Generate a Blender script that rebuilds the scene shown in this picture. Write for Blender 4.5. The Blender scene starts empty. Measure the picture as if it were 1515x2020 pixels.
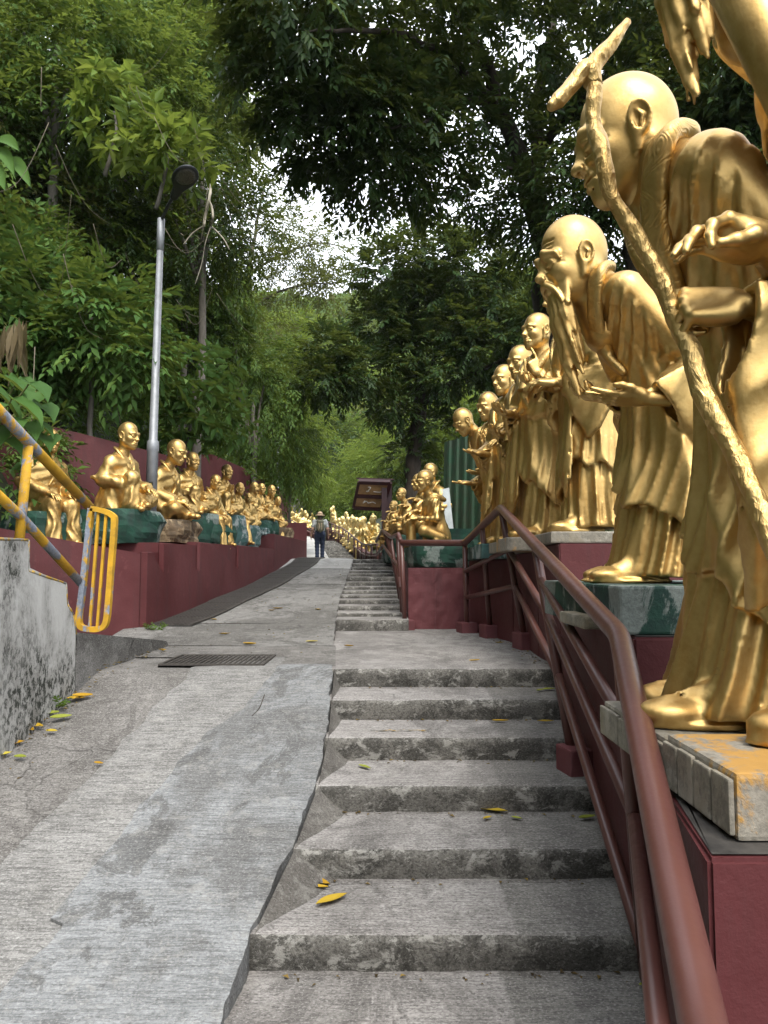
import bpy, bmesh, math, random
import numpy as np
from mathutils import Vector, Matrix, noise as mnoise

S = bpy.context.scene
COL = S.collection
rng = np.random.default_rng(7)
random.seed(7)
R = math.radians

# ---------------------------------------------------------------- camera
F_PX, PITCH = 1450.0, math.atan(110 / 1450)
cam_data = bpy.data.cameras.new('camera')
cam = bpy.data.objects.new('camera', cam_data)
COL.objects.link(cam)
cam.location = (0, 0, 0)
cam.rotation_euler = (math.pi / 2 + PITCH, 0, 0)
cam_data.sensor_fit = 'VERTICAL'
cam_data.sensor_height = 36.0
cam_data.lens = 36.0 * F_PX / 2020
cam_data.clip_start = 0.05
cam_data.clip_end = 2000
S.camera = cam

# ---------------------------------------------------------------- sky, sun, exposure
SUN_EL, SUN_AZ = R(55), R(163)          # azimuth measured from +Y towards +X
world = bpy.data.worlds.new('World')
S.world = world
world.use_nodes = True
wn, wl = world.node_tree.nodes, world.node_tree.links
bg = wn['Background']
sky = wn.new('ShaderNodeTexSky')
sky.sky_type = 'NISHITA'
sky.sun_disc = False
sky.sun_elevation = SUN_EL
sky.sun_rotation = SUN_AZ
sky.air_density = 1.0
sky.dust_density = 3.0
# bright, even cloud cover mixed over the blue
tc = wn.new('ShaderNodeTexCoord')
cn = wn.new('ShaderNodeTexNoise'); cn.inputs['Scale'].default_value = 3.0; cn.inputs['Detail'].default_value = 5
cr = wn.new('ShaderNodeValToRGB')
cr.color_ramp.elements[0].position = 0.25; cr.color_ramp.elements[0].color = (0.72, 0.72, 0.72, 1)
cr.color_ramp.elements[1].position = 0.6; cr.color_ramp.elements[1].color = (1, 1, 1, 1)
mx = wn.new('ShaderNodeMix'); mx.data_type = 'RGBA'
wl.new(tc.outputs['Generated'], cn.inputs['Vector'])
wl.new(cn.outputs['Fac'], cr.inputs['Fac'])
wl.new(cr.outputs['Color'], mx.inputs['Factor'])
wl.new(sky.outputs['Color'], mx.inputs['A'])
mx.inputs['B'].default_value = (8.6, 9.0, 9.6, 1)
wl.new(mx.outputs['Result'], bg.inputs['Color'])
bg.inputs['Strength'].default_value = 0.12

sun_data = bpy.data.lights.new('sun', 'SUN')
sun_data.energy = 1.5
sun_data.angle = R(28)
sun_data.color = (1.0, 0.95, 0.86)
sun = bpy.data.objects.new('sun', sun_data)
COL.objects.link(sun)
sun_dir = Vector((math.sin(SUN_AZ) * math.cos(SUN_EL), math.cos(SUN_AZ) * math.cos(SUN_EL), math.sin(SUN_EL)))
sun.rotation_euler = sun_dir.to_track_quat('Z', 'Y').to_euler()
sun.location = (0, 0, 30)

S.view_settings.view_transform = 'Standard'
S.view_settings.look = 'None'
S.view_settings.gamma = 1.0
S.view_settings.exposure = 1.42
S.render.engine = 'CYCLES'
S.cycles.use_denoising = True
S.cycles.max_bounces = 6
S.cycles.diffuse_bounces = 3
S.cycles.glossy_bounces = 4
S.cycles.transmission_bounces = 3
S.cycles.transparent_max_bounces = 4
S.cycles.caustics_reflective = False
S.cycles.caustics_refractive = False
S.cycles.sample_clamp_indirect = 6.0

# ---------------------------------------------------------------- helpers
def P(u, v, Y):
    """the place seen at (u, v) of the photograph at the distance Y along the path"""
    a = (u - 757.5) / F_PX
    b = (1010 - v) / F_PX
    s = Y / (math.cos(PITCH) - b * math.sin(PITCH))
    return Vector((a * s, Y, (math.sin(PITCH) + b * math.cos(PITCH)) * s))

def PX(u, v, X):
    """the place seen at (u, v) on the upright plane x = X"""
    p = P(u, v, 1.0)
    return p * (X / p.x)

def tag(o, label=None, cat=None, group=None, kind=None):
    if label: o['label'] = label
    if cat: o['category'] = cat
    if group: o['group'] = group
    if kind: o['kind'] = kind
    return o

def empty(name, loc=(0, 0, 0), rz=0.0):
    o = bpy.data.objects.new(name, None)
    o.empty_display_size = 0.1
    o.location = loc
    o.rotation_euler = (0, 0, rz)
    COL.objects.link(o)
    return o

def put(name, me, parent=None, mat=None, loc=None, rot=None):
    o = bpy.data.objects.new(name, me)
    COL.objects.link(o)
    if mat is not None and len(me.materials) == 0:
        me.materials.append(mat)
    if parent is not None: o.parent = parent
    if loc is not None: o.location = loc
    if rot is not None: o.rotation_euler = rot
    return o

def np_mesh(name, V, Fq, smooth=True, mat=None, attr=None):
    """mesh from numpy vertices and an (n,3) or (n,4) face array (or a list of both)"""
    V = np.asarray(V, dtype=np.float32)
    Fl = Fq if isinstance(Fq, list) else [Fq]
    Fl = [np.asarray(f, dtype=np.int32) for f in Fl if len(f)]
    me = bpy.data.meshes.new(name)
    me.vertices.add(len(V))
    me.vertices.foreach_set('co', V.ravel())
    loops = np.concatenate([f.ravel() for f in Fl])
    tot = np.concatenate([np.full(len(f), f.shape[1], np.int32) for f in Fl])
    st = np.concatenate([[0], np.cumsum(tot)[:-1]]).astype(np.int32)
    me.loops.add(len(loops))
    me.loops.foreach_set('vertex_index', loops)
    me.polygons.add(len(tot))
    me.polygons.foreach_set('loop_start', st)
    try: me.polygons.foreach_set('loop_total', tot)
    except Exception: pass
    me.polygons.foreach_set('use_smooth', np.full(len(tot), smooth, dtype=bool))
    if attr:
        for k, a in attr.items():
            at = me.attributes.new(k, 'FLOAT', 'POINT')
            at.data.foreach_set('value', np.asarray(a, dtype=np.float32))
    me.update(calc_edges=True)
    me.validate()
    if mat: me.materials.append(mat)
    return me

def bm_mesh(name, bm, mat=None, smooth=False, recalc=True):
    if recalc: bmesh.ops.recalc_face_normals(bm, faces=bm.faces)
    me = bpy.data.meshes.new(name)
    for f in bm.faces: f.smooth = smooth
    bm.to_mesh(me); bm.free()
    if mat: me.materials.append(mat)
    return me

def box_bm(bm, lo, hi, M=None, bevel=0.0):
    vs = [bm.verts.new(((lo, hi)[i & 1][0], (lo, hi)[(i >> 1) & 1][1], (lo, hi)[(i >> 2) & 1][2])) for i in range(8)]
    fs = [bm.faces.new([vs[i] for i in q]) for q in ((0, 2, 3, 1), (4, 5, 7, 6), (0, 1, 5, 4), (2, 6, 7, 3), (0, 4, 6, 2), (1, 3, 7, 5))]
    if bevel > 0:
        es = list({e for f in fs for e in f.edges})
        r = bmesh.ops.bevel(bm, geom=es, offset=bevel, segments=2, affect='EDGES', profile=0.6)
        vs = list({v for f in r['faces'] for v in f.verts} | {v for v in vs if v.is_valid})
    if M is not None:
        bmesh.ops.transform(bm, matrix=M, verts=[v for v in vs if v.is_valid])
    return vs

def prism_bm(bm, poly, d0, d1=None):
    """closed prism: the polygon (3-D points) carried along the vector d0"""
    a = [bm.verts.new(p) for p in poly]
    b = [bm.verts.new(Vector(p) + Vector(d0)) for p in poly]
    n = len(a)
    bm.faces.new(a); bm.faces.new(b[::-1])
    for i in range(n):
        bm.faces.new((a[i], b[i], b[(i + 1) % n], a[(i + 1) % n]))
    return a + b

def tube_np(pts, rad, n=12, caps=True, lump=0.0, seed=0, flat=None):
    """swept tube -> (V, quads list); radii per point; lump adds bark-like noise"""
    pts = np.asarray(pts, float); m = len(pts)
    rad = np.broadcast_to(np.asarray(rad, float), (m,))
    T = np.gradient(pts, axis=0); T /= np.linalg.norm(T, axis=1)[:, None] + 1e-9
    ref = np.array([0, 0, 1.0]) if abs(T[0, 2]) < 0.9 else np.array([1.0, 0, 0])
    N = np.zeros_like(T); N[0] = np.cross(T[0], ref); N[0] /= np.linalg.norm(N[0])
    for i in range(1, m):
        v = N[i - 1] - T[i] * np.dot(N[i - 1], T[i]); N[i] = v / (np.linalg.norm(v) + 1e-9)
    B = np.cross(T, N)
    th = np.linspace(0, 2 * np.pi, n, endpoint=False)
    r = np.repeat(rad[:, None], n, 1)
    if lump:
        g = np.random.default_rng(seed)
        ph = g.uniform(0, 6.28, 6); s = np.cumsum(np.r_[0, np.linalg.norm(np.diff(pts, axis=0), axis=1)])
        k = s[:, None] / (rad.mean() * 2)
        w = (np.sin(2 * th[None] + ph[0] + 1.3 * k) + np.sin(3 * th[None] + ph[1] - 2.1 * k) + np.sin(th[None] + ph[2] + 3.3 * k) + 0.7 * np.sin(5 * th[None] + ph[3] + 4.1 * k))
        r = r * (1 + lump * w / 3)
    V = pts[:, None] + r[..., None] * (np.cos(th)[None, :, None] * N[:, None] + np.sin(th)[None, :, None] * B[:, None])
    V = V.reshape(-1, 3)
    i = np.arange(m - 1)[:, None] * n; j = np.arange(n)[None]; j2 = (j + 1) % n
    Q = np.stack([i + j, i + j2, i + n + j2, i + n + j], -1).reshape(-1, 4)
    Fs = [Q]
    if caps:
        c0, c1 = len(V), len(V) + 1
        V = np.vstack([V, pts[0] - T[0] * rad[0] * 0.3, pts[-1] + T[-1] * rad[-1] * 0.3])
        jj = np.arange(n)
        Fs.append(np.vstack([np.stack([np.full(n, c0), (jj + 1) % n, jj], 1), np.stack([np.full(n, c1), (m - 1) * n + jj, (m - 1) * n + (jj + 1) % n], 1)]))
    return V, Fs

def smooth_path(pts, n=8):
    """Catmull-Rom through the points"""
    p = np.asarray([list(q) for q in pts], float)
    p = np.vstack([2 * p[0] - p[1], p, 2 * p[-1] - p[-2]])
    out = []
    for i in range(1, len(p) - 2):
        for t in np.linspace(0, 1, n, endpoint=False):
            a, b, c, d = p[i - 1], p[i], p[i + 1], p[i + 2]
            out.append(0.5 * ((2 * b) + (c - a) * t + (2 * a - 5 * b + 4 * c - d) * t * t + (3 * b - a - 3 * c + d) * t ** 3))
    out.append(p[-2])
    return np.array(out)

class Acc:
    """gathers vertices and faces of several shapes into one mesh"""
    def __init__(s): s.V = []; s.F = {3: [], 4: []}; s.n = 0; s.A = []
    def add(s, V, Fs, a=0.0):
        for f in (Fs if isinstance(Fs, list) else [Fs]):
            if len(f): s.F[f.shape[1]].append(np.asarray(f) + s.n)
        s.V.append(np.asarray(V, np.float32)); s.n += len(V); s.A.append(np.full(len(V), a, np.float32) if np.isscalar(a) else np.asarray(a, np.float32))
    def tube(s, pts, rad, n=10, **k): s.add(*tube_np(pts, rad, n, **k))
    def mesh(s, name, mat=None, smooth=True, attr=None):
        Fl = [np.vstack(s.F[k]) for k in (4, 3) if s.F[k]]
        return np_mesh(name, np.vstack(s.V), Fl, smooth, mat, {attr: np.concatenate(s.A)} if attr else None)

def tube_mesh(name, pts, rad, n=12, mat=None, smooth=True, **k):
    V, Fs = tube_np(pts, rad, n, **k)
    return np_mesh(name, V, Fs, smooth, mat)
# ---------------------------------------------------------------- materials
class NT:
    def __init__(s, name):
        s.m = bpy.data.materials.new(name); s.m.use_nodes = True
        s.nt = s.m.node_tree; s.b = s.nt.nodes['Principled BSDF']; s.out = s.nt.nodes['Material Output']
        s.co = s.nt.nodes.new('ShaderNodeTexCoord').outputs['Object']
        s.geo = None
    def n(s, t, **kw):
        x = s.nt.nodes.new(t)
        for k, v in kw.items():
            if k in x.inputs: x.inputs[k].default_value = v
            else: setattr(x, k, v)
        return x
    def l(s, a, b): s.nt.links.new(a, b)
    def mapped(s, scale=(1, 1, 1), rot=(0, 0, 0), loc=(0, 0, 0), co=None):
        x = s.n('ShaderNodeMapping'); x.inputs['Scale'].default_value = scale; x.inputs['Rotation'].default_value = rot; x.inputs['Location'].default_value = loc
        s.l(co or s.co, x.inputs['Vector']); return x.outputs['Vector']
    def noise(s, scale, detail=6, rough=0.6, co=None, dist=0.0):
        x = s.n('ShaderNodeTexNoise'); x.inputs['Scale'].default_value = scale; x.inputs['Detail'].default_value = detail
        x.inputs['Roughness'].default_value = rough; x.inputs['Distortion'].default_value = dist
        s.l(co or s.co, x.inputs['Vector']); return x.outputs['Fac']
    def vor(s, scale, co=None, feature='F1', out='Distance'):
        x = s.n('ShaderNodeTexVoronoi'); x.feature = feature; x.inputs['Scale'].default_value = scale
        s.l(co or s.co, x.inputs['Vector']); return x.outputs[out]
    def ramp(s, fac, stops):
        x = s.n('ShaderNodeValToRGB'); e = x.color_ramp.elements
        while len(e) < len(stops): e.new(0.5)
        for i, (p, c) in enumerate(stops):
            e[i].position = p; e[i].color = (c, c, c, 1) if np.isscalar(c) else (*c, 1)
        s.l(fac, x.inputs['Fac']); return x.outputs['Color']
    def mix(s, fac, a, b, mode='MIX'):
        x = s.n('ShaderNodeMix'); x.data_type = 'RGBA'; x.blend_type = mode
        for v, i in ((fac, 'Factor'), (a, 'A'), (b, 'B')):
            if isinstance(v, bpy.types.NodeSocket): s.l(v, x.inputs[i])
            elif i == 'Factor': x.inputs[i].default_value = v
            else: x.inputs[i].default_value = (v, v, v, 1) if np.isscalar(v) else (*v, 1)
        return x.outputs['Result']
    def math(s, op, a, b=0.0):
        x = s.n('ShaderNodeMath'); x.operation = op
        for v, i in ((a, 0), (b, 1)):
            if isinstance(v, bpy.types.NodeSocket): s.l(v, x.inputs[i])
            else: x.inputs[i].default_value = v
        return x.outputs[0]
    def bump(s, h, strength=0.4, dist=0.01, prev=None):
        x = s.n('ShaderNodeBump'); x.inputs['Strength'].default_value = strength; x.inputs['Distance'].default_value = dist
        s.l(h, x.inputs['Height'])
        if prev is not None: s.l(prev, x.inputs['Normal'])
        return x.outputs['Normal']
    def fin(s, col=None, rough=None, metal=None, nrm=None, spec=None):
        for v, k in ((col, 'Base Color'), (rough, 'Roughness'), (metal, 'Metallic'), (nrm, 'Normal'), (spec, 'Specular IOR Level')):
            if v is None: continue
            if isinstance(v, bpy.types.NodeSocket): s.l(v, s.b.inputs[k])
            elif k == 'Base Color': s.b.inputs[k].default_value = (*v, 1)
            else: s.b.inputs[k].default_value = v
        return s.m
    def attr(s, name):
        x = s.n('ShaderNodeAttribute'); x.attribute_name = name; return x.outputs['Fac']
    def objrand(s):
        return s.n('ShaderNodeObjectInfo').outputs['Random']

def m_gold(name, tone=(0.53, 0.360, 0.132), rough=0.42, bark=False, engrave=False, worn=0.4):
    t = NT(name)
    big = t.noise(3.0, 3, 0.5)
    fine = t.noise(40, 5, 0.65)
    brush = t.noise(30, 3, 0.6, co=t.mapped((1, 1, 0.22)))
    c = t.mix(t.ramp(big, [(0.35, 0.0), (0.7, 1.0)]), tone, (tone[0] * 0.86, tone[1] * 0.74, tone[2] * 0.60))
    pat = t.noise(6.5, 7, 0.72, co=t.mapped((1, 1, 0.4)), dist=0.5)
    c = t.mix(t.math('MULTIPLY', t.ramp(pat, [(0.50, 0.0), (0.66, 1.0)]), 0.55), c, (tone[0] * 0.66, tone[1] * 0.55, tone[2] * 0.45))
    c = t.mix(t.ramp(fine, [(0.30, 0.0), (0.8, 1.0)]), c, (tone[0] * 1.12, tone[1] * 1.15, tone[2] * 1.25))
    # little chips down to the brown primer
    chips = t.ramp(t.noise(17, 6, 0.75), [(0.672, 0.0), (0.70, 1.0)])
    c = t.mix(t.math('MULTIPLY', chips, worn), c, (0.16, 0.085, 0.035))
    r = t.math('ADD', t.math('ADD', t.math('MULTIPLY', fine, 0.16), t.math('MULTIPLY', pat, 0.22)), rough - 0.17)
    h = t.math('ADD', t.math('MULTIPLY', brush, 0.55), t.math('MULTIPLY', fine, 0.45))
    n = t.bump(t.math('ADD', h, t.math('MULTIPLY', t.noise(14, 4, 0.6), 1.3)), 0.16, 0.008)
    if bark:
        ridg = t.noise(26, 4, 0.6, co=t.mapped((1, 1, 0.35)), dist=1.5)
        n = t.bump(t.math('ADD', ridg, t.math('MULTIPLY', t.vor(45), 0.5)), 0.7, 0.012, n)
    if engrave:
        sw = t.noise(9, 1, 0.4, dist=1.2)
        lines = t.ramp(t.math('FRACT', t.math('MULTIPLY', sw, 9.0)), [(0.0, 0.0), (0.22, 1.0), (0.5, 1.0), (0.72, 0.0)])
        n = t.bump(lines, 0.3, 0.003, n)
    return t.fin(c, r, 0.92, n)

GOLD = m_gold('gold_paint')
GOLD_ENGRAVED = m_gold('gold_paint_engraved', engrave=True)
GOLD_BARK = m_gold('gold_paint_bark', tone=(0.53, 0.365, 0.14), rough=0.43, bark=True)
GOLD_FAR = m_gold('gold_paint_sunlit', tone=(0.70, 0.55, 0.24), rough=0.45, worn=0.1)  # paler tone of the same gold, holding the sunlight on the far crowd

def m_maroon(name, base=(0.082, 0.0165, 0.0175), rough=0.62, streak=0.5, gloss=False):
    t = NT(name)
    a = t.noise(1.1, 6, 0.65, dist=0.4); s = t.noise(5, 6, 0.7, co=t.mapped((1, 1, 0.10))); f = t.noise(55, 4, 0.7); m = t.noise(4.5, 6, 0.7, co=t.mapped(loc=(4, 4, 4)))
    c = t.mix(t.ramp(a, [(0.32, 0.0), (0.70, 1.0)]), tuple(x * 0.85 for x in base), (base[0] * 1.35 + 0.006, base[1] * 1.7 + 0.008, base[2] * 1.7 + 0.008))
    c = t.mix(t.math('MULTIPLY', t.ramp(s, [(0.50, 0.0), (0.68, 1.0)]), streak), c, (base[0] * 0.5 + 0.012, base[1] * 0.8 + 0.014, base[2] * 0.8 + 0.013))
    c = t.mix(t.math('MULTIPLY', t.ramp(m, [(0.60, 0.0), (0.63, 1.0)]), 0.35), c, (base[0] * 1.6 + .01, base[1] * 2.2 + .012, base[2] * 2.1 + .012))
    c = t.mix(t.math('MULTIPLY', t.ramp(t.noise(18, 7, 0.8, co=t.mapped(loc=(1, 8, 3))), [(0.68, 0.0), (0.70, 1.0)]), 0.8), c, (0.24, 0.20, 0.185))
    n = t.bump(t.math('ADD', t.noise(9, 6, 0.65), t.math('MULTIPLY', f, 0.35)), 0.35, 0.012)
    return t.fin(c, t.math('ADD', t.math('MULTIPLY', f, 0.25), rough - 0.12), 0.0, n, 0.25)

MAROON = m_maroon('maroon_wall_paint')
MAROON_LIGHT = m_maroon('maroon_wall_paint_chalky', (0.125, 0.033, 0.036), 0.7, 0.3)
def m_rail():
    t = NT('brown_rail_paint')
    f = t.noise(35, 4, 0.6); a = t.noise(4, 3, 0.5)
    c = t.mix(a, (0.074, 0.027, 0.022), (0.104, 0.041, 0.034))
    scr = t.ramp(t.noise(22, 6, 0.8, co=t.mapped((1, 1, 1))), [(0.715, 0.0), (0.74, 1.0)])
    c = t.mix(t.math('MULTIPLY', scr, 0.7), c, (0.42, 0.36, 0.33))
    return t.fin(c, t.math('ADD', t.math('MULTIPLY', f, 0.28), 0.24), 0.0, t.bump(t.math('ADD', f, t.noise(9, 3, 0.5)), 0.22, 0.003), 0.5)
RAIL = m_rail()

def m_concrete(name, lo, hi, dark, stria=1.0, patch=0.5, speck=0.6, blue=False, patch_scale=1.1, bumpy=0.5, cracks=0.0, repair=None, white=0.5, lichen=0.25):
    t = NT(name)
    big = t.noise(patch_scale, 7, 0.68, dist=0.5, co=t.mapped((1, 0.55, 1)))
    mid = t.noise(6, 7, 0.72)
    fine = t.noise(110, 5, 0.75, co=t.mapped((0.7, 1, 1)))
    pit = t.noise(130, 3, 0.65, co=t.mapped((0.75, 1, 1), loc=(3, 7, 1)))
    line = t.noise(1.0, 6, 0.82, co=t.mapped((7, 95, 95)), dist=0.25)
    if repair is not None:
        k = t.ramp(t.math('ADD', t.attr('repair'), t.math('MULTIPLY', t.math('SUBTRACT', mid, 0.5), 0.9)), [(0.44, 0.0), (0.56, 1.0)])
        lo = t.mix(k, lo, repair[0]); hi = t.mix(k, hi, repair[1])
    c = t.mix(t.ramp(mid, [(0.28, 0.0), (0.72, 1.0)]), lo, hi)
    st = t.ramp(big, [(0.45, 1.0), (0.53, 0.0)])
    c = t.mix(t.math('MULTIPLY', st, patch), c, dark)
    # weathered stains with their own outline
    st2 = t.ramp(t.math('ADD', t.math('MULTIPLY', t.noise(2.7, 7, 0.7, co=t.mapped((1, 0.7, 1), loc=(9, 2, 4)), dist=0.8), 1.0), t.math('MULTIPLY', line, 0.12)), [(0.61, 0.0), (0.64, 1.0)])
    c = t.mix(t.math('MULTIPLY', st2, patch * 0.9), c, tuple(x * 0.75 for x in dark))
    c = t.mix(t.math('MULTIPLY', t.ramp(line, [(0.44, 1.0), (0.53, 0.0)]), stria), c, tuple(x * 0.36 for x in dark))
    c = t.mix(t.math('MULTIPLY', t.ramp(fine, [(0.40, 1.0), (0.53, 0.0)]), speck), c, tuple(x * 0.32 for x in dark))
    c = t.mix(t.math('MULTIPLY', t.ramp(pit, [(0.55, 0.0), (0.62, 1.0)]), white), c, (0.58, 0.565, 0.535))
    lc = t.ramp(t.noise(11, 9, 0.78, co=t.mapped((0.8, 1, 1.3), loc=(2, 6, 8)), dist=0.4), [(0.545, 0.0), (0.60, 1.0)])
    c = t.mix(t.math('MULTIPLY', lc, lichen), c, (0.33, 0.318, 0.29))
    h = t.math('ADD', t.math('MULTIPLY', line, 0.8 * stria), t.math('ADD', t.math('MULTIPLY', fine, 0.7), t.math('MULTIPLY', mid, 0.5)))
    n = t.bump(h, bumpy, 0.008)
    if cracks:
        w = t.n('ShaderNodeVectorMath'); w.operation = 'ADD'
        nz = t.n('ShaderNodeTexNoise'); nz.inputs['Scale'].default_value = 4; nz.inputs['Detail'].default_value = 5; t.l(t.co, nz.inputs['Vector'])
        sc = t.n('ShaderNodeVectorMath'); sc.operation = 'SCALE'; sc.inputs['Scale'].default_value = 0.35; t.l(nz.outputs['Color'], sc.inputs[0])
        t.l(t.co, w.inputs[0]); t.l(sc.outputs[0], w.inputs[1])
        v = t.vor(0.75, co=w.outputs[0], feature='DISTANCE_TO_EDGE')
        cr = t.math('MULTIPLY', t.ramp(v, [(0.0, 1.0), (0.002, 1.0), (0.005, 0.0)]), t.ramp(t.noise(0.9, 3, 0.5, co=t.mapped(loc=(5, 5, 5))), [(0.47, 0.0), (0.55, 1.0)]))
        c = t.mix(t.math('MULTIPLY', cr, cracks), c, (0.022, 0.02, 0.017)); n = t.bump(t.math('SUBTRACT', 1.0, cr), 0.6, 0.008, n)
    return t.fin(c, 0.9, 0.0, n, 0.2)

RAMP_OLD = m_concrete('concrete_old', (0.139, 0.129, 0.120), (0.239, 0.226, 0.211), (0.097, 0.089, 0.081), 0.35, 0.55, 0.65, white=0.22, cracks=0.35)
RAMP_MID = m_concrete('concrete_brushed', (0.197, 0.191, 0.181), (0.302, 0.294, 0.281), (0.139, 0.132, 0.123), 0.6, 0.35, 0.5, white=0.25)
RAMP_NEW = m_concrete('concrete_pale', (0.197, 0.203, 0.205), (0.290, 0.297, 0.301), (0.126, 0.123, 0.119), 0.5, 0.8, 0.4, white=0.18)
RAMP_UP = m_concrete('concrete_upper', (0.168, 0.161, 0.150), (0.290, 0.279, 0.263), (0.105, 0.098, 0.089), 0.5, 0.8, 0.55, patch_scale=0.8, cracks=0.5, white=0.25)
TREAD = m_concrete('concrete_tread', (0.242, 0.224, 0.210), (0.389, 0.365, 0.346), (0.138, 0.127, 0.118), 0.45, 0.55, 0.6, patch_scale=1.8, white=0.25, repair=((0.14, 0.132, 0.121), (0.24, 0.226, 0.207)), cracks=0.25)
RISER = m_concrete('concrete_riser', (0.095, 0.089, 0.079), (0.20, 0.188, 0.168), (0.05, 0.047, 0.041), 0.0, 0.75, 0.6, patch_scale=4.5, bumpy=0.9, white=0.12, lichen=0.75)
MORTAR = m_concrete('mortar', (0.10, 0.092, 0.082), (0.18, 0.167, 0.15), (0.075, 0.068, 0.06), 0.15, 0.5, 0.5, white=0.12)
FAR_CONC = m_concrete('concrete_far', (0.36, 0.35, 0.33), (0.50, 0.485, 0.46), (0.27, 0.26, 0.24), 0.2, 0.5, 0.3, white=0.2)  # lighter tones carry the sunlight beyond the crest

def m_stained_wall():
    t = NT('stained_plaster')
    v = t.noise(3.0, 8, 0.72, co=t.mapped((1, 1, 0.5)), dist=0.4)
    f = t.noise(38, 6, 0.8, co=t.mapped((1, 1, 0.55)))
    big = t.noise(0.9, 4, 0.6)
    c = t.mix(t.ramp(v, [(0.35, 0.0), (0.6, 1.0)]), (0.20, 0.192, 0.176), (0.41, 0.402, 0.38))
    blk = t.math('MULTIPLY', t.ramp(f, [(0.46, 1.0), (0.52, 0.0)]), t.ramp(t.math('ADD', t.math('MULTIPLY', v, 0.6), t.math('MULTIPLY', big, 0.5)), [(0.50, 1.0), (0.62, 0.0)]))
    c = t.mix(blk, c, (0.03, 0.032, 0.026))
    c = t.mix(t.math('MULTIPLY', t.ramp(t.noise(1.7, 5, 0.6), [(0.6, 0.0), (0.75, 1.0)]), 0.5), c, (0.10, 0.11, 0.07))
    return t.fin(c, 0.9, 0.0, t.bump(t.math('ADD', f, v), 0.5, 0.012), 0.2)
STAINED = m_stained_wall()

def m_peel(name, under, paint, fac=0.5, paint2=None, scale=5.0):
    t = NT(name)
    a = t.noise(scale, 8, 0.7, co=t.mapped((1, 1, 0.6)), dist=0.3); f = t.noise(50, 5, 0.7)
    c0 = t.mix(t.ramp(f, [(0.35, 0.0), (0.65, 1.0)]), tuple(x * 0.6 for x in under), under)
    c1 = t.mix(t.ramp(t.noise(9, 4, 0.6), [(0.35, 0.0), (0.65, 1.0)]), paint, paint2 or tuple(x * 0.5 for x in paint))
    k = t.ramp(a, [(fac - 0.02, 0.0), (fac + 0.02, 1.0)])
    c = t.mix(k, c0, c1)
    c = t.mix(t.math('MULTIPLY', t.ramp(t.noise(2.5, 6, 0.7), [(0.55, 0.0), (0.75, 1.0)]), 0.7), c, (0.035, 0.035, 0.03))
    n = t.bump(k, 0.25, 0.004, t.bump(t.math('ADD', a, f), 0.4, 0.008))
    return t.fin(c, 0.72, 0.0, n, 0.35)
GREEN_PEEL = m_peel('green_peeling_paint', (0.22, 0.25, 0.225), (0.014, 0.060, 0.040), 0.47, (0.01, 0.03, 0.025))
GREEN_ROCK = m_peel('green_painted_rock', (0.20, 0.24, 0.215), (0.012, 0.060, 0.037), 0.44, (0.008, 0.03, 0.022), scale=4.0)
BLUE_ROCK = m_peel('blue_grey_painted_rock', (0.30, 0.34, 0.33), (0.05, 0.115, 0.105), 0.47, scale=7)
PALE_PLINTH = m_peel('pale_peeling_plinth', (0.25, 0.225, 0.18), (0.33, 0.305, 0.255), 0.5, (0.20, 0.17, 0.12), scale=7)
GOLD_PLINTH = m_peel('ochre_painted_plinth', (0.30, 0.27, 0.22), (0.45, 0.25, 0.065), 0.495, (0.40, 0.22, 0.06), scale=3)
BROWN_ROCK = m_peel('brown_painted_rock', (0.30, 0.22, 0.13), (0.13, 0.085, 0.045), 0.5, (0.06, 0.04, 0.022), scale=5)
YELLOW = m_peel('yellow_chipped_paint', (0.27, 0.30, 0.36), (0.62, 0.34, 0.02), 0.46, (0.42, 0.235, 0.02), scale=4)
YELLOW_EDGE = m_peel('yellow_edge_paint', (0.26, 0.25, 0.22), (0.50, 0.30, 0.04), 0.5, scale=20)

def m_simple(name, col, rough=0.5, metal=0.0, var=0.25, scale=12, bmp=0.15, spec=0.4):
    t = NT(name)
    f = t.noise(scale, 5, 0.65)
    c = t.mix(t.ramp(f, [(0.3, 0.0), (0.7, 1.0)]), tuple(x * (1 - var) for x in col), tuple(min(1, x * (1 + var)) for x in col))
    return t.fin(c, rough, metal, t.bump(f, bmp, 0.005), spec)
STEEL = m_simple('galvanised_steel', (0.27, 0.28, 0.295), 0.55, 0.5, 0.2, 9)
LAMP_DARK = m_simple('lamp_dark_metal', (0.03, 0.032, 0.035), 0.4, 0.2)
LAMP_GLASS = m_simple('lamp_lens', (0.10, 0.095, 0.085), 0.25, 0.0, 0.4, 60)
IRON = m_simple('cast_iron', (0.06, 0.053, 0.047), 0.6, 0.4, 0.4, 30)
DRAIN_SHADE = m_simple('drain_shade', (0.012, 0.011, 0.01), 0.95)  # near-black colour paints the shade inside drains and holes
GREEN_METAL = m_peel('green_corrugated_metal', (0.05, 0.065, 0.055), (0.030, 0.084, 0.046), 0.34, (0.045, 0.068, 0.042), scale=1.6)
WHITE_BOARD = m_simple('white_board', (0.52, 0.56, 0.56), 0.6, 0.0, 0.15)
DARK_EARTH = m_simple('dark_soil', (0.035, 0.028, 0.02), 0.95, 0.0, 0.5, 4, 0.8)
FOREST_FLOOR = m_simple('forest_floor', (0.026, 0.032, 0.016), 0.95, 0.0, 0.6, 2, 0.9)
SIGN_WOOD = m_simple('sign_frame_paint', (0.045, 0.012, 0.012), 0.45)
SIGN_PANEL = m_simple('sign_panel_wood', (0.36, 0.21, 0.085), 0.5, 0.0, 0.4, 5)
SIGN_MARK = m_simple('sign_lettering', (0.7, 0.66, 0.58), 0.6)
OCHRE_WALL = m_simple('ochre_panel', (0.34, 0.22, 0.055), 0.7, 0.0, 0.35, 6)
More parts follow.
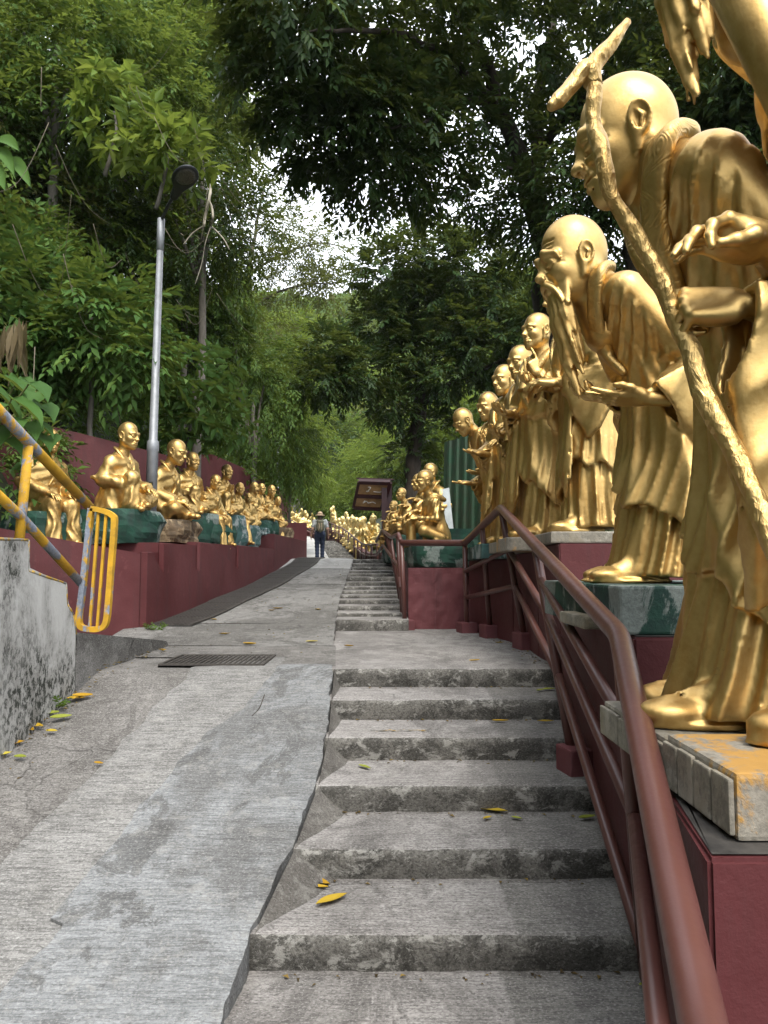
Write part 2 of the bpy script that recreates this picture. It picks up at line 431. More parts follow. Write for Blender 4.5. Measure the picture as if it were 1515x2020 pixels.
LEDGE_TOP = m_simple('ledge_dirt', (0.045, 0.04, 0.035), 0.9, 0.0, 0.7, 8, 0.6)

def m_bark(name, col):
    t = NT(name)
    r = t.noise(10, 6, 0.7, co=t.mapped((1, 1, 0.2)), dist=0.6)
    c = t.mix(t.ramp(r, [(0.3, 0.0), (0.7, 1.0)]), tuple(x * 0.5 for x in col), tuple(x * 1.4 for x in col))
    return t.fin(c, 0.9, 0.0, t.bump(r, 0.8, 0.02), 0.2)
BARK_DARK = m_bark('dark_bark', (0.045, 0.036, 0.028))
BARK_GREY = m_bark('grey_bark', (0.15, 0.135, 0.115))
STEM = m_bark('bamboo_stem', (0.13, 0.14, 0.05))

def m_leaf(name, a, b, c, trans=0.4, rough=0.42):
    """three leaf colours spread over the leaves by the per-leaf attribute"""
    t = NT(name)
    k = t.attr('leaf')
    col = t.ramp(k, [(0.0, a), (0.55, b), (1.0, c)])
    col = t.mix(t.math('MULTIPLY', t.noise(30, 3, 0.6), 0.35), col, tuple(x * 0.5 for x in a))
    t.fin(col, rough, 0.0, None, 0.13)
    tr = t.n('ShaderNodeBsdfTranslucent')
    hot = t.mix(0.55, col, (0.29, 0.335, 0.05), 'MIX')
    t.l(hot, tr.inputs['Color'])
    ms = t.n('ShaderNodeMixShader'); ms.inputs[0].default_value = trans
    t.l(t.b.outputs[0], ms.inputs[1]); t.l(tr.outputs[0], ms.inputs[2]); t.l(ms.outputs[0], t.out.inputs['Surface'])
    return t.m
LEAF_DARK = m_leaf('leaf_dark', (0.021, 0.046, 0.016), (0.035, 0.071, 0.021), (0.066, 0.109, 0.028), 0.22)
LEAF_MID = m_leaf('leaf_mid', (0.051, 0.100, 0.024), (0.084, 0.160, 0.034), (0.153, 0.240, 0.048), 0.35)
LEAF_BRIGHT = m_leaf('leaf_bright', (0.111, 0.186, 0.036), (0.189, 0.283, 0.049), (0.299, 0.353, 0.078), 0.42)
LEAF_OLIVE = m_leaf('leaf_olive', (0.063, 0.073, 0.028), (0.112, 0.123, 0.042), (0.175, 0.175, 0.063), 0.35)
LEAF_BROAD = m_leaf('leaf_broad', (0.046, 0.108, 0.026), (0.080, 0.164, 0.036), (0.149, 0.241, 0.055), 0.3, 0.6)
LEAF_FALLEN = m_leaf('leaf_fallen', (0.42, 0.23, 0.02), (0.52, 0.33, 0.03), (0.48, 0.42, 0.06), 0.2, 0.5)
LEAF_FALLEN_GREEN = m_leaf('leaf_fallen_green', (0.24, 0.27, 0.04), (0.30, 0.32, 0.05), (0.36, 0.36, 0.06), 0.2, 0.5)
DEAD_GRASS = m_leaf('dead_fronds', (0.10, 0.075, 0.04), (0.20, 0.15, 0.085), (0.30, 0.24, 0.15), 0.2, 0.7)
# ---------------------------------------------------------------- sculpting: distance fields turned into meshes
class Sdf:
    def __init__(s, lo, hi, h):
        s.lo = np.array(lo, np.float32); s.h = h
        s.n = np.ceil((np.array(hi) - s.lo) / h).astype(int) + 1
        s.ax = [(s.lo[i] + h * np.arange(s.n[i])).astype(np.float32) for i in range(3)]
        s.D = np.full(s.n, 0.3, np.float32)
    def box(s, lo, hi):
        sl = []
        for i in range(3):
            a = int(np.floor((lo[i] - s.lo[i]) / s.h)); b = int(np.ceil((hi[i] - s.lo[i]) / s.h)) + 1
            a = max(0, min(s.n[i], a)); b = max(0, min(s.n[i], b))
            if b <= a: return None
            sl.append(slice(a, b))
        return tuple(sl), s.ax[0][sl[0]][:, None, None], s.ax[1][sl[1]][None, :, None], s.ax[2][sl[2]][None, None, :]
    def op(s, f, lo, hi, k=0.02, mode='add', pad=None):
        m = (k + 4 * s.h) if pad is None else pad
        q = s.box(np.array(lo) - m, np.array(hi) + m)
        if q is None: return
        sl, X, Y, Z = q
        d = f(X, Y, Z).astype(np.float32); D = s.D[sl]
        if mode == 'add':
            if k > 0:
                h = np.maximum(k - np.abs(D - d), 0) / k
                s.D[sl] = np.minimum(D, d) - h * h * (k * 0.25)
            else: s.D[sl] = np.minimum(D, d)
        else:
            d = -d
            if k > 0:
                h = np.maximum(k - np.abs(D - d), 0) / k
                s.D[sl] = np.maximum(D, d) + h * h * (k * 0.25)
            else: s.D[sl] = np.maximum(D, d)
    def cone(s, a, b, ra, rb=None, k=0.02, mode='add'):
        rb = ra if rb is None else rb
        a = np.array(a, np.float32); b = np.array(b, np.float32); u = b - a; L2 = float(u @ u) + 1e-12; r = max(ra, rb)
        def f(X, Y, Z):
            px, py, pz = X - a[0], Y - a[1], Z - a[2]
            t = np.clip((px * u[0] + py * u[1] + pz * u[2]) / L2, 0, 1)
            return np.sqrt((px - t * u[0]) ** 2 + (py - t * u[1]) ** 2 + (pz - t * u[2]) ** 2) - (ra + (rb - ra) * t)
        s.op(f, np.minimum(a, b) - r, np.maximum(a, b) + r, k, mode)
    def tube(s, pts, r, k=0.02, mode='add'):
        pts = [np.array(p, float) for p in pts]; n = len(pts)
        rr = [r] * n if np.isscalar(r) else list(r)
        for i in range(n - 1): s.cone(pts[i], pts[i + 1], rr[i], rr[i + 1], k, mode)
    def ball(s, c, r, k=0.02, mode='add', R=None):
        """ellipsoid with radii r, turned by the 3x3 matrix R"""
        c = np.array(c, np.float32); r = np.array([r] * 3 if np.isscalar(r) else r, np.float32); q = float(r.max())
        R_ = None if R is None else np.array(R, np.float32)
        def f(X, Y, Z):
            x, y, z = X - c[0], Y - c[1], Z - c[2]
            if R_ is not None:
                x, y, z = (x * R_[0, 0] + y * R_[1, 0] + z * R_[2, 0], x * R_[0, 1] + y * R_[1, 1] + z * R_[2, 1], x * R_[0, 2] + y * R_[1, 2] + z * R_[2, 2])
            k0 = np.sqrt((x / r[0]) ** 2 + (y / r[1]) ** 2 + (z / r[2]) ** 2)
            k1 = np.sqrt((x / r[0] ** 2) ** 2 + (y / r[1] ** 2) ** 2 + (z / r[2] ** 2) ** 2)
            return k0 * (k0 - 1) / np.maximum(k1, 1e-6)
        s.op(f, c - q, c + q, k, mode)
    def slab(s, poly, t, k=0.02, mode='add', wave=0.0, freq=20.0, ph=0.0, axis=None, rnd=0.01):
        """convex polygon sheet (3-D points in one plane), half thickness t, rippled across `axis`"""
        p = np.array(poly, float); n = np.cross(p[1] - p[0], p[2] - p[0]); n /= np.linalg.norm(n); c = p.mean(0)
        ax = np.array(axis, float) if axis is not None else p[1] - p[0]
        ax = ax / np.linalg.norm(ax)
        E = []
        for i in range(len(p)):
            e = p[(i + 1) % len(p)] - p[i]; m = np.cross(e, n); m /= np.linalg.norm(m)
            if (c - p[i]) @ m > 0: m = -m
            E.append((m, m @ p[i]))
        def f(X, Y, Z):
            w = (X - c[0]) * n[0] + (Y - c[1]) * n[1] + (Z - c[2]) * n[2]
            if wave:
                q = X * ax[0] + Y * ax[1] + Z * ax[2]
                w = w - wave * np.sin(freq * q + ph + 1.2 * np.sin(3 * Z + ph))
            d = np.abs(w) - t
            e = None
            for m, o in E:
                g = X * m[0] + Y * m[1] + Z * m[2] - o
                e = g if e is None else np.maximum(e, g)
            dx = np.maximum(d + rnd, 0); ex = np.maximum(e + rnd, 0)
            return np.sqrt(dx * dx + ex * ex) + np.minimum(np.maximum(d, e) + rnd, 0) - rnd
        s.op(f, p.min(0) - t - wave, p.max(0) + t + wave, k, mode)
    def stack(s, keys, k=0.03, mode='add', fold=None):
        """upright body: keys of (z, cx, cy, a, b); fold(theta, Z) returns a relative swelling"""
        K = np.array(sorted(keys), float)
        zs = K[:, 0]; za = s.ax[2]
        # smooth interpolation of the keys
        fine = np.linspace(zs[0], zs[-1], 120)
        cols = []
        for j in range(1, 5):
            y = np.interp(fine, zs, K[:, j]); ker = np.hanning(15); ker /= ker.sum()
            yp = np.pad(y, 7, mode='edge'); cols.append(np.convolve(yp, ker, 'valid'))
        def f(X, Y, Z):
            z1 = Z.ravel(); g = [np.interp(z1, fine, c)[None, None, :].astype(np.float32) for c in cols]
            x = (X - g[0]) / g[2]; y = (Y - g[1]) / g[3]
            rr = np.sqrt(x * x + y * y)
            sc = np.minimum(g[2], g[3])
            base = 1.0
            if fold is not None: base = 1.0 + fold(np.arctan2(y, x), Z)
            d = (rr - base) * sc
            return np.maximum(d, np.maximum(zs[0] - Z, Z - zs[-1]))
        A = K[:, 3].max() + np.abs(K[:, 1]).max(); B = K[:, 4].max() + np.abs(K[:, 2]).max()
        s.op(f, (-A - .06, -B - .06, zs[0]), (A + .06, B + .06, zs[-1]), k, mode)
    def disp(s, f, lo, hi):
        q = s.box(lo, hi)
        if q is None: return
        sl, X, Y, Z = q
        s.D[sl] -= f(X, Y, Z).astype(np.float32)
    def mesh(s, name, mat=None, smooth_it=0):
        V, Q = surface_nets(s.D, s.lo, s.h)
        return np_mesh(name, V, Q, True, mat)

def surface_nets(D, lo, h):
    D = np.pad(D, 1, constant_values=0.3); lo = np.asarray(lo) - h
    ins = D < 0
    c = np.zeros(tuple(np.array(D.shape) - 1), np.int8)
    corners = [(i, j, k) for i in (0, 1) for j in (0, 1) for k in (0, 1)]
    sl = lambda o, n: slice(o, n - 1 + o)
    for (i, j, k) in corners: c += ins[sl(i, D.shape[0]), sl(j, D.shape[1]), sl(k, D.shape[2])]
    act = (c > 0) & (c < 8)
    idx = np.argwhere(act)
    vid = np.full(act.shape, -1, np.int32); vid[act] = np.arange(len(idx))
    vals = np.stack([D[idx[:, 0] + i, idx[:, 1] + j, idx[:, 2] + k] for (i, j, k) in corners], 1)
    off = np.array(corners, np.float32)
    acc = np.zeros((len(idx), 3), np.float32); cnt = np.zeros(len(idx), np.float32)
    for a in range(8):
        for b in range(a + 1, 8):
            if np.abs(off[a] - off[b]).sum() != 1: continue
            va, vb = vals[:, a], vals[:, b]; m = (va < 0) != (vb < 0)
            t = va[m] / (va[m] - vb[m])
            acc[m] += off[a] + t[:, None] * (off[b] - off[a]); cnt[m] += 1
    V = (idx + acc / cnt[:, None]) * h + lo
    Qs = []
    for ax in range(3):
        u, w = [(1, 2), (2, 0), (0, 1)][ax]
        s0 = [slice(None)] * 3; s1 = [slice(None)] * 3
        s0[ax] = slice(0, -1); s1[ax] = slice(1, None)
        A, B = ins[tuple(s0)], ins[tuple(s1)]
        e = np.argwhere(A != B)
        ok = (e[:, u] > 0) & (e[:, w] > 0) & (e[:, u] < D.shape[u] - 1) & (e[:, w] < D.shape[w] - 1)
        e = e[ok]
        fl = A[tuple(e.T)]
        def cell(du, dw):
            q = e.copy(); q[:, u] -= du; q[:, w] -= dw; return vid[tuple(q.T)]
        q = np.stack([cell(1, 1), cell(0, 1), cell(0, 0), cell(1, 0)], 1)
        q[~fl] = q[~fl][:, ::-1]
        Qs.append(q)
    return V, np.vstack(Qs)

def rotm(ax, ang):
    return np.array(Matrix.Rotation(ang, 3, ax))

# ---------------------------------------------------------------- heads
def head_mesh(name, h=0.0035, elong=1.0, smile=0.5, old=0.5, hair='bald', beard=None, brow=1.0, blen=None):
    """head looking along +x, chin at z=0, crown near z=0.26; the neck runs down inside the collar"""
    low = -0.12 if beard is None else -0.50
    s = Sdf((-0.15, -0.115, low), (0.20, 0.115, 0.37), h)
    s.ball((-0.016, 0, 0.158), (0.101, 0.080, 0.098 * elong), 0.02)
    s.ball((0.022, 0, 0.095), (0.072, 0.064, 0.092), 0.03)
    for y in (-1, 1):
        s.cone((-0.030, y * 0.056, 0.075), (0.058, y * 0.014, 0.016), 0.024, 0.016, 0.04)       # jaw
        s.ball((0.052, y * 0.043, 0.093), (0.026, 0.022, 0.022), 0.025)                         # cheek
    s.ball((0.070, 0, 0.018), (0.021, 0.021, 0.019), 0.025)                                     # chin
    s.cone((-0.028, 0, 0.06), (-0.052, 0, -0.11), 0.052, 0.060, 0.03)                           # neck
    for y in (-1, 1):
        s.ball((0.094, y * 0.033, 0.124), (0.017, 0.021, 0.013), 0.014, 'sub')                  # socket
        s.tube([(0.089, y * 0.010, 0.142), (0.086, y * 0.030, 0.149), (0.064, y * 0.057, 0.141)], [0.0085 * brow, 0.0105 * brow, 0.007], 0.016)
        s.ball((0.0745, y * 0.033, 0.123), (0.0165, 0.018, 0.0145), 0.004)                       # eyeball
        s.tube([(0.086, y * 0.016, 0.124), (0.0925, y * 0.031, 0.1315), (0.078, y * 0.051, 0.1235)], 0.0042, 0.005)   # upper lid
        s.tube([(0.086, y * 0.016, 0.121), (0.090, y * 0.032, 0.1135), (0.077, y * 0.050, 0.1185)], 0.0034, 0.005)   # lower lid
        s.tube([(0.0925, y * 0.019, 0.1215), (0.0935, y * 0.032, 0.1225), (0.083, y * 0.049, 0.121)], 0.0016, 0.002, 'sub')
    s.cone((0.087, 0, 0.137), (0.107, 0, 0.094), 0.0085, 0.0125, 0.018)                         # nose
    s.ball((0.110, 0, 0.090), (0.0145, 0.0125, 0.011), 0.012)
    for y in (-1, 1):
        s.ball((0.098, y * 0.0145, 0.086), (0.0115, 0.0085, 0.0085), 0.008)
        s.ball((0.107, y * 0.007, 0.0795), 0.0042, 0.004, 'sub')
    w = 0.024 + 0.006 * smile; up = 0.007 * smile
    s.ball((0.074, 0, 0.052), (0.023, 0.032, 0.024), 0.02)
    s.tube([(0.080, -w, 0.053 + up), (0.0955, -0.010, 0.0575), (0.097, 0, 0.0562), (0.0955, 0.010, 0.0575), (0.080, w, 0.053 + up)], [0.004, 0.0062, 0.0062, 0.0062, 0.004], 0.006)
    s.tube([(0.080, -w, 0.051 + up), (0.0925, -0.010, 0.0455), (0.0935, 0.010, 0.0455), (0.080, w, 0.051 + up)], [0.004, 0.0075, 0.0075, 0.004], 0.006)
    s.tube([(0.083, -w - .003, 0.0530 + up), (0.0985, -0.008, 0.0508), (0.0985, 0.008, 0.0508), (0.083, w + .003, 0.0530 + up)], 0.0022 + 0.0016 * smile, 0.004, 'sub')
    s.tube([(0.086, -0.013, 0.0345), (0.086, 0.013, 0.0345)], 0.004, 0.008, 'sub')
    for y in (-1, 1):
        s.tube([(0.095, y * 0.019, 0.088), (0.088, y * 0.031, 0.070), (0.078, y * 0.036, 0.052)], 0.0024 + 0.0018 * old, 0.009, 'sub')
        if old > 0.4:
            for i in range(3):
                s.tube([(0.066, y * 0.0565, 0.127 - 0.004 * i), (0.050, y * 0.068, 0.134 - 0.012 * i)], 0.0015, 0.004, 'sub')
            s.tube([(0.088, y * 0.018, 0.106), (0.082, y * 0.040, 0.100)], 0.002, 0.006, 'sub')
    if old > 0.6:
        for i, z in enumerate((0.165, 0.178, 0.190)):
            s.tube([(0.072 - 0.006 * i, -0.045, z - 0.002), (0.0895 - 0.006 * i, -0.015, z + .003), (0.0895 - 0.006 * i, 0.015, z + .003), (0.072 - 0.006 * i, 0.045, z - 0.002)], 0.0022, 0.006, 'sub')
    # ears with long lobes
    for y in (-1, 1):
        Rm = rotm('X', -y * 0.30) @ rotm('Y', -0.18)
        s.ball((-0.014, y * 0.083, 0.118), (0.023, 0.0085, 0.036), 0.008, R=Rm)
        s.cone((-0.006, y * 0.079, 0.096), (0.000, y * 0.074, 0.060), 0.0095, 0.0080, 0.010)
        s.ball((-0.011, y * 0.0915, 0.120), (0.014, 0.006, 0.025), 0.005, 'sub', R=Rm)
        s.tube(smooth_path([(0.000, y * 0.083, 0.100), (0.004, y * 0.084, 0.128), (-0.008, y * 0.091, 0.150), (-0.026, y * 0.094, 0.148), (-0.036, y * 0.094, 0.126), (-0.028, y * 0.090, 0.100), (-0.010, y * 0.083, 0.085)], 3), 0.0042, 0.004)
        s.tube([(-0.010, y * 0.089, 0.138), (-0.020, y * 0.0905, 0.122), (-0.014, y * 0.087, 0.104)], 0.0034, 0.004)
    if hair == 'cap':
        def cap(X, Y, Z):
            d = np.sqrt(((X + 0.022) / 0.108) ** 2 + (Y / 0.088) ** 2 + ((Z - 0.162) / 0.106) ** 2) - 1
            return np.maximum(d * 0.088, 0.168 - 0.35 * (X + 0.02) * 0 - Z - (X < 0.03) * 0.06)
        s.op(cap, (-0.14, -0.1, 0.08), (0.09, 0.1, 0.28), 0.004)
    if hair in ('topknot', 'crown'):
        def cap(X, Y, Z):
            d = np.sqrt(((X + 0.02) / 0.106) ** 2 + (Y / 0.086) ** 2 + ((Z - 0.160) / 0.108) ** 2) - 1
            return np.maximum(d * 0.086, 0.185 - Z - (X < 0.0) * 0.07)
        s.op(cap, (-0.14, -0.1, 0.08), (0.09, 0.1, 0.28), 0.004)
        s.ball((-0.02, 0, 0.275), (0.036, 0.034, 0.038), 0.014)
        if hair == 'crown':
            for i in range(12):
                a = i * 2 * math.pi / 12
                x, y = -0.018 + 0.098 * math.cos(a), 0.080 * math.sin(a)
                s.ball((x, y, 0.200 - 0.02 * math.cos(a) * 0), (0.018, 0.018, 0.026), 0.006)
            s.ball((0.085, 0, 0.222), (0.012, 0.026, 0.034), 0.006)
        s.disp(lambda X, Y, Z: 0.0028 * np.sin(60 * np.arctan2(Y, X + 0.02) / 2.0 + 40 * Z) * np.clip((Z - 0.19) / 0.03, 0, 1) * (X < 0.06), (-0.14, -0.1, 0.17), (0.1, 0.1, 0.33))
    if hair == 'scarf':
        s.ball((-0.03, 0, 0.155), (0.112, 0.094, 0.118), 0.01)
        s.cone((-0.05, 0, 0.10), (-0.085, 0, -0.08), 0.088, 0.11, 0.03)
        s.ball((0.085, 0, 0.095), (0.075, 0.060, 0.085), 0.012, 'sub')
        s.ball((0.040, 0, 0.095), (0.058, 0.060, 0.080), 0.01)
        s.ball((0.096, 0, 0.092), (0.015, 0.013, 0.012), 0.02)
        s.cone((0.090, 0, 0.135), (0.102, 0, 0.095), 0.0085, 0.012, 0.01)
    if beard:
        g = np.random.default_rng(3)
        n = {'long': 24, 'thin': 7, 'tuft': 9}[beard]; L = {'long': 0.42, 'thin': 0.30, 'tuft': 0.15}[beard] if blen is None else blen
        wd = {'long': 0.050, 'thin': 0.022, 'tuft': 0.03}[beard]
        for i in range(n):
            u = (i / (n - 1) - 0.5) * 2
            y0 = u * wd; x0 = 0.082 - 0.035 * u * u; z0 = 0.030 + 0.028 * u * u
            y1 = u * wd * 0.45 + g.normal(0, .006); ln = L * (1 - 0.25 * abs(u)) * g.uniform(0.85, 1.0)
            s.tube([(x0, y0, z0), (x0 + 0.012, y0 * 1.0, z0 - ln * 0.3), (x0 + 0.000 + g.normal(0, .006), (y0 + y1) / 2 + g.normal(0, .004), z0 - ln * 0.65), (x0 - 0.012, y1, z0 - ln)], [0.0095, 0.0105, 0.009, 0.004], 0.005)
        if beard != 'thin':
            for y in (-1, 1):
                for q in range(4):
                    e = q * 0.0035
                    s.tube(smooth_path([(0.103, y * 0.004, 0.0715 - e * .5), (0.0985, y * (0.020 + e * .3), 0.0665 - e), (0.086, y * (0.037 + e * .2), 0.047 - e), (0.076, y * (0.046 + e * .2), 0.014 - e), (0.072, y * (0.047 + e * .6), -0.030 - e * 3)], 3), np.linspace(0.0042, 0.0020, 13), 0.007)
                s.tube([(0.09, y * 0.014, 0.150), (0.094, y * 0.034, 0.158), (0.068, y * 0.062, 0.142), (0.060, y * 0.068, 0.122)], [0.006, 0.008, 0.006, 0.003], 0.008)
        s.disp(lambda X, Y, Z: 0.0026 * np.sin(360 * Y + 1.6 * np.sin(26 * Z + 9 * Y) + 1.1 * np.sin(61 * Z) + 70 * X) * np.clip((0.03 - Z) / 0.03, 0, 1) * (X > 0.045), (0.04, -0.1, low), (0.2, 0.1, 0.03))
    s.disp(lambda X, Y, Z: 0.0012 * np.sin(45 * X + 2) * np.sin(52 * Y + 1) * np.sin(48 * Z) , (-0.15, -0.12, 0.0), (0.2, 0.12, 0.3))
    return s.mesh(name, GOLD)

# ---------------------------------------------------------------- hands
def hand_mesh(name, curls, thumb, spread=0.06, h=0.003, mirror=False, scale=1.0):
    """left hand: fingers along +x, back of the hand +z, thumb on the -y side; curls = (mcp, pip, dip) per finger from the index on"""
    s = Sdf((-0.10, -0.10, -0.13), (0.23, 0.10, 0.10), h)
    s.cone((-0.09, 0, 0), (0.0, 0, 0), 0.029, 0.025, 0.02)
    for i in range(4):
        y = -0.032 + 0.0215 * i
        s.cone((0.005, y * 0.75, 0.0), (0.085 - 0.004 * abs(i - 1.2), y, 0.002), 0.0155, 0.0125, 0.018)
    s.ball((0.035, -0.022, -0.012), (0.036, 0.022, 0.016), 0.02)
    s.ball((0.035, 0.026, -0.010), (0.040, 0.016, 0.014), 0.02)
    L = [(0.043, 0.027, 0.021), (0.047, 0.031, 0.022), (0.044, 0.028, 0.021), (0.034, 0.021, 0.018)]
    for i in range(4):
        y = -0.032 + 0.0215 * i; yaw = (i - 1.4) * spread
        p = np.array([0.088 - 0.004 * abs(i - 1.2) - (0.006 if i == 3 else 0), y, 0.002]); a = 0.0
        pts = [p]; rr = [0.0108]
        for j in range(3):
            a += curls[i][j]
            p = p + L[i][j] * np.array([math.cos(a) * math.cos(yaw), math.cos(a) * math.sin(yaw), -math.sin(a)])
            pts.append(p); rr.append([0.0098, 0.0088, 0.0070][j] * (0.9 if i == 3 else 1))
        s.tube(pts, rr, 0.0045)
        for q in (0, 1): s.ball(pts[q] + np.array([0, 0, 0.0015]), rr[q] * 1.06, 0.004)
    s.tube(thumb, [0.0145, 0.0125, 0.0105, 0.0082], 0.010)
    if mirror: s.D = s.D[:, ::-1, :].copy(); s.lo[1] = -(s.lo[1] + s.h * (s.n[1] - 1))
    me = s.mesh(name, GOLD)
    if scale != 1.0: me.transform(Matrix.Scale(scale, 4))
    return me

HAND_POSES = {
    'flat':  ([(0.10, 0.12, 0.08), (0.06, 0.12, 0.08), (0.10, 0.15, 0.10), (0.16, 0.18, 0.1)], [(0.012, -0.026, -0.004), (0.048, -0.052, -0.012), (0.078, -0.060, -0.016), (0.100, -0.058, -0.018)], 0.05),
    'cup':   ([(0.35, 0.40, 0.25), (0.38, 0.42, 0.25), (0.42, 0.45, 0.25), (0.48, 0.45, 0.3)], [(0.012, -0.026, -0.006), (0.042, -0.050, -0.022), (0.068, -0.052, -0.044), (0.088, -0.046, -0.058)], 0.05),
    'grip':  ([(1.20, 1.35, 0.75), (1.25, 1.35, 0.75), (1.28, 1.35, 0.75), (1.30, 1.30, 0.75)], [(0.012, -0.026, -0.010), (0.048, -0.048, -0.030), (0.074, -0.040, -0.056), (0.088, -0.018, -0.066)], 0.02),
    'pinch': ([(0.62, 0.62, 0.30), (0.46, 0.48, 0.25), (0.36, 0.40, 0.22), (0.30, 0.36, 0.2)], [(0.012, -0.026, -0.010), (0.052, -0.046, -0.036), (0.084, -0.042, -0.052), (0.108, -0.034, -0.056)], 0.08),
    'point': ([(0.02, 0.05, 0.03), (1.1, 1.3, 0.7), (1.2, 1.3, 0.7), (1.25, 1.25, 0.7)], [(0.012, -0.026, -0.010), (0.048, -0.042, -0.034), (0.070, -0.028, -0.054), (0.086, -0.006, -0.060)], 0.02),
    'pray':  ([(0.0, 0.02, 0.02), (0.0, 0.02, 0.02), (0.0, 0.02, 0.02), (0.0, 0.03, 0.02)], [(0.012, -0.026, -0.004), (0.046, -0.042, -0.008), (0.075, -0.044, -0.010), (0.098, -0.040, -0.010)], 0.0),
    'rest':  ([(0.30, 0.25, 0.15), (0.32, 0.28, 0.15), (0.34, 0.30, 0.15), (0.40, 0.32, 0.2)], [(0.012, -0.026, -0.006), (0.046, -0.046, -0.016), (0.072, -0.048, -0.026), (0.094, -0.042, -0.032)], 0.04),
}
_HANDS = {}
def hand(pose, left=True, fine=False):
    k = (pose, left, fine)
    if k not in _HANDS:
        c, th, sp = HAND_POSES[pose]
        _HANDS[k] = hand_mesh('hand', c, th, sp, 0.0038 if fine else 0.0065, mirror=not left)
    return _HANDS[k]

def frame(xdir, zdir):
    x = Vector(xdir).normalized(); z = Vector(zdir); y = z.cross(x).normalized(); z = x.cross(y)
    return Matrix((x, y, z)).transposed()

def add_hand(root, wrist, fdir, back, pose, left, fine=False, scale=1.08):
    o = put('hand', hand(pose, left, fine), root)
    M = frame(fdir, back).to_4x4(); M.translation = Vector(wrist)
    o.matrix_local = M @ Matrix.Scale(scale, 4)
    return o

# ---------------------------------------------------------------- cloth
def tri(t):
    f = np.abs(2 * (t - np.floor(t)) - 1)
    return f * f * (3 - 2 * f) - 0.5

def warp(X, Y, Z, p, s=1.0):
    return s * (np.sin(5.1 * Z + 2.3 * X + p) + 0.6 * np.sin(9.7 * Z - 4.1 * Y + 1.7 * p) + 0.4 * np.sin(7.3 * X + 11 * Y + 2.9 * p))

def ridge(t, p=1.4):
    """thin raised folds with broad shallow troughs between"""
    return np.clip(1.1 - np.sqrt(np.sin(np.pi * t) ** 2 + 0.03), 0, 1) ** p - 0.27

def sleeve(s, e, cuff, drop, y, p0, k=0.02, nf=5.0, thick=0.052):
    """wide sleeve hanging from the forearm e->cuff, its folds fanning out from the elbow"""
    e = np.array(e, float); cuff = np.array(cuff, float); L = np.linalg.norm(cuff - e); ax = (cuff - e) / L
    dn = np.array([0, 0, -1.0]); dn -= ax * (dn @ ax); dn /= np.linalg.norm(dn); n = np.cross(ax, dn)
    if n[1] * y < 0: n = -n
    us = np.array([-0.12, -0.03, 0.22 * L, 0.58 * L, 0.85 * L, L + 0.015]); bs = np.array([0.25, 0.50, 0.86, 1.0, 0.66, 0.26]) * drop
    def parts(X, Y, Z):
        x, yy, z = X - e[0], Y - e[1], Z - e[2]
        return x * ax[0] + yy * ax[1] + z * ax[2], x * dn[0] + yy * dn[1] + z * dn[2], x * n[0] + yy * n[1] + z * n[2]
    def f(X, Y, Z, inset=0.0, u0=-0.12):
        u, d, w = parts(X, Y, Z)
        B = np.interp(u.ravel(), us, bs).reshape(u.shape) - inset * 1.3
        ang = np.arctan2(d + 0.16, u + 0.18)
        q = np.clip(d / drop, 0, 1)
        fo = ridge(nf * ang / 1.2 + 0.5 * np.sin(5 * d + p0) + p0, 1.2)
        T = thick * np.sqrt(np.clip(1 - d / np.maximum(B, 0.02), 0, 1)) + 0.016 - inset
        wv = 0.028 * q * np.sin(nf * 2.2 * ang + p0) + 0.02 * q * np.sin(9 * u + p0)
        return 0.7 * np.maximum(np.maximum(np.maximum(np.abs(w - wv) - T - 0.014 * fo * (inset == 0), d - B), np.maximum(u0 - u, u - L - 0.012 - 0.10 * d + 0.22 * d * d / drop - 0.022 * np.sin(13 * d + p0))), -0.035 + inset * 1.4 - d)
    lo = np.minimum(e, cuff) - 0.13; hi = np.maximum(e, cuff) + 0.13; lo = np.minimum(lo, lo + dn * drop); hi = np.maximum(hi, hi + dn * drop)
    s.op(lambda X, Y, Z: f(X, Y, Z), lo, hi, k)
    s.op(lambda X, Y, Z: f(X, Y, Z, 0.019, L - 0.055), lo, hi, 0.008, 'sub')

def collar_mesh(cx, sx, h=0.006, w=0.020):
    s = Sdf((-0.2, -0.2, 0.85), (0.55, 0.2, 1.56), h)
    for y in (1, -1):
        pts = smooth_path(collar_path(cx, sx, y)[::3], 8)
        nrm = np.array([1.0, 0.45 * y, 0.12]); 
        off = np.array([-0.010, y * 0.022, 0.004])
        rr = [0.017] * len(pts)
        for q in (-0.2, 0.2, 0.6, 1.0, 1.4, 1.8): s.tube(pts + off * q, rr, 0.012)
        s.tube(pts + off * 1.75 + np.array([0.006, y * 0.004, 0.003]), 0.012, 0.004)
        s.tube(pts - off * 0.3 + np.array([0.006, 0, 0.002]), 0.011, 0.004)
    return s.mesh('collar', GOLD_ENGRAVED)

def collar_path(cx, sx, y):
    top = np.array([cx(1.47) - 0.085, y * 0.004, 1.500]); t2 = np.array([cx(1.47) - 0.060, y * 0.062, 1.495])
    q = sx ** 1.15; a = np.array([cx(1.42) + 0.048 * q, y * 0.098 * q, 1.432]); b = np.array([cx(1.24) + 0.158 * q, y * 0.045, 1.22]); d = np.array([cx(1.02) + 0.168 * q, -y * 0.070 if y > 0 else 0.06, 1.00])
    return smooth_path([top, t2, a, b, d], 6)

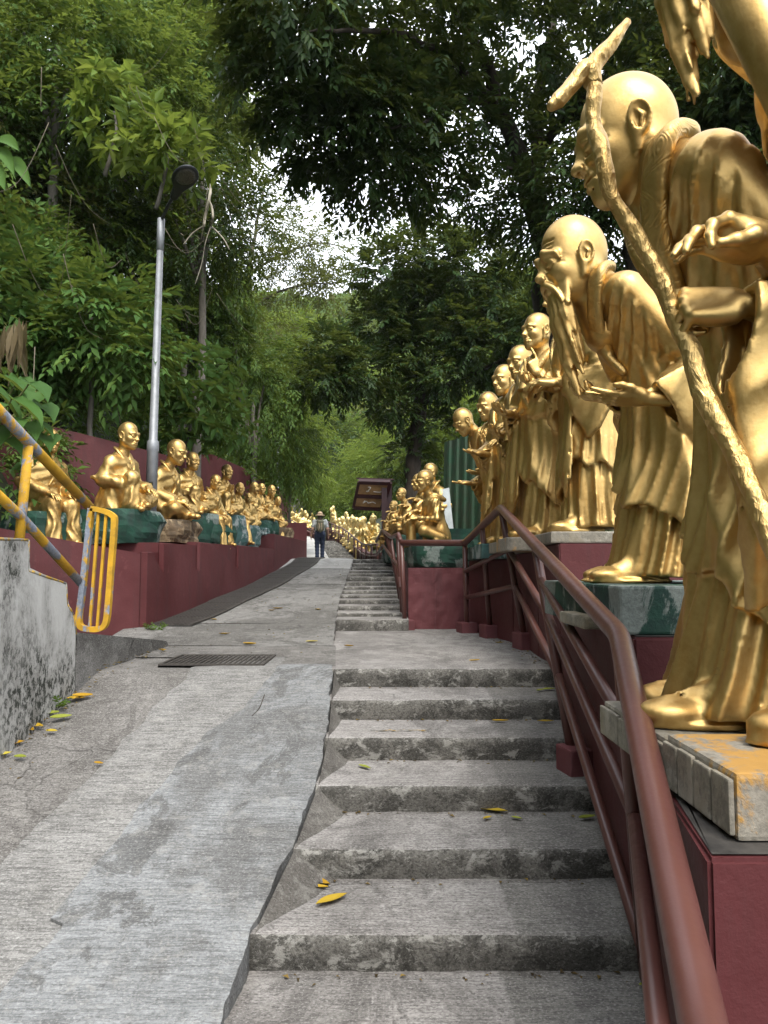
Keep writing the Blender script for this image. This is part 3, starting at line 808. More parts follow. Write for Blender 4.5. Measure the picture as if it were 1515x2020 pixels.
def body_standing(name, c):
    """robe with sleeves. c: lean, arms {side: (elbow, wrist, drop)}, voxel h, folds, seed"""
    h = c.get('h', 0.010); g = np.random.default_rng(c.get('seed', 1))
    lean = c.get('lean', 0.15); p0 = c.get('seed', 1) * 1.37
    sx = c.get('girth', 1.0)
    lp = c.get('lp', 1.6)
    cx = lambda z: lean * max(0, (z - 0.55) / 0.9) ** lp
    xm = 0.34 + lean
    for a in c['arms'].values(): xm = max(xm, a[1][0] + 0.08, a[0][0] + 0.1)
    s = Sdf((-0.36, -0.50, -0.01), (xm + 0.06, 0.50, 1.62), h)
    nf = c.get('nf', 11); amp = c.get('amp', 0.15); sl_ = c.get('slant', 0.5)
    ker = [(0.03, 0.0, 0, 0.205, 0.235), (0.12, 0.0, 0, 0.190, 0.225), (0.45, 0.005, 0, 0.172, 0.208), (0.80, cx(0.80), 0, 0.165, 0.198), (0.98, cx(0.98), 0, 0.150, 0.186)]
    fl = c.get('flare', 0.0); ker = [(z, x - 0.05 * fl * max(0, .6 - z) + c.get('base', 0.0) * max(0, 1 - z / 1.1), y, a * sx * (1 + fl * max(0, 0.7 - z)), b * sx * (1 + fl * max(0, 0.7 - z))) for z, x, y, a, b in ker]
    fold = lambda th, Z: amp * np.clip((1.05 - Z) / 0.75, 0.12, 1.0) * (ridge(nf * th / 6.2832 + 0.30 * np.sin(2.1 * Z + p0) + 0.22 * np.sin(2 * th + 4 * Z + p0)) + 0.45 * ridge(2.3 * nf * th / 6.2832 + 0.6 * np.sin(3 * Z + p0)))
    s.stack(ker, 0.02, fold=fold)
    # over-robe: shorter layer with a slanted, flicked hem
    hz = c.get('hem', 0.42)
    ker2 = [(hz - 0.20, 0.01, 0, 0.240, 0.262), (0.62, cx(0.62), 0, 0.200, 0.230), (0.90, cx(0.9), 0, 0.174, 0.210), (1.05, cx(1.05), 0, 0.160, 0.200), (1.22, cx(1.22), 0, 0.152, 0.206), (1.34, cx(1.34) - 0.01, 0, 0.126, 0.200), (1.42, cx(1.42) - 0.02, 0, 0.092, 0.145), (1.485, cx(1.485) - 0.030, 0, 0.074, 0.090)]
    ker2 = [(z, x + c.get('base', 0.0) * max(0, 1 - z / 1.1), y, a * sx, b * sx) for z, x, y, a, b in ker2]
    fold2 = lambda th, Z: amp * np.clip((1.30 - Z) / 0.75, 0.0, 1.0) * (0.85 * ridge((nf - 1) * th / 6.2832 + sl_ * 1.6 * Z * np.cos(th * 0.5) + 0.35 * np.sin(2.7 * Z + 1 + p0) + 0.3 * np.sin(3 * th - 3 * Z + p0)) + 0.4 * ridge(1.9 * nf * th / 6.2832 - sl_ * 2.5 * Z + 0.5 * np.sin(4 * Z + p0)))
    K = Sdf(s.lo, s.lo + s.h * (s.n - 1) - 1e-4, h); K.stack(ker2, 0.0, fold=fold2)
    def cut(X, Y, Z):
        th = np.arctan2(Y, X); return hz + 0.13 * np.sin(th * 2 + p0) + 0.05 * np.sin(5 * th + 2 * p0) + 0.03 * np.abs(np.sin(6 * th + p0)) - Z
    q = K.box(s.lo, (xm, 0.5, hz + 0.28)); sl, X, Y, Z = q
    K.D[sl] = np.maximum(K.D[sl], cut(X, Y, Z))
    # hollow under the hem, so that the over-robe reads as cloth
    K2 = Sdf(s.lo, s.lo + s.h * (s.n - 1) - 1e-4, h); K2.stack([(z, x, y, a - 0.036, b - 0.036) for z, x, y, a, b in ker2[:3]], 0.0, fold=fold2)
    n_ = K.D.shape[2]; zz = s.ax[2][:n_][None, None, :]
    K.D = np.where(zz < hz + 0.22, np.maximum(K.D, -K2.D), K.D)
    hh = np.maximum(0.008 - np.abs(K.D - s.D), 0) / 0.008; s.D = np.minimum(K.D, s.D) - hh * hh * 0.002
    # shoulders and sleeves
    for side, (elb, wri, drop) in c['arms'].items():
        y = 1 if side == 'L' else -1
        sh = np.array([cx(1.36) - 0.005, y * 0.160 * sx, 1.350]); e = np.array(elb, float); w = np.array(wri, float)
        s.ball(sh, (0.075, 0.075, 0.07), 0.05)
        s.cone(sh, e, 0.072, 0.070, 0.05)
        cuff = e + (w - e) * c.get('cuff', 0.74)
        s.cone(e, e + (cuff - e) * (0.72 if drop > 0 else 1), 0.068, 0.058, 0.03)
        if drop > 0: sleeve(s, e, cuff, drop, y, p0 + y, nf=c.get('snf', 5.0))
        else: s.cone(cuff + (w - e) * 0.06, cuff - (w - e) * 0.1, 0.050, 0.045, 0.01, 'sub')
        s.cone(cuff - (w - e) * 0.3, w, 0.034, 0.026, 0.006)
        # creases round the upper arm
        d = (e - sh); Ld = np.linalg.norm(d); d = d / Ld
        def arm(X, Y, Z, sh=sh, d=d, Ld=Ld):
            t = ((X - sh[0]) * d[0] + (Y - sh[1]) * d[1] + (Z - sh[2]) * d[2]) / Ld
            r2 = (X - sh[0] - t * Ld * d[0]) ** 2 + (Y - sh[1] - t * Ld * d[1]) ** 2 + (Z - sh[2] - t * Ld * d[2]) ** 2
            return c.get('crease', 0.010) * ridge(3.6 * t * t + 9 * (X - sh[0]) * 0.5 + 0.3 * np.sin(20 * Z + p0)) * np.clip((t - 0.25) / 0.3, 0, 1) * np.clip((1.15 - t) / 0.2, 0, 1) * (r2 < 0.0125)
        s.disp(arm, np.minimum(sh, e) - 0.11, np.maximum(sh, e) + 0.11)
    s.cone((cx(1.40) + 0.09, 0, 1.42), (cx(1.30) + 0.13, 0, 1.30), 0.036, 0.010, 0.015, 'sub')
    s.cone((cx(1.45) - 0.03, 0, 1.44), (cx(1.40) + 0.03, 0, 1.36), 0.062, 0.07, 0.02)
    # folds drawn across the chest from one shoulder
    A = c.get('drape', 0.013); sd = c.get('dir', 1)
    def dr(X, Y, Z):
        ang = np.arctan2((X - cx(1.2) + 0.10) - sd * 0.9 * (Y - sd * 0.16), 1.62 - Z)
        w = c.get('fq', 6.5) * ang + 0.16 * np.sin(5 * Z + p0)
        m = np.clip((Z - 0.86) / 0.2, 0, 1) * np.clip((1.43 - Z) / 0.15, 0, 1)
        return A * m * (ridge(w) + 0.4 * ridge(2.2 * w + 0.3))
    s.disp(dr, (-0.36, -0.27, 0.84), (xm, 0.27, 1.47))
    s.disp(lambda X, Y, Z: 0.0030 * np.sin(17 * X + 9 * Z + p0) * np.sin(19 * Y + 8 * Z), (-0.4, -0.5, 0), (xm, 0.5, 1.45))
    # hanging stole ends with flicked tips
    for i in range(c.get('tails', 3)):
        y = g.uniform(-0.17, 0.17); x = 0.18 * sx + cx(0.8); z1 = g.uniform(0.25, 0.45); wd = g.uniform(0.04, 0.07)
        s.slab([(x - .02, y - wd, 0.92), (x - .02, y + wd, 0.92), (x + 0.03, y + wd * 1.5, z1 + 0.05), (x + 0.038, y, z1 - 0.10), (x + 0.03, y - wd * 1.4, z1 + 0.08)], 0.011, 0.012, wave=0.012, freq=60, ph=i, axis=(0, 1, 0), rnd=0.008)
    # shoes
    for y in (1, -1):
        fx = 0.06 + (0.05 if y > 0 else 0) + c.get('step', 0.0)
        s.cone((fx - 0.09, y * 0.095, 0.042), (fx + 0.16, y * 0.115, 0.034), 0.042, 0.036, 0.02)
        s.ball((fx + 0.165, y * 0.115, 0.036), (0.075, 0.054, 0.034), 0.02)
        s.ball((fx + 0.05, y * 0.10, 0.062), (0.085, 0.040, 0.044), 0.03)
        s.ball((fx + 0.05, y * 0.107, 0.012), (0.205, 0.066, 0.020), 0.004)
        s.tube([(fx + 0.215, y * 0.10, 0.052), (fx + 0.17, y * 0.115, 0.073), (fx + 0.10, y * 0.11, 0.094)], 0.005, 0.006)
        s.tube([(fx + 0.10, y * 0.06, 0.07), (fx + 0.14, y * 0.09, 0.082), (fx + 0.13, y * 0.14, 0.072), (fx + 0.06, y * 0.152, 0.06)], 0.004, 0.005, 'sub')
    s.D = np.maximum(s.D, (0.0 - s.ax[2])[None, None, :])
    return s.mesh(name, GOLD), cx

def limb_folds(s, a, b, r, n, amp, p0, t0=0.0, t1=1.0):
    """ridges running along a limb from a to b"""
    a = np.array(a, float); b = np.array(b, float); d = b - a; L = np.linalg.norm(d); d = d / L
    ref = np.array([0, 1.0, 0]) if abs(d[1]) < 0.8 else np.array([1.0, 0, 0])
    e1 = np.cross(d, ref); e1 /= np.linalg.norm(e1); e2 = np.cross(d, e1)
    def f(X, Y, Z):
        x, y, z = X - a[0], Y - a[1], Z - a[2]
        t = (x * d[0] + y * d[1] + z * d[2]) / L
        ph = np.arctan2(x * e2[0] + y * e2[1] + z * e2[2], x * e1[0] + y * e1[1] + z * e1[2])
        r2 = x * x + y * y + z * z - (t * L) ** 2
        return amp * ridge(n * ph / 6.2832 + 0.5 * np.sin(3.2 * t + p0) + 0.25 * np.sin(7 * t + 2 * p0), 1.2) * np.clip((t - t0) / 0.25, 0, 1) * np.clip((t1 + 0.1 - t) / 0.15, 0, 1) * np.clip((r * 1.7 - np.sqrt(np.maximum(r2, 0))) / (0.4 * r), 0, 1)
    s.disp(f, np.minimum(a, b) - r * 1.7, np.maximum(a, b) + r * 1.7)

def body_seated(name, c):
    """seated figure; z=0 is the seat. c: legs {side: (knee, ankle)}, arms {side: (elbow, wrist, drop)}, lean, bare"""
    h = c.get('h', 0.011); p0 = c.get('seed', 1) * 1.7; lean = c.get('lean', 0.08); sx = c.get('girth', 1.0); bare = c.get('bare', False)
    cx = lambda z: lean * max(0, z / 0.6) ** 1.4
    pts = [np.array(q, float) for l in c['legs'].values() for q in l] + [np.array(q[:2][j], float) for q in c['arms'].values() for j in (0, 1)]
    lo = np.minimum(np.min(pts, 0) - 0.17, (-0.30, -0.36, -0.12)); hi = np.maximum(np.max(pts, 0) + 0.2, (0.30, 0.36, 0.76))
    s = Sdf(lo, hi, h)
    ker = [(-0.02, 0.02, 0, 0.215, 0.245), (0.10, 0.01, 0, 0.195, 0.225), (0.28, cx(.28), 0, 0.152, 0.190), (0.46, cx(.46), 0, 0.150, 0.198), (0.57, cx(.57), 0, 0.126, 0.192), (0.65, cx(.65) - 0.02, 0, 0.085, 0.130), (0.715, cx(.715) - 0.03, 0, 0.066, 0.078)]
    ker = [(z, x, y, a * sx, b * sx) for z, x, y, a, b in ker]
    amp = 0.02 if bare else c.get('amp', 0.10)
    fold = lambda th, Z: amp * np.clip((0.6 - Z) / 0.5, 0.0, 1.0) * (ridge(10 * th / 6.2832 + 1.2 * Z * np.cos(th * 0.5) + 0.3 * np.sin(4 * Z + p0) + 0.3 * np.sin(2 * th + p0)) + 0.4 * ridge(21 * th / 6.2832 - 2 * Z + p0))
    s.stack(ker, 0.02, fold=fold)
    for side, (kn, an) in c['legs'].items():
        y = 1 if side == 'L' else -1; kn = np.array(kn, float); an = np.array(an, float); hp = np.array([0.03, y * 0.10, 0.09])
        s.cone(hp, kn, 0.115, 0.082, 0.07); s.cone(kn, an, 0.080, 0.074, 0.03)
        if not bare:
            s.cone(kn + (an - kn) * 0.7, an + (an - kn) * 0.02, 0.075, 0.098, 0.05)
            limb_folds(s, hp, kn, 0.11, 5, 0.018, p0 + y, 0.15, 1.0); limb_folds(s, kn, an, 0.095, 6, 0.022, p0 - y, 0.0, 1.05)
            s.slab([hp + (-0.05, y * 0.05, 0), kn + (-0.02, y * 0.03, -0.02), np.array([kn[0] - 0.03, kn[1] + y * 0.02, min(kn[2], 0.05) - 0.06]), np.array([0.0, y * 0.19, -0.06])], 0.03, 0.05, wave=0.012, freq=45, ph=p0, rnd=0.02, axis=(1, 0, 0))
        fd = np.array(c.get('feet', {}).get(side, (1, 0, -0.1)), float); fd /= np.linalg.norm(fd)
        s.cone(an + (an - kn) / np.linalg.norm(an - kn) * 0.035 - fd * 0.05, an + (an - kn) / np.linalg.norm(an - kn) * 0.05 + fd * 0.14, 0.040, 0.034, 0.015)
        s.ball(an + (an - kn) / np.linalg.norm(an - kn) * 0.052 + fd * 0.135, (0.05, 0.044, 0.034), 0.02)
    ks = list(c['legs'].values())
    if not bare:   # cloth slung between the legs
        m0 = (np.array(ks[0][0], float) + np.array(ks[1][0], float)) / 2
        s.ball(np.array([m0[0] * 0.55, m0[1], m0[2] * 0.5]), (0.17, 0.15, 0.07), 0.09)
    for side, (elb, wri, drop) in c['arms'].items():
        y = 1 if side == 'L' else -1
        sh = np.array([cx(.55), y * 0.165 * sx, 0.555]); e = np.array(elb, float); w = np.array(wri, float)
        s.ball(sh, (0.072, 0.07, 0.07), 0.05)
        if bare:
            s.cone(sh, e, 0.058, 0.046, 0.04); s.cone(e, w, 0.046, 0.029, 0.02)
        else:
            s.cone(sh, e, 0.080, 0.078, 0.05)
            cuff = e + (w - e) * 0.78
            s.cone(e, cuff, 0.076, 0.066, 0.03)
            if drop > 0: sleeve(s, e, cuff, drop, y, p0 + y, nf=4.0)
            s.cone(cuff - (w - e) * 0.3, w, 0.034, 0.026, 0.006)
            limb_folds(s, sh, e, 0.075, 4, 0.014, p0 + y, 0.2, 1.0)
    s.cone((cx(.62) + 0.08, 0, 0.66), (cx(.5) + 0.13, 0, 0.53), 0.036, 0.010, 0.015, 'sub')
    sd = c.get('dir', 1)
    def dr(X, Y, Z):
        ang = np.arctan2((X + 0.06) - sd * 0.9 * (Y - sd * 0.16), 0.88 - Z); w = 6.0 * ang + 0.18 * np.sin(6 * Z + p0)
        return c.get('drape', 0.013) * np.clip((Z - 0.12) / 0.15, 0, 1) * np.clip((0.68 - Z) / 0.08, 0, 1) * (ridge(w) + 0.4 * ridge(2.2 * w + 0.3))
    s.disp(dr, (-0.3, -0.27, 0.12), (0.4, 0.27, 0.70))
    if bare:       # sash over one shoulder
        s.tube(smooth_path([(-.05, 0.13, .60), (cx(.6), .12, .66), (cx(.5) + .12, .03, .50), (cx(.3) + .15, -.12, .30), (0.02, -.20, .16)], 4), 0.036, 0.02)
        s.tube(smooth_path([(-.05, -0.10, .58), (cx(.6), -.08, .655), (cx(.5) + .10, -.02, .56), (cx(.5) + .09, .10, .50), (0.0, .2, .44)], 4), 0.030, 0.02)
    return s.mesh(name, GOLD), cx

def seated_collar(cx, sx, h=0.007):
    s = Sdf((-0.22, -0.2, 0.25), (0.40, 0.2, 0.80), h)
    for y in (1, -1):
        pts = smooth_path([(cx(.7) - 0.085, y * .004, 0.735), (cx(.7) - .06, y * 0.06, 0.73), (cx(.64) + .035, y * .090, 0.665), (cx(.5) + .142 * sx, y * .036, 0.49), (cx(.32) + .152 * sx, -.06 if y > 0 else .06, 0.31)], 5)
        off = np.array([-0.010, y * 0.022, 0.004])
        for q in (0.0, 0.6, 1.2): s.tube(pts + off * q, 0.0155, 0.010)
    return s.mesh('collar', GOLD)

HEADS = {}
def get_head(k):
    if k not in HEADS:
        spec = {
            'smiling': dict(elong=1.10, smile=1.0, old=0.5, h=0.003),
            'whiskers': dict(elong=1.14, smile=0.3, old=1.0, beard='long', brow=1.2, h=0.0038, blen=0.33),
            'near_beard': dict(elong=1.1, smile=0.2, old=0.8, beard='long', brow=1.2, h=0.005, blen=0.27),
            'crowned': dict(smile=0.2, old=0.4, hair='crown', beard='thin', h=0.006),
            'calm': dict(smile=0.3, old=0.1, h=0.0044),
            'round': dict(elong=0.97, smile=0.8, old=0.3, h=0.0044),
            'old': dict(elong=1.06, smile=0.8, old=0.7, h=0.0042, brow=1.2),
            'stern': dict(smile=0.0, old=0.6, brow=1.25, h=0.0044),
            'cap': dict(smile=0.4, old=0.6, hair='cap', h=0.0055),
            'scarf': dict(smile=0.4, old=0.6, hair='scarf', h=0.0055),
            'tufted': dict(elong=1.08, smile=0.5, old=1.0, beard='tuft', brow=1.2, h=0.0055),
        }[k]
        HEADS[k] = head_mesh('head', **spec)
    return HEADS[k]

def add_head(root, kind, at, pitch=0.2, yaw=0.0, roll=0.0, scale=1.0):
    """at: the hollow of the throat; the head nods by pitch about it"""
    o = put('head', get_head(kind), root)
    M = Matrix.Translation(Vector(at)) @ Matrix.Rotation(yaw, 4, 'Z') @ Matrix.Rotation(pitch, 4, 'Y') @ Matrix.Rotation(roll, 4, 'X') @ Matrix.Scale(scale, 4) @ Matrix.Translation((0.05, 0, 0.055))
    o.matrix_local = M
    return o
# ---------------------------------------------------------------- levels of the place
SL_T, SL_H, SL_Y0, SL_Z0 = 0.448, 0.118, 2.594, -1.243
LAND_Z = SL_Z0 + 5 * SL_H
NOSE1 = [(SL_Y0 + SL_T * k, SL_Z0 + SL_H * k) for k in range(-6, 6)]
UP_V = [1222, 1209, 1195, 1183, 1174, 1165, 1157, 1148, 1138, 1131, 1125, 1118, 1111, 1103]
NOSE2 = [(7.7 + 0.45 * k, P(0, v, 7.7 + 0.45 * k).z) for k, v in enumerate(UP_V)]
CREST = NOSE2[-1]

def stair_left(Y):
    pts = [(0.0, -0.62)] + [(SL_Y0 + SL_T * k, P(u, v, SL_Y0 + SL_T * k).x) for k, (u, v) in enumerate([(492, 1845), (575, 1669), (622, 1550), (643, 1452), (650, 1378), (656, 1319)])] + [(6.3, -0.43), (7.7, -0.50), (9.5, -0.56), (13.55, -0.575), (20, -1.2), (26, -1.95), (33, -2.8), (40, -4.1), (60, -9)]
    return float(np.interp(Y, [p[0] for p in pts], [p[1] for p in pts]))

RZ = [(-2, SL_Z0 + SL_H / SL_T * (-2 - SL_Y0)), (4.834, LAND_Z), (6.2, LAND_Z + 0.008)] + NOSE2 + [(14.6, CREST[1] + 0.03), (17, CREST[1] + 0.0), (21, CREST[1] - 0.03), (24, CREST[1] + 0.02), (27, CREST[1] + 0.28), (33, 1.05), (40, 1.76), (60, 3.2), (90, 5)]
def ramp_z(Y):
    return float(np.interp(Y, [p[0] for p in RZ], [p[1] for p in RZ]))

WALL_X = [(0.3, 0.30), (0.9, 0.42), (1.3, 0.555), (1.85, 0.66), (2.45, 0.86), (3.5, 1.0), (5.0, 1.13), (6.3, 1.17), (7.75, 0.90)]
def wall_x(Y): return float(np.interp(Y, [p[0] for p in WALL_X], [p[1] for p in WALL_X]))
RED_L = [(6.9, -2.40), (7.3, -2.34), (9.0, -2.12), (11, -1.88), (13.2, -1.66), (16, -1.62), (19, -2.1), (24, -3.0), (33, -4.4), (41, -5.6)]
def red_x(Y): return float(np.interp(Y, [p[0] for p in RED_L], [p[1] for p in RED_L]))

def surface_z(X, Y):
    """top of what one walks on"""
    if X < stair_left(Y): return ramp_z(Y)
    if Y < NOSE1[-1][0]:
        k = math.floor((Y - SL_Y0) / SL_T); return SL_Z0 + SL_H * k
    if Y < NOSE2[0][0]: return LAND_Z
    k = min(13, int((Y - 7.7) / 0.45)); return NOSE2[k][1]

def on_ground(u, v):
    Y = 1.2
    while Y < 40:
        p = P(u, v, Y)
        if p.z <= surface_z(p.x, Y): return Vector((p.x, Y, surface_z(p.x, Y)))
        Y += 0.01
    return P(u, v, 10)

# ---------------------------------------------------------------- ground and hills
def smooth01(t): t = max(0, min(1, t)); return t * t * (3 - 2 * t)
def ground_z(X, Y):
    Yc = max(-2, min(60, Y))
    base = ramp_z(Yc) - 0.45
    ctr = float(np.interp(Y, [14, 26, 40, 60], [0, -1.2, -3.2, -7]))
    x = X - ctr
    left = smooth01((-x - 2.9) / 1.2) * 0.9 + max(0, -x - 3.7) * float(np.interp(Y, [0, 12, 40, 70], [2.1, 1.9, 0.6, 0.2]))
    left = min(left, float(np.interp(Y, [0, 30, 70], [24, 22, 6])))
    right = smooth01((x - 1.9) / 1.0) * 0.5 + max(0, x - 3.0) * 0.08
    z = base + left + right
    hill = max(0, Y - 62) * 0.50 - max(0, Y - 150) * 0.5 + 5 * math.sin(X * 0.035 + 1.0) * smooth01((Y - 70) / 60) + abs(X + 12) * 0.05 * smooth01((Y - 60) / 60)
    z += hill
    z += 0.25 * mnoise.noise((X * 0.3, Y * 0.3, 0)) * smooth01((abs(x + 1) - 3.4) / 2)
    return z
def grid_sheet(name, xs, ys, f, mat, smooth=True):
    V = np.array([(x, y, f(x, y)) for y in ys for x in xs], np.float32)
    n = len(xs); i = (np.arange(len(ys) - 1)[:, None] * n + np.arange(n - 1)[None]).ravel()
    return np_mesh(name, V, np.stack([i, i + 1, i + n + 1, i + n], 1), smooth, mat)
gx = np.concatenate([np.linspace(-400, -40, 19)[:-1], np.linspace(-40, 20, 81), np.linspace(20, 400, 20)[1:]])
gy = np.concatenate([np.linspace(-60, -6, 8)[:-1], np.linspace(-6, 50, 90), np.linspace(52, 200, 50), np.linspace(210, 600, 14)])
tag(put('ground', grid_sheet('ground', gx, gy, ground_z, FOREST_FLOOR)), kind='structure')

# ---------------------------------------------------------------- the ramp, poured in strips
ramp = empty('ramp'); tag(ramp, kind='structure')
def n2(x, y, s, o=0): return mnoise.noise((x * s, y * s, o))
def left_edge(Y):
    return float(np.interp(Y, [0, 3.7, 4.5, 5.9, 6.6, 7.3], [-2.3, -2.12, -2.02, -2.2, -2.45, -2.5])) if Y < 7.3 else red_x(Y) - 0.08
A_LINE = [(360, 1342), (277, 1422), (220, 1490), (162, 1547), (83, 1617), (0, 1704), (-130, 1830)]
B_LINE = [(548, 1318), (480, 1402), (407, 1450), (370, 1495), (323, 1543), (254, 1630), (185, 1715), (120, 1792), (104, 1818), (127, 1829), (90, 1870), (46, 1908), (0, 1968), (-70, 2060)]
def line_xy(L):
    out = []
    for u, v in L:
        # where the sight line meets the sloping ramp
        Y = 1.0
        while P(u, v, Y).z > ramp_z(Y): Y += 0.004
        out.append((Y, P(u, v, Y).x))
    return sorted(out)
A_XY, B_XY = line_xy(A_LINE), line_xy(B_LINE)
def on_line(L, Y): return float(np.interp(Y, [q[0] for q in L], [q[1] for q in L]))
def strip(name, y0, y1, fl, fr, lift, mat, ny, nx, skirt=True, seed=0, thick=0.25, wob=0.006):
    """a poured slab between two edges, with its real thickness"""
    ys = np.linspace(y0, y1, ny); rows = []
    for Y in ys:
        a, b = fl(Y), fr(Y)
        row = []
        for t in np.linspace(0, 1, nx):
            X = a + (b - a) * t
            row.append((X, Y, ramp_z(Y) + lift + wob * n2(X, Y, 1.6, seed) + 0.3 * wob * n2(X, Y, 9, seed)))
        r = []
        if skirt: r.append((row[0][0] + 0.002, Y, row[0][2] - thick)); row[0] = (row[0][0], Y, row[0][2] - 0.004); row[-1] = (row[-1][0], Y, row[-1][2] - 0.004)
        r += row
        if skirt: r.append((row[-1][0] - 0.002, Y, row[-1][2] - thick))
        rows.append(r)
    n = len(rows[0]); V = np.array([p for r in rows for p in r], np.float32)
    i = (np.arange(ny - 1)[:, None] * n + np.arange(n - 1)[None]).ravel()
    Fq = [np.stack([i, i + 1, i + n + 1, i + n], 1)]
    Fq[0] = np.vstack([Fq[0], np.array([[0, n - 1, n - 2, 1]]) * 0 + np.array([[0, 1, n - 2, n - 1]]), np.array([[(ny - 1) * n + n - 1, (ny - 1) * n + n - 2, (ny - 1) * n + 1, (ny - 1) * n]])])
    me = np_mesh(name, V, Fq, False, mat)
    return put(name, me, ramp)
jag = lambda Y, s, a: a * (n2(0, Y, 5, s) + 0.5 * n2(0, Y, 17, s) + 0.3 * n2(0, Y, 45, s))
fA = lambda Y: on_line(A_XY, Y) + jag(Y, 3, 0.035)
fB = lambda Y: on_line(B_XY, Y) + jag(Y, 8, 0.022)
fE = lambda Y: stair_left(Y) + jag(Y, 5, 0.016)
strip('concrete_slab', 0.2, 5.42, left_edge, lambda Y: fA(Y) + 0.06, -0.012, RAMP_OLD, 90, 10, seed=1)
strip('concrete_slab', 0.2, 5.42, fA, lambda Y: fB(Y) + 0.05, 0.0, RAMP_MID, 160, 8, seed=2)
strip('concrete_slab', 0.2, 4.95, fB, fE, 0.014, RAMP_NEW, 200, 12, seed=3)
strip('concrete_slab', 4.95, 5.42, lambda Y: fB(4.95) - 0.02, lambda Y: stair_left(Y) + 0.02, 0.004, RAMP_OLD, 10, 6, seed=13)
# beyond the drain: slabs with joints across
JO = [5.42, 6.15, 7.4, 8.9, 10.6, 12.4, 14.4]
for i in range(len(JO) - 1):
    strip('concrete_slab', JO[i] + 0.008, JO[i + 1], left_edge, lambda Y: stair_left(Y) + (0.02 if Y < 6.2 else 0.0) + jag(Y, 5, 0.01), 0.002 * (i % 3), [RAMP_OLD, RAMP_UP, RAMP_UP, RAMP_UP, RAMP_UP, FAR_CONC][i], 24, 12, seed=20 + i)
JO2 = [14.41, 18, 22, 26, 30, 34, 38, 42, 52]
for i in range(len(JO2) - 1):
    strip('concrete_slab', JO2[i] + 0.01, JO2[i + 1], lambda Y: red_x(Y) - 0.1, lambda Y: stair_left(Y), 0.0, FAR_CONC, 10, 4, seed=40 + i)

# ---------------------------------------------------------------- steps
def slab_step(name, xl, xr, y0, y1, ztop, h, parent, mt, mr, seed, nx=90, split=None):
    """one concrete step: worn nosing, pitted riser; treads coloured paler for wear and skylight, risers darker with grime"""
    xs = np.linspace(xl, xr, nx)
    prof = [(0.004, -h), (0.0, -h * 0.6), (-0.002, -h * 0.25), (0.003, -0.016), (0.012, -0.004), (0.035, 0.0)] + [(t, 0.0) for t in np.linspace(0.09, y1 - y0, 5)]
    V = []; n = len(prof)
    for x in xs:
        for j, (dy, dz) in enumerate(prof):
            w = n2(x, y0, 7, seed + j * 0.15)
            wear = max(0, n2(x, y0, 3.3, seed + 9)) + 1.2 * max(0, n2(x, y0, 14, seed + 5) - 0.22) * (1 if j in (3, 4) else 0.25)
            px = 0.010 * n2(x, dz * 2, 22, seed + 2) if j < 4 else 0
            V.append((x, y0 + dy + 0.007 * w + 0.012 * wear * (j < 6) + px * 0.5, ztop + dz + 0.003 * n2(x, y0 + dy, 6, seed + 4) - 0.010 * wear * (j in (3, 4, 5))))
    i = (np.arange(nx - 1)[:, None] * n + np.arange(n - 1)[None]).ravel()
    Fq = np.stack([i, i + n, i + n + 1, i + 1], 1)
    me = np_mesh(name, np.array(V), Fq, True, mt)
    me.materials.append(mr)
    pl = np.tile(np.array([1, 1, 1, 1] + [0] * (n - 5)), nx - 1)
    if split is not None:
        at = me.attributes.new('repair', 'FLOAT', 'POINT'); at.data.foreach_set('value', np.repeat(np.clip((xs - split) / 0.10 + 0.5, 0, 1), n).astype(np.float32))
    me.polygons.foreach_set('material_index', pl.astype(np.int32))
    return put(name, me, parent)

stairs = empty('stairs'); tag(stairs, kind='structure')
for k in range(-3, 6):
    y0, z = SL_Y0 + SL_T * k, SL_Z0 + SL_H * k
    y1 = y0 + SL_T + 0.03 if k < 5 else 7.75
    xl = stair_left(y0) - 0.10; xr = wall_x(y0 + 0.2) + 0.10
    split = {0: 1010, 1: 1000, 2: 985, 3: 985, 4: 970, 5: None, -1: 1020, -2: 1020, -3: 1020}[k]
    sx_ = (split - 757.5) / F_PX * y0 if split else None
    if k < 5: slab_step('step', xl, xr, y0, y1, z, SL_H, stairs, TREAD, RISER, 10 + k * 3.7, split=sx_)
    else:
        slab_step('step', xl, xr, y0, y0 + 0.5, z, SL_H, stairs, TREAD, RISER, 10 + k * 3.7)
        me = grid_sheet('landing', np.linspace(-0.7, 1.35, 14), np.linspace(y0 + 0.49, 8.1, 20), lambda x, y: LAND_Z - 0.001 + 0.006 * n2(x, y, 1.4, 4), TREAD)
        put('landing', me, stairs)
    # mortar wedge between the ramp's flank and the tread
    if 0 <= k < 5:
        g = np.random.default_rng(k + 50)
        xe = lambda Y: stair_left(Y) + 0.012
        w = [0.27, 0.20, 0.15, 0.07, 0.04][k]
        Ya, Yb = y0 + 0.015, y0 + SL_T + 0.01
        top = [Vector((xe(Y), Y, ramp_z(Y) - 0.004)) for Y in np.linspace(Ya, Yb, 7)]
        bot = [Vector((xe(Y) + w * (t ** 0.8) * (1 - 0.35 * t) + 0.02 + 0.012 * n2(t * 3, k, 3, 2), Y, z - 0.012)) for t, Y in zip(np.linspace(0, 1, 7), np.linspace(Ya + 0.01, Yb - 0.012, 7))]
        bm = bmesh.new(); N = 4; rows = []
        for a, b in zip(top, bot):
            rows.append([bm.verts.new(a.lerp(b, j / N) + Vector((0, 0, -0.012 * math.sin(math.pi * j / N) + 0.004 * n2(a.y, j, 5, k)))) for j in range(N + 1)])
        for i in range(6):
            for j in range(N): bm.faces.new((rows[i][j], rows[i][j + 1], rows[i + 1][j + 1], rows[i + 1][j]))
        put('mortar_fillet', bm_mesh('mortar_fillet', bm, MORTAR, True), stairs)
upper = empty('upper_stairs'); tag(upper, kind='structure')
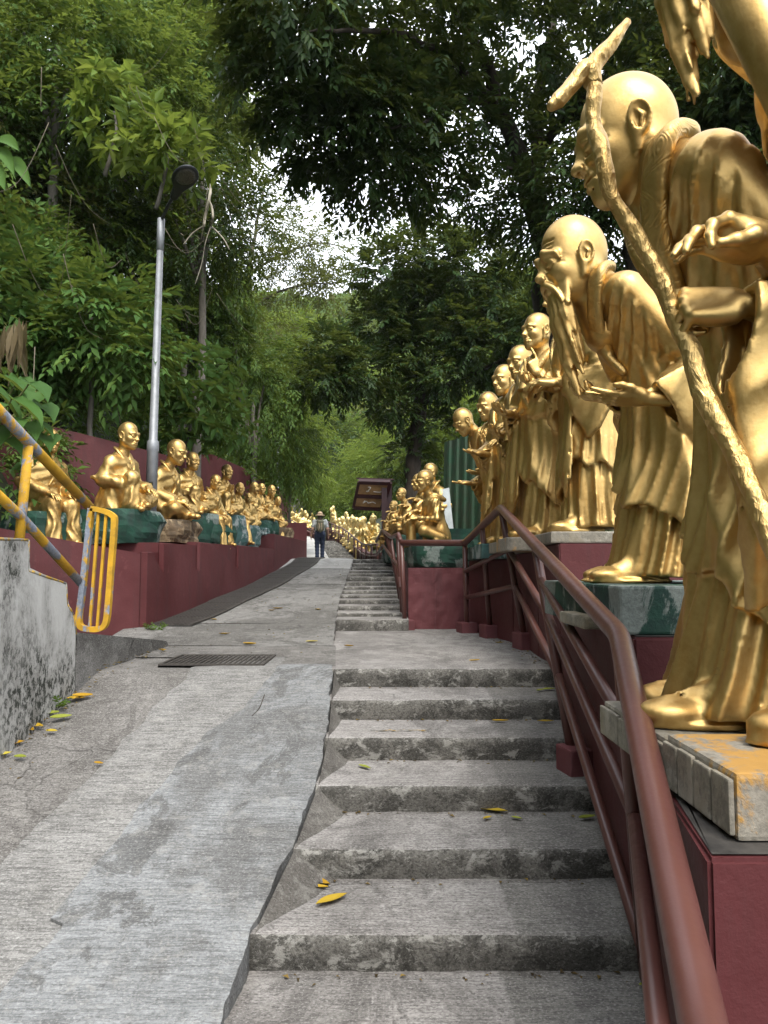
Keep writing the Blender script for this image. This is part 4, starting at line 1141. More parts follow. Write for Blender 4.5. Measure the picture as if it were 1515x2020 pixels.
for k, (y0, z) in enumerate(NOSE2):
    h = z - (NOSE2[k - 1][1] if k else LAND_Z)
    slab_step('step', stair_left(y0) - 0.06, 0.256, y0, y0 + 0.48 if k < 13 else y0 + 1.5, z, h + 0.02, upper, TREAD, RISER, 60 + k * 2.3, nx=20)
farst = empty('far_stairs'); tag(farst, kind='structure')
for k in range(15):
    Y = 25.0 + 0.75 * k; z = ramp_z(Y) - 0.01
    xl = stair_left(Y) - 0.03
    slab_step('step', xl, xl + 0.95, Y, Y + 0.8, z, 0.12, farst, FAR_CONC, RISER, 90 + k, nx=6)
# ---------------------------------------------------------------- right-hand terraces under the standing statues
def plan_prism(name, plan, z0, z1, mat, parent=None, bevel=0.008):
    """upright block over a plan polygon"""
    bm = bmesh.new()
    prism_bm(bm, [(x, y, z0) for x, y in plan], (0, 0, z1 - z0))
    if bevel:
        bmesh.ops.bevel(bm, geom=[e for e in bm.edges], offset=bevel, segments=2, affect='EDGES')
    return put(name, bm_mesh(name, bm, mat), parent)
T_Y = [1.30, 2.62, 4.6, 5.5, 6.5, 7.8]
T_Z = [P(0, 1695, 1.30).z, P(0, 1258, 2.62).z, P(0, 1072, 4.6).z, P(0, 1089, 5.5).z, P(0, 1103, 6.5).z]
rw = empty('terrace_wall', (1.4, 3.5, -1)); tag(rw, 'maroon painted terrace wall stepping up beside the stairs under the standing gold statues', 'wall')
def child_block(*a, **k):
    o = plan_prism(*a, **k)
    return o
def at_root(o, root): o.parent = root; o.matrix_parent_inverse = Matrix.Translation(-Vector(root.location)); return o
for i in range(5):
    ya, yb = T_Y[i], T_Y[i + 1] - 0.004 if i < 4 else T_Y[5]
    ys = [ya] + [q for q, _ in WALL_X if ya < q < yb] + [yb]
    pl = [(wall_x(y) + (0.0), y) for y in ys] + [(4.2, yb), (4.2, ya)]
    o = plan_prism('terrace', pl[::-1], -2.4, T_Z[i], MAROON, None); at_root(o, rw)
    pl2 = [(x + (0.012 if x < 3 else -.02), y + (0.012 if j == 0 else 0)) for j, (x, y) in enumerate(pl)]
    me = np_mesh('ledge_dirt', np.array([(x, y, T_Z[i] + 0.004) for x, y in pl2]), np.array([[0, j, j + 1] for j in range(1, len(pl2) - 1)]), False, LEDGE_TOP)
    at_root(put('ledge_dirt', me), rw)
# lower terrace in front, only its face rises into view
o = plan_prism('terrace', [(0.36, 0.5), (4.2, 0.5), (4.2, 1.296), (0.545, 1.296)], -2.4, -0.95, MAROON); at_root(o, rw)

# ---------------------------------------------------------------- red block with the crouching statue at the foot of the second flight
bl = Vector((0.262, 7.93, LAND_Z))
blk = empty('plinth_block', bl); tag(blk, 'maroon rendered block with a mended crack at the foot of the upper stairs', 'block')
bm = bmesh.new()
W, H, D = 0.63, P(0, 1120, 7.93).z - LAND_Z, 1.1
nx_, nz_ = 26, 20
vs = [[bm.verts.new((W * i / nx_, 0.012 * n2(i * .3, j * .3, 1, 3) - 0.012 * math.exp(-((i / nx_ - 0.46 - 0.05 * n2(0, j, .3, 5)) / 0.035) ** 2), H * j / nz_)) for i in range(nx_ + 1)] for j in range(nz_ + 1)]
for j in range(nz_):
    for i in range(nx_): bm.faces.new((vs[j][i], vs[j][i + 1], vs[j + 1][i + 1], vs[j + 1][i]))
b0 = [bm.verts.new((x, D, z)) for x, z in ((0, 0), (W, 0), (W, H), (0, H))]
bm.faces.new([vs[j][0] for j in range(nz_ + 1)] + [b0[3], b0[0]]); bm.faces.new([vs[j][nx_] for j in range(nz_, -1, -1)] + [b0[1], b0[2]])
bm.faces.new([vs[nz_][i] for i in range(nx_ + 1)] + [b0[2], b0[3]]); bm.faces.new(b0)
put('body', bm_mesh('body', bm, MAROON_LIGHT), blk)
pl = [(0.30, 9.1), (0.95, 9.1), (1.9, 9.6), (1.9, 20), (0.30, 20)]
o = plan_prism('retaining_wall', pl, -1.0, 0.10, MAROON); tag(o, 'long maroon retaining wall right of the upper stairs behind the railing', 'wall')

# ---------------------------------------------------------------- concrete wall and kerb, near left
cw = empty('stair_wall', (-2.0, 4.0, -0.9)); tag(cw, 'black stained concrete side wall of the left steps with yellow edge', 'wall')
yA = 4.47
bx = P(148, 1355, yA).x
fx = lambda Y: bx - 0.07 * (yA - Y)
def wy(u, v):                                      # meets the wall's face
    Y = 2.0
    while P(u, v, Y).x > fx(Y) and Y < 9: Y += 0.003
    return Y
prof = [(-260, 930), (-260, 1000), (-110, 1010), (-110, 1056), (57, 1064), (57, 1124), (131, 1150), (133, 1192), (146, 1212), (148, 1250), (148, 1355)]
pr = []
for u, v in prof:
    Y = min(wy(u, v), yA) if u < 148 else yA
    pr.append((Y, P(u, v, Y).z))
ylo = pr[0][0]
poly = [Vector((fx(y), y, z)) for y, z in pr] + [Vector((fx(yA), yA, -1.4)), Vector((fx(ylo), ylo, -2.6))]
bm = bmesh.new(); prism_bm(bm, poly, (-0.26, -0.02, 0)); bmesh.ops.bevel(bm, geom=list(bm.edges), offset=0.012, segments=2, affect='EDGES')
at_root(put('body', bm_mesh('body', bm, STAINED)), cw)
A_ = Acc()
for i in range(len(pr) - 2):
    (y0, z0), (y1, z1) = pr[i], pr[i + 1]
    A_.tube([(fx(y0) - 0.004, y0, z0 - 0.003), (fx((y0 + y1) / 2) - 0.004, (y0 + y1) / 2, (z0 + z1) / 2 - 0.003), (fx(y1) - 0.004, y1, z1 - 0.003)], [0.007, 0.009, 0.006], 6, lump=0.5, seed=i)
at_root(put('painted_edge', A_.mesh('painted_edge', YELLOW_EDGE)), cw)
k0, k1 = P(150, 1247, 4.48), P(333, 1264, 6.15)
kb0, kb1 = P(150, 1345, 4.48), P(333, 1272, 6.15)
bm = bmesh.new()
prism_bm(bm, [(k0.x, 4.48, k0.z), (k1.x, 6.15, k1.z), (k1.x, 6.15, -1.0), (k0.x, 4.48, -1.2)], (-0.55, 0.1, 0.0))
bmesh.ops.bevel(bm, geom=list(bm.edges), offset=0.015, segments=2, affect='EDGES')
o = put('kerb', bm_mesh('kerb', bm, RAMP_UP)); tag(o, 'low grey concrete kerb below the yellow gate at the bend of the ramp', 'kerb')

# ---------------------------------------------------------------- left ledge wall with lapped panels
lw = empty('ledge_wall', (-2.3, 8, -0.5)); tag(lw, 'maroon ledge wall with lapped panels under the seated gold statues along the ramp', 'wall')
zc = P(290, 1092, 7.15).z
c0 = Vector((-2.36, 7.15, zc))
e0 = P(-120, 1020, 6.2)
bm = bmesh.new(); prism_bm(bm, [(c0.x, c0.y, c0.z), (c0.x, c0.y, -1.2), (e0.x, e0.y, -1.2), (e0.x, e0.y, e0.z)], (-0.7, 1.6, 0))
bmesh.ops.bevel(bm, geom=list(bm.edges), offset=0.008, segments=2, affect='EDGES')
at_root(put('ledge_segment', bm_mesh('ledge_segment', bm, MAROON)), lw)
SEG = []
for (u, v) in [(313, 1070), (388, 1069), (466, 1075), (541, 1053)]:
    Y = 6.0
    while P(u, v, Y).x > red_x(Y) and Y < 20: Y += 0.01
    SEG.append((Y, P(u, v, Y).z))
SEG.append((15.5, 0.95)); SEG.append((19.0, 1.1))
sy = [7.152] + [s_[0] for s_ in SEG]; sz = [zc + 0.02] + [s_[1] for s_ in SEG]
for i in range(len(sy) - 1):
    ya, yb = sy[i] + 0.003, sy[i + 1]
    pl = [(red_x(ya), ya), (red_x(yb), yb), (red_x(yb) - 1.5, yb), (red_x(ya) - 1.5, ya)]
    at_root(plan_prism('ledge_segment', pl, -1.3, sz[i] + (0.0 if i == 0 else 0), MAROON), lw)
    # proud lower panel with a slanting upper edge
    if i < 4:
        zt = sz[i] - 0.005; L = yb - ya
        y2 = ya + L * 1.25
        zlow = zt - 0.42 if i else zt - 0.30
        q = [(ya - 0.01, zt), (ya + L * 0.22, zt), (y2, zlow), (y2, -1.2), (ya - 0.01, -1.2)]
        bm = bmesh.new()
        prism_bm(bm, [(red_x(y) + 0.003, y, z) for y, z in q], (0.065 - 0.012 * i, 0, 0)); bmesh.ops.bevel(bm, geom=list(bm.edges), offset=0.005, segments=1, affect='EDGES')
        at_root(put('panel', bm_mesh('panel', bm, MAROON)), lw)
# rear wall behind the seated statues: stepped fins
bw = empty('rear_wall', (-3.4, 9, 0.5)); tag(bw, 'tall maroon rear wall with drain holes, stepping down behind the seated gold statues', 'wall')
a0, a1, a2 = P(-60, 800, 8.0), P(212, 868, 8.6), P(330, 898, 8.9)
bm = bmesh.new()
prism_bm(bm, [a0, a1, a2, (a2.x, a2.y, -1), (a0.x, a0.y, -1)], (-0.15, 0.4, 0)); bmesh.ops.bevel(bm, geom=list(bm.edges), offset=0.01, segments=2, affect='EDGES')
at_root(put('wall_panel', bm_mesh('wall_panel', bm, MAROON)), bw)
for (u, v) in [(157, 962), (152, 1051), (60, 1000)]:
    p = P(u, v, 8.0 + 0.6 * (u + 60) / 272); bm = bmesh.new(); bmesh.ops.create_cone(bm, cap_ends=True, segments=14, radius1=0.024, radius2=0.024, depth=0.05)
    at_root(put('drain_hole', bm_mesh('drain_hole', bm, DRAIN_SHADE), loc=p + Vector((0, -0.012, 0)), rot=(R(90), 0, 0)), bw)  # solid plug, the dark of the hole is only its colour
FIN = [(336, 886, 12.0, .24), (396, 896, 13.8, .22), (451, 924, 16.0, .20), (484, 940, 18.0, .18), (507, 950, 20.2, .17)]
for i, (u, v, Y, wd) in enumerate(FIN):
    p = P(u, v, Y); yb = FIN[i + 1][2] if i + 1 < len(FIN) else 23
    pl = [(p.x, Y), (p.x + wd, Y), (p.x + wd + 0.12 * (yb - Y), yb), (p.x + 0.12 * (yb - Y), yb)]
    at_root(plan_prism('wall_panel', pl, -0.6, p.z, MAROON), bw)
for u, v, Y in [(386, 906, 13.2), (423, 905, 14.6), (478, 940, 17.2)]:
    p = P(u, v, Y)
    o = plan_prism('ochre_panel', [(p.x - .05, Y), (p.x + 0.09, Y), (p.x + 0.2, Y + .8), (p.x + .06, Y + .8)], 0, p.z, OCHRE_WALL); at_root(o, bw)

# far end: red parapet where the path turns, and the concrete pier
f0, f1 = P(556, 1026, 41.5), P(622, 1054, 38.5)
bm = bmesh.new(); prism_bm(bm, [f0, f1, (f1.x, f1.y, 0), (f0.x, f0.y, 0)], (0.1, 0.3, 0))
o = put('parapet', bm_mesh('parapet', bm, MAROON)); tag(o, 'far maroon parapet where the pale path turns left below small gold statues', 'wall')
p = P(578, 962, 47); bm = bmesh.new(); box_bm(bm, (p.x - 0.62, 47, 0), (p.x + .52, 48.2, p.z), bevel=0.03)
o = put('pier', bm_mesh('pier', bm, RAMP_OLD)); tag(o, 'tall grey brown concrete pier at the far end of the path', 'pier')

# ---------------------------------------------------------------- green corrugated fence by the last standing statue
gf = empty('metal_fence', (0.95, 8.9, 0)); tag(gf, 'leaning dark green corrugated metal fence behind the bowing gold statue', 'fence')
def corrugated(p0, p1, z0, z1, n, mat, lean):
    A = Acc(); d = Vector((p1[0] - p0[0], p1[1] - p0[1], 0)); nn = Vector((-d.y, d.x, 0)).normalized()
    m = n * 8 + 1; V = []
    for j in range(2):
        for i in range(m):
            t = i / (m - 1); ph = (i % 8) / 8
            off = 0.022 if ph < 0.45 else (0.0 if 0.55 < ph < 0.95 else 0.011)
            for th in (0, 1):
                q = Vector((p0[0], p0[1], 0)) + d * t + nn * (off + 0.003 * th) + nn * lean * j
                V.append((q.x, q.y, z1 if j else z0))
    V = np.array(V); M = m * 2; Fq = []
    for i in range(m - 1):
        a = i * 2
        Fq += [(a, a + 2, M + a + 2, M + a), (a + 1, M + a + 1, M + a + 3, a + 3), (M + a, M + a + 2, M + a + 3, M + a + 1)]
    return np_mesh('sheet', V, np.array(Fq), False, mat)
g0, g1 = P(868, 1085, 9.6), P(950, 1095, 8.75); ztop = P(905, 856, 9.2).z
s0 = Vector((g0.x, g0.y)); s1 = Vector((g1.x + 0.1, g1.y))
for i in range(3):
    a = s0.lerp(s1, i / 3); b = s0.lerp(s1, (i + 1) / 3 - 0.01)
    at_root(put('sheet', corrugated((a.x, a.y + 0.02 * i), (b.x, b.y + 0.02 * i), -0.1, ztop - 0.03 * (i == 0), 2, GREEN_METAL, 0.06)), gf)
s2 = s1 + Vector((1.0, 0.3))
for i in range(2):
    a = s1.lerp(s2, i / 2); b = s1.lerp(s2, (i + 1) / 2)
    at_root(put('sheet', corrugated((a.x, a.y), (b.x, b.y), -0.1, ztop - 0.1, 4, GREEN_METAL, 0.0)), gf)
p = P(880, 960, 9.0); q = P(893, 1082, 9.0)
bm = bmesh.new(); prism_bm(bm, [P(872, 965, 9.0), P(886, 962, 9.0), P(899, 1085, 9.0), P(884, 1085, 9.0)], (0.0, 0.02, 0)); o = put('board', bm_mesh('board', bm, WHITE_BOARD)); tag(o, 'narrow whitish board leaning against the green metal fence', 'board')
# ---------------------------------------------------------------- brown pipe railing of the lower steps
def pipe(root, name, pts, r, n=14, mat=RAIL, bend=0):
    pts = [Vector(p) for p in pts]
    q = []
    for i, p in enumerate(pts):
        if bend and 0 < i < len(pts) - 1:
            a = (pts[i - 1] - p).normalized() * bend; b = (pts[i + 1] - p).normalized() * bend
            for t in np.linspace(0, 1, 6): q.append((p + a) * (1 - t) ** 2 + p * 2 * t * (1 - t) + (p + b) * t ** 2)
        else: q.append(p)
    o = put(name, tube_mesh(name, [list(v) for v in q], r, n, mat)); at_root(o, root); return o
def on_seg(a, b, u):
    """point of the segment a-b that is seen at column u"""
    t0, t1 = 0.0, 1.0
    f = lambda p: F_PX * p.x / (p.y * math.cos(PITCH) + p.z * math.sin(PITCH)) + 757.5 - u
    for _ in range(40):
        t = (t0 + t1) / 2
        if f(a.lerp(b, t0)) * f(a.lerp(b, t)) <= 0: t1 = t
        else: t0 = t
    return a.lerp(b, t0)
def footing(root, p, s=(0.085, 0.085, 0.06), rz=0.2):
    bm = bmesh.new(); box_bm(bm, (-s[0], -s[1], -0.06), (s[0], s[1], s[2]), bevel=0.012)
    o = put('footing', bm_mesh('footing', bm, MAROON_LIGHT), loc=p, rot=(0, 0, rz)); at_root(o, root)
hr = empty('handrail', (1.0, 5.0, -0.6)); tag(hr, 'brown pipe handrail with sloping rails beside the lower steps, nearest the camera', 'handrail')
pk, el, nb, nn_ = P(988, 1002, 6.0), P(1222, 1253, 2.35), P(1387, 2020, 1.05), P(1440, 2300, 0.84)
b3, b4 = P(917, 1071, 7.5), P(792, 1071, 7.85)
pipe(hr, 'top_rail', [b4, b3, pk, el, nb, nn_], 0.0335, 20, bend=0.06)
pd = on_seg(pk, el, 1056); base_d = P(1133, 1492, 3.72); base_d.z = SL_Z0 + 2 * SL_H + 0.05
posts = [(pk, P(1038, 1268, 6.0)), (pd, base_d), (el, Vector((0.83, 2.42, -1.26))), (on_seg(b3, pk, 951), P(968, 1250, 7.0)), (b3, P(921, 1244, 7.5)), (b4, P(799, 1238, 7.85))]
for a, b in posts:
    pipe(hr, 'post', [a, b - Vector((0, 0, 0.03))], 0.0255)
    if a is not el: footing(hr, Vector((b.x, b.y, b.z)), (0.085, 0.10, 0.085) if b.y > 3.9 else (0.062, 0.085, 0.075))
epost = lambda v: P(0, v, 2.38)
def at_post(a, b, v):                       # the height v on the post a-b
    t0, t1 = 0.0, 1.0
    for _ in range(40):
        t = (t0 + t1) / 2; p = a.lerp(b, t)
        vv = 1010 - F_PX * (p.z * math.cos(PITCH) - p.y * math.sin(PITCH)) / (p.y * math.cos(PITCH) + p.z * math.sin(PITCH))
        if vv < v: t0 = t
        else: t1 = t
    return a.lerp(b, t0)
E_, D_, K_, Q3 = posts[2], posts[1], posts[0], posts[4]
for v0, v1 in ((1144, 1440), (1216, 1610), (1334, 1890)):
    a = at_post(*D_, v0); b = at_post(*E_, v1); d = (b - a).normalized()
    pipe(hr, 'rail', [a, b], 0.0225)
for v0, v1 in ((1083, 1216), (1158, 1334)):
    pipe(hr, 'rail', [at_post(*K_, v0), at_post(*D_, v1)], 0.0225)
for v0, v1 in ((1127, 1083), (1179, 1156)):
    pipe(hr, 'rail', [at_post(*Q3, v0), at_post(*K_, v1)], 0.0225)
for v0, q in ((1610, (1330, 2300, 1.15)), (1890, (1345, 2420, 1.35))):
    pipe(hr, 'rail', [at_post(*E_, v0), P(*q)], 0.0225)

# upper flight
ur = empty('stair_railing', (0.2, 10, -0.2)); tag(ur, 'brown pipe railing climbing beside the narrow upper steps', 'railing')
top = [P(790, 1066, 7.9), P(786, 1054, 8.1), P(772, 1060, 8.9), P(765, 1055, 10.5), P(754, 1046, 13.0), P(742, 1068, 14.6)]
pipe(ur, 'top_rail', top, 0.026, 10)
pipe(ur, 'rail', [P(790, 1159, 7.92), P(785, 1115, 8.6), P(771, 1097, 9.6), P(755, 1075, 13.0), P(743, 1095, 14.6)], 0.021, 8)
for Y in (8.2, 9.2, 10.2, 11.1, 12.0, 13.0, 13.9):
    ys = [p.y for p in top]; i = max(j for j in range(len(ys)) if ys[j] <= Y); i = min(i, len(top) - 2)
    t = (Y - ys[i]) / (ys[i + 1] - ys[i]); a = top[i].lerp(top[i + 1], t)
    pipe(ur, 'post', [a, (max(a.x + 0.02, 0.20), Y, surface_z(0.1, Y) - 0.02)], 0.022, 8)

# far path railings
fr = empty('path_railing', (-1.5, 28, 1)); tag(fr, 'thin maroon railing right of the far path below the crowd of gold statues', 'railing')
rl = lambda Y: stair_left(Y) + 1.0
ft = [(rl(Y) + 0.02, Y, ramp_z(Y) + float(np.interp(Y, [20, 26, 40], [0.50, 0.62, 0.75]))) for Y in np.linspace(20, 41, 15)]
pipe(fr, 'top_rail', ft, 0.030, 8)
pipe(fr, 'rail', [(x, y, z - 0.33) for x, y, z in ft], 0.026, 8)
for x, y, z in ft: pipe(fr, 'post', [(x, y, z), (x, y, ramp_z(y) - 0.1)], 0.035, 8)
bm = bmesh.new()
q = [(x + 0.10, y, ramp_z(y) - 0.6) for x, y, z in ft]
for i in range(len(q) - 1):
    a, b = Vector(q[i]), Vector(q[i + 1])
    prism_bm(bm, [a, b, b + Vector((0, 0, 0.88)), a + Vector((0, 0, 0.88))], (0.18, 0, 0))
o = put('low_wall', bm_mesh('low_wall', bm, MAROON)); tag(o, 'low maroon wall behind the far railing at the feet of the gold crowd', 'wall')
fl = empty('parapet_railing', (-4.5, 40, 2)); tag(fl, 'thin maroon rail along the far parapet where the path turns', 'railing')
pa, pb = P(556, 1018, 41.4), P(622, 1049, 38.4)
pipe(fl, 'top_rail', [pa, pb], 0.03, 8); pipe(fl, 'rail', [pa - Vector((0, -.02, 0.18)), pb - Vector((0, -.02, 0.18))], 0.025, 8)
for t in np.linspace(0, 1, 8): pipe(fl, 'post', [pa.lerp(pb, t), pa.lerp(pb, t) - Vector((0, 0, 0.5))], 0.03, 8)

# ---------------------------------------------------------------- yellow railing and gate, near left
yr = empty('yellow_railing', (-2.0, 4.2, -0.1)); tag(yr, 'chipped yellow pipe railing on the stained concrete stair wall, paint worn to grey', 'railing')
XP = lambda u, v: PX(u, v, -2.02)
pipe(yr, 'top_rail', [XP(-120, 686), XP(178, 1001)], 0.031, 14, YELLOW)
pipe(yr, 'rail', [XP(-120, 868), XP(40, 1018), XP(165, 1156)], 0.027, 14, YELLOW)
pipe(yr, 'post', [XP(56, 880), XP(38, 1068)], 0.027, 14, YELLOW)
pipe(yr, 'post', [XP(-130, 690), XP(-150, 960)], 0.027, 14, YELLOW)
def ribbon(root, name, pts, w, d, mat, nrm=(0, -1, 0)):
    """flat iron bar bent along a path in a plane"""
    pts = [Vector(p) for p in pts]; nrm = Vector(nrm); bm = bmesh.new(); rings = []
    for i, p in enumerate(pts):
        t = (pts[min(i + 1, len(pts) - 1)] - pts[max(i - 1, 0)]).normalized(); s = t.cross(nrm).normalized()
        rings.append([bm.verts.new(p + s * a * w / 2 + nrm * b * d / 2) for a, b in ((-1, -1), (1, -1), (1, 1), (-1, 1))])
    for a, b in zip(rings, rings[1:]):
        for j in range(4): bm.faces.new((a[j], a[(j + 1) % 4], b[(j + 1) % 4], b[j]))
    bm.faces.new(rings[0]); bm.faces.new(rings[-1])
    o = put(name, bm_mesh(name, bm, mat)); at_root(o, root)
G = lambda u, v: P(u, v, 4.9)
ribbon(yr, 'gate_frame', smooth_path([G(180, 1003), G(172, 1080), G(162, 1170), G(156, 1218), G(160, 1236), G(178, 1241), G(198, 1240), G(209, 1228), G(214, 1190), G(220, 1110), G(226, 1032), G(222, 1017), G(204, 1008), G(180, 1003)], 5), 0.034, 0.045, YELLOW)
for (a, b) in (((195, 1007), (177, 1240)), ((210, 1011), (192, 1240))):
    ribbon(yr, 'bar', [G(*a), G(*b)], 0.017, 0.02, YELLOW)

# ---------------------------------------------------------------- lamp posts
def lamp(base, top, r0, reach, label, n=16, head=True):
    root = empty('street_lamp', base); tag(root, label, 'street lamp', 'street lamps')
    b = Vector(base); t = Vector(top); h = (t - b).length; ax = (t - b).normalized()
    V = [b, b + ax * h * 0.20, b + ax * h * 0.205, b + ax * h * 0.235, b + ax * h * 0.24, t - ax * h * .10]
    o = put('pole', tube_mesh('pole', [list(p) for p in V], [r0 * 1.35, r0 * 1.3, r0 * 1.45, r0 * 1.35, r0, r0 * 0.78], n, STEEL)); at_root(o, root)
    o = put('collar', tube_mesh('collar', [list(t - ax * h * .11), list(t)], [r0 * 0.92, r0 * 0.9], n, STEEL)); at_root(o, root)
    d = Vector(reach) - t
    o = put('arm', tube_mesh('arm', [list(t - ax * 0.02), list(t + d * 0.25 + Vector((0, 0, .02))), list(t + d * 0.5)], r0 * 0.42, 8, LAMP_DARK)); at_root(o, root)
    s = Sdf((-0.30, -0.17, -0.08), (0.34, 0.17, 0.08), 0.012)
    s.ball((0.10, 0, 0), (0.19, 0.135, 0.045), 0.03); s.cone((-0.25, 0, 0), (0.0, 0, 0), 0.045, 0.07, 0.05)
    s.D = np.maximum(s.D, (-0.022 - s.ax[2])[None, None, :])
    hd = put('lamp_head', s.mesh('lamp_head', LAMP_DARK)); M = frame(d, Vector((0, 0, 1))).to_4x4(); M.translation = t + d * 0.72
    hd.parent = root; hd.matrix_parent_inverse = Matrix.Translation(-b); hd.matrix_basis = M
    s = Sdf((-0.1, -0.14, -0.05), (0.30, 0.14, 0.02), 0.01); s.ball((0.12, 0, -0.020), (0.135, 0.105, 0.010), 0)
    ls = put('lens', s.mesh('lens', LAMP_GLASS), hd)
    return root
lt = P(318, 432, 8.2)
LAMP1 = lamp(P(297, 1010, 8.2), lt, 0.047, P(376, 330, 7.45), 'tall galvanised street lamp with dark head rising behind the first seated statue')
p0 = P(299, 985, 8.2); bm = bmesh.new(); box_bm(bm, (-0.012, -0.072, 0), (0.034, -0.068, 0.19)); o = put('sticker', bm_mesh('sticker', bm, m_simple('sticker_black', (0.02, 0.02, 0.018), 0.5)), loc=p0); at_root(o, LAMP1)
A_ = Acc()
for i in range(5):
    z = 0.02 + 0.034 * i
    for (a, b) in (((0.0, z), (0.022, z + 0.004)), ((0.010, z + 0.018), (0.012, z - 0.004)), ((0.002, z + 0.012), (0.020, z + 0.014))):
        A_.tube([(a[0], -0.0735, a[1]), (b[0], -0.0735, b[1])], 0.0022, 4)
o = put('lettering', A_.mesh('lettering', m_simple('sticker_yellow', (0.6, 0.45, 0.05), 0.5)), loc=p0); at_root(o, LAMP1)
lt2 = P(549, 872, 22.5)
lamp(P(549, 1010, 22.5), lt2, 0.045, Vector((lt2.x + 0.3, 21.8, lt2.z + 0.05)), 'thin pale street lamp far up the path at the bend', 8)
# ---------------------------------------------------------------- rocks and plinths
def rock_mesh(name, sx, sy, sz, mat, seed, rough=0.10, cell=5):
    """hewn rock block: flat on top, z from 0 to sz"""
    bm = bmesh.new(); bmesh.ops.create_cube(bm, size=1.0); bmesh.ops.subdivide_edges(bm, edges=list(bm.edges), cuts=cell, use_grid_fill=True)
    for v in bm.verts:
        x, y, z = v.co; q = Vector((x, y, z)) * 2
        r = 1.0 - 0.10 * (abs(q.x) ** 4 * abs(q.y) ** 4) - 0.05 * (abs(q.z) ** 4) * (abs(q.x) ** 4 + abs(q.y) ** 4)
        k = mnoise.noise((x * 2.3 + seed * 7, y * 2.3, z * 2.3)); k2 = mnoise.noise((x * 6 + seed * 3, y * 6, z * 6)); st = mnoise.noise((seed, y * 2, z * 9))
        f = r + rough * k + rough * 0.5 * k2 + rough * 0.5 * st
        v.co = Vector((x * sx * f, y * sy * f, (z + 0.5) * sz + (0.02 * k if z < 0.45 else 0.012 * k2)))
    return bm_mesh(name, bm, mat, False)
def rock(loc, size, mat, label, seed, rz=0.0, name='rock', cat='rock', group='painted rocks under the seated statues'):
    o = put(name, rock_mesh(name, *size, mat, seed), loc=loc, rot=(0, 0, rz)); tag(o, label, cat, group); return o
def plinth(lo, hi, mat, label, tiles=0, tmat=None):
    root = empty('plinth', ((lo[0] + hi[0]) / 2, lo[1], lo[2])); tag(root, label, 'plinth', 'plinths of the standing statues')
    bm = bmesh.new(); box_bm(bm, lo, hi, bevel=0.01)
    bmesh.ops.subdivide_edges(bm, edges=[e for e in bm.edges if e.calc_length() > 0.1], cuts=4, use_grid_fill=True)
    for v in bm.verts: v.co += Vector((1, 1, 0)) * 0.005 * mnoise.noise(v.co * 9)
    at_root(put('body', bm_mesh('body', bm, mat)), root)
    if tiles:
        for i in range(tiles):
            y0 = lo[1] + (hi[1] - lo[1]) * i / tiles + 0.004; y1 = lo[1] + (hi[1] - lo[1]) * (i + 1) / tiles - 0.004
            bm = bmesh.new(); box_bm(bm, (lo[0] - 0.012, y0, lo[2] + 0.01), (lo[0] - 0.001, y1, hi[2] - 0.012 - 0.003 * (i % 2)), bevel=0.004)
            at_root(put('tile', bm_mesh('tile', bm, tmat or mat)), root)
    return root

# ---------------------------------------------------------------- standing statues on the right
def standing(loc, rz, s, c, head, hs, pitch, hands, label, yaw=0.0, fine=False, roll=0.0, group='standing gold statues beside the steps'):
    root = empty('gold_statue', loc, R(rz)); root.scale = (s, s, s); tag(root, label, 'statue', group)
    me, cx = body_standing('robe', c); put('robe', me, root)
    if c.get('collar', True): put('collar', collar_mesh(cx, c.get('girth', 1.0), 0.008 if fine else 0.013), root)
    nk = c.get('neck', (0.0, 1.445)); add_head(root, head, (cx(1.46) - 0.03 + nk[0], 0, nk[1]), pitch, yaw, roll, hs / s)
    for side, d, b, pose in hands:
        add_hand(root, c['arms'][side][1], d, b, pose, side == 'L', fine, c.get('hand', 1.2))
    return root, cx
def local(root, p):
    """world point -> the statue's own frame"""
    M = Matrix.Translation(root.location) @ root.rotation_euler.to_matrix().to_4x4() @ Matrix.Diagonal((*root.scale, 1))
    return M.inverted() @ Vector(p)

# the bearded statue nearest the camera, mostly beyond the frame
z0 = P(1440, 1500, 1.45).z
pl0 = plinth((0.635, 1.36, T_Z[0] + 0.006), (1.6, 1.685, z0), GOLD_PLINTH, 'cracked plinth nearest the camera with an ochre front and grey flank', 4, PALE_PLINTH)
def aim(loc, rz, sc, *pts):
    """photo targets -> the local frame of a statue about to be built"""
    M = (Matrix.Translation(Vector(loc)) @ Matrix.Rotation(R(rz), 4, 'Z') @ Matrix.Scale(sc, 4)).inverted()
    return [tuple(M @ P(*p)) for p in pts]
L0 = (1.36, 1.47, z0)
w0, = aim(L0, 182, 1.08, (1500, 478, 1.50))
S0, cx0 = standing(L0, 182, 1.08, dict(lean=0.56, lp=4.0, step=0.25, arms={'R': ((w0[0] - 0.30, -0.30, w0[2] - 0.06), w0, 0.16), 'L': ((0.0, 0.30, 1.05), (0.22, 0.34, 1.10), 0.3)}, seed=3, h=0.017, hem=0.40, hand=1.15), 'near_beard', 1.22, 0.12,
    [('R', (1, 0.15, 0.10), (0.1, -0.3, 1), 'pinch')], 'bearded gold statue closest to the camera, only beard, hand, pole and shoe in view', fine=True)
a, b = P(1440, -60, 1.0), P(1640, 330, 0.98)
a, b = a + (a - b) * 0.4, b + (b - a) * 0.5
o = put('pole', tube_mesh('pole', [list(local(S0, a)), list(local(S0, b))], 0.036, 20, GOLD), S0)

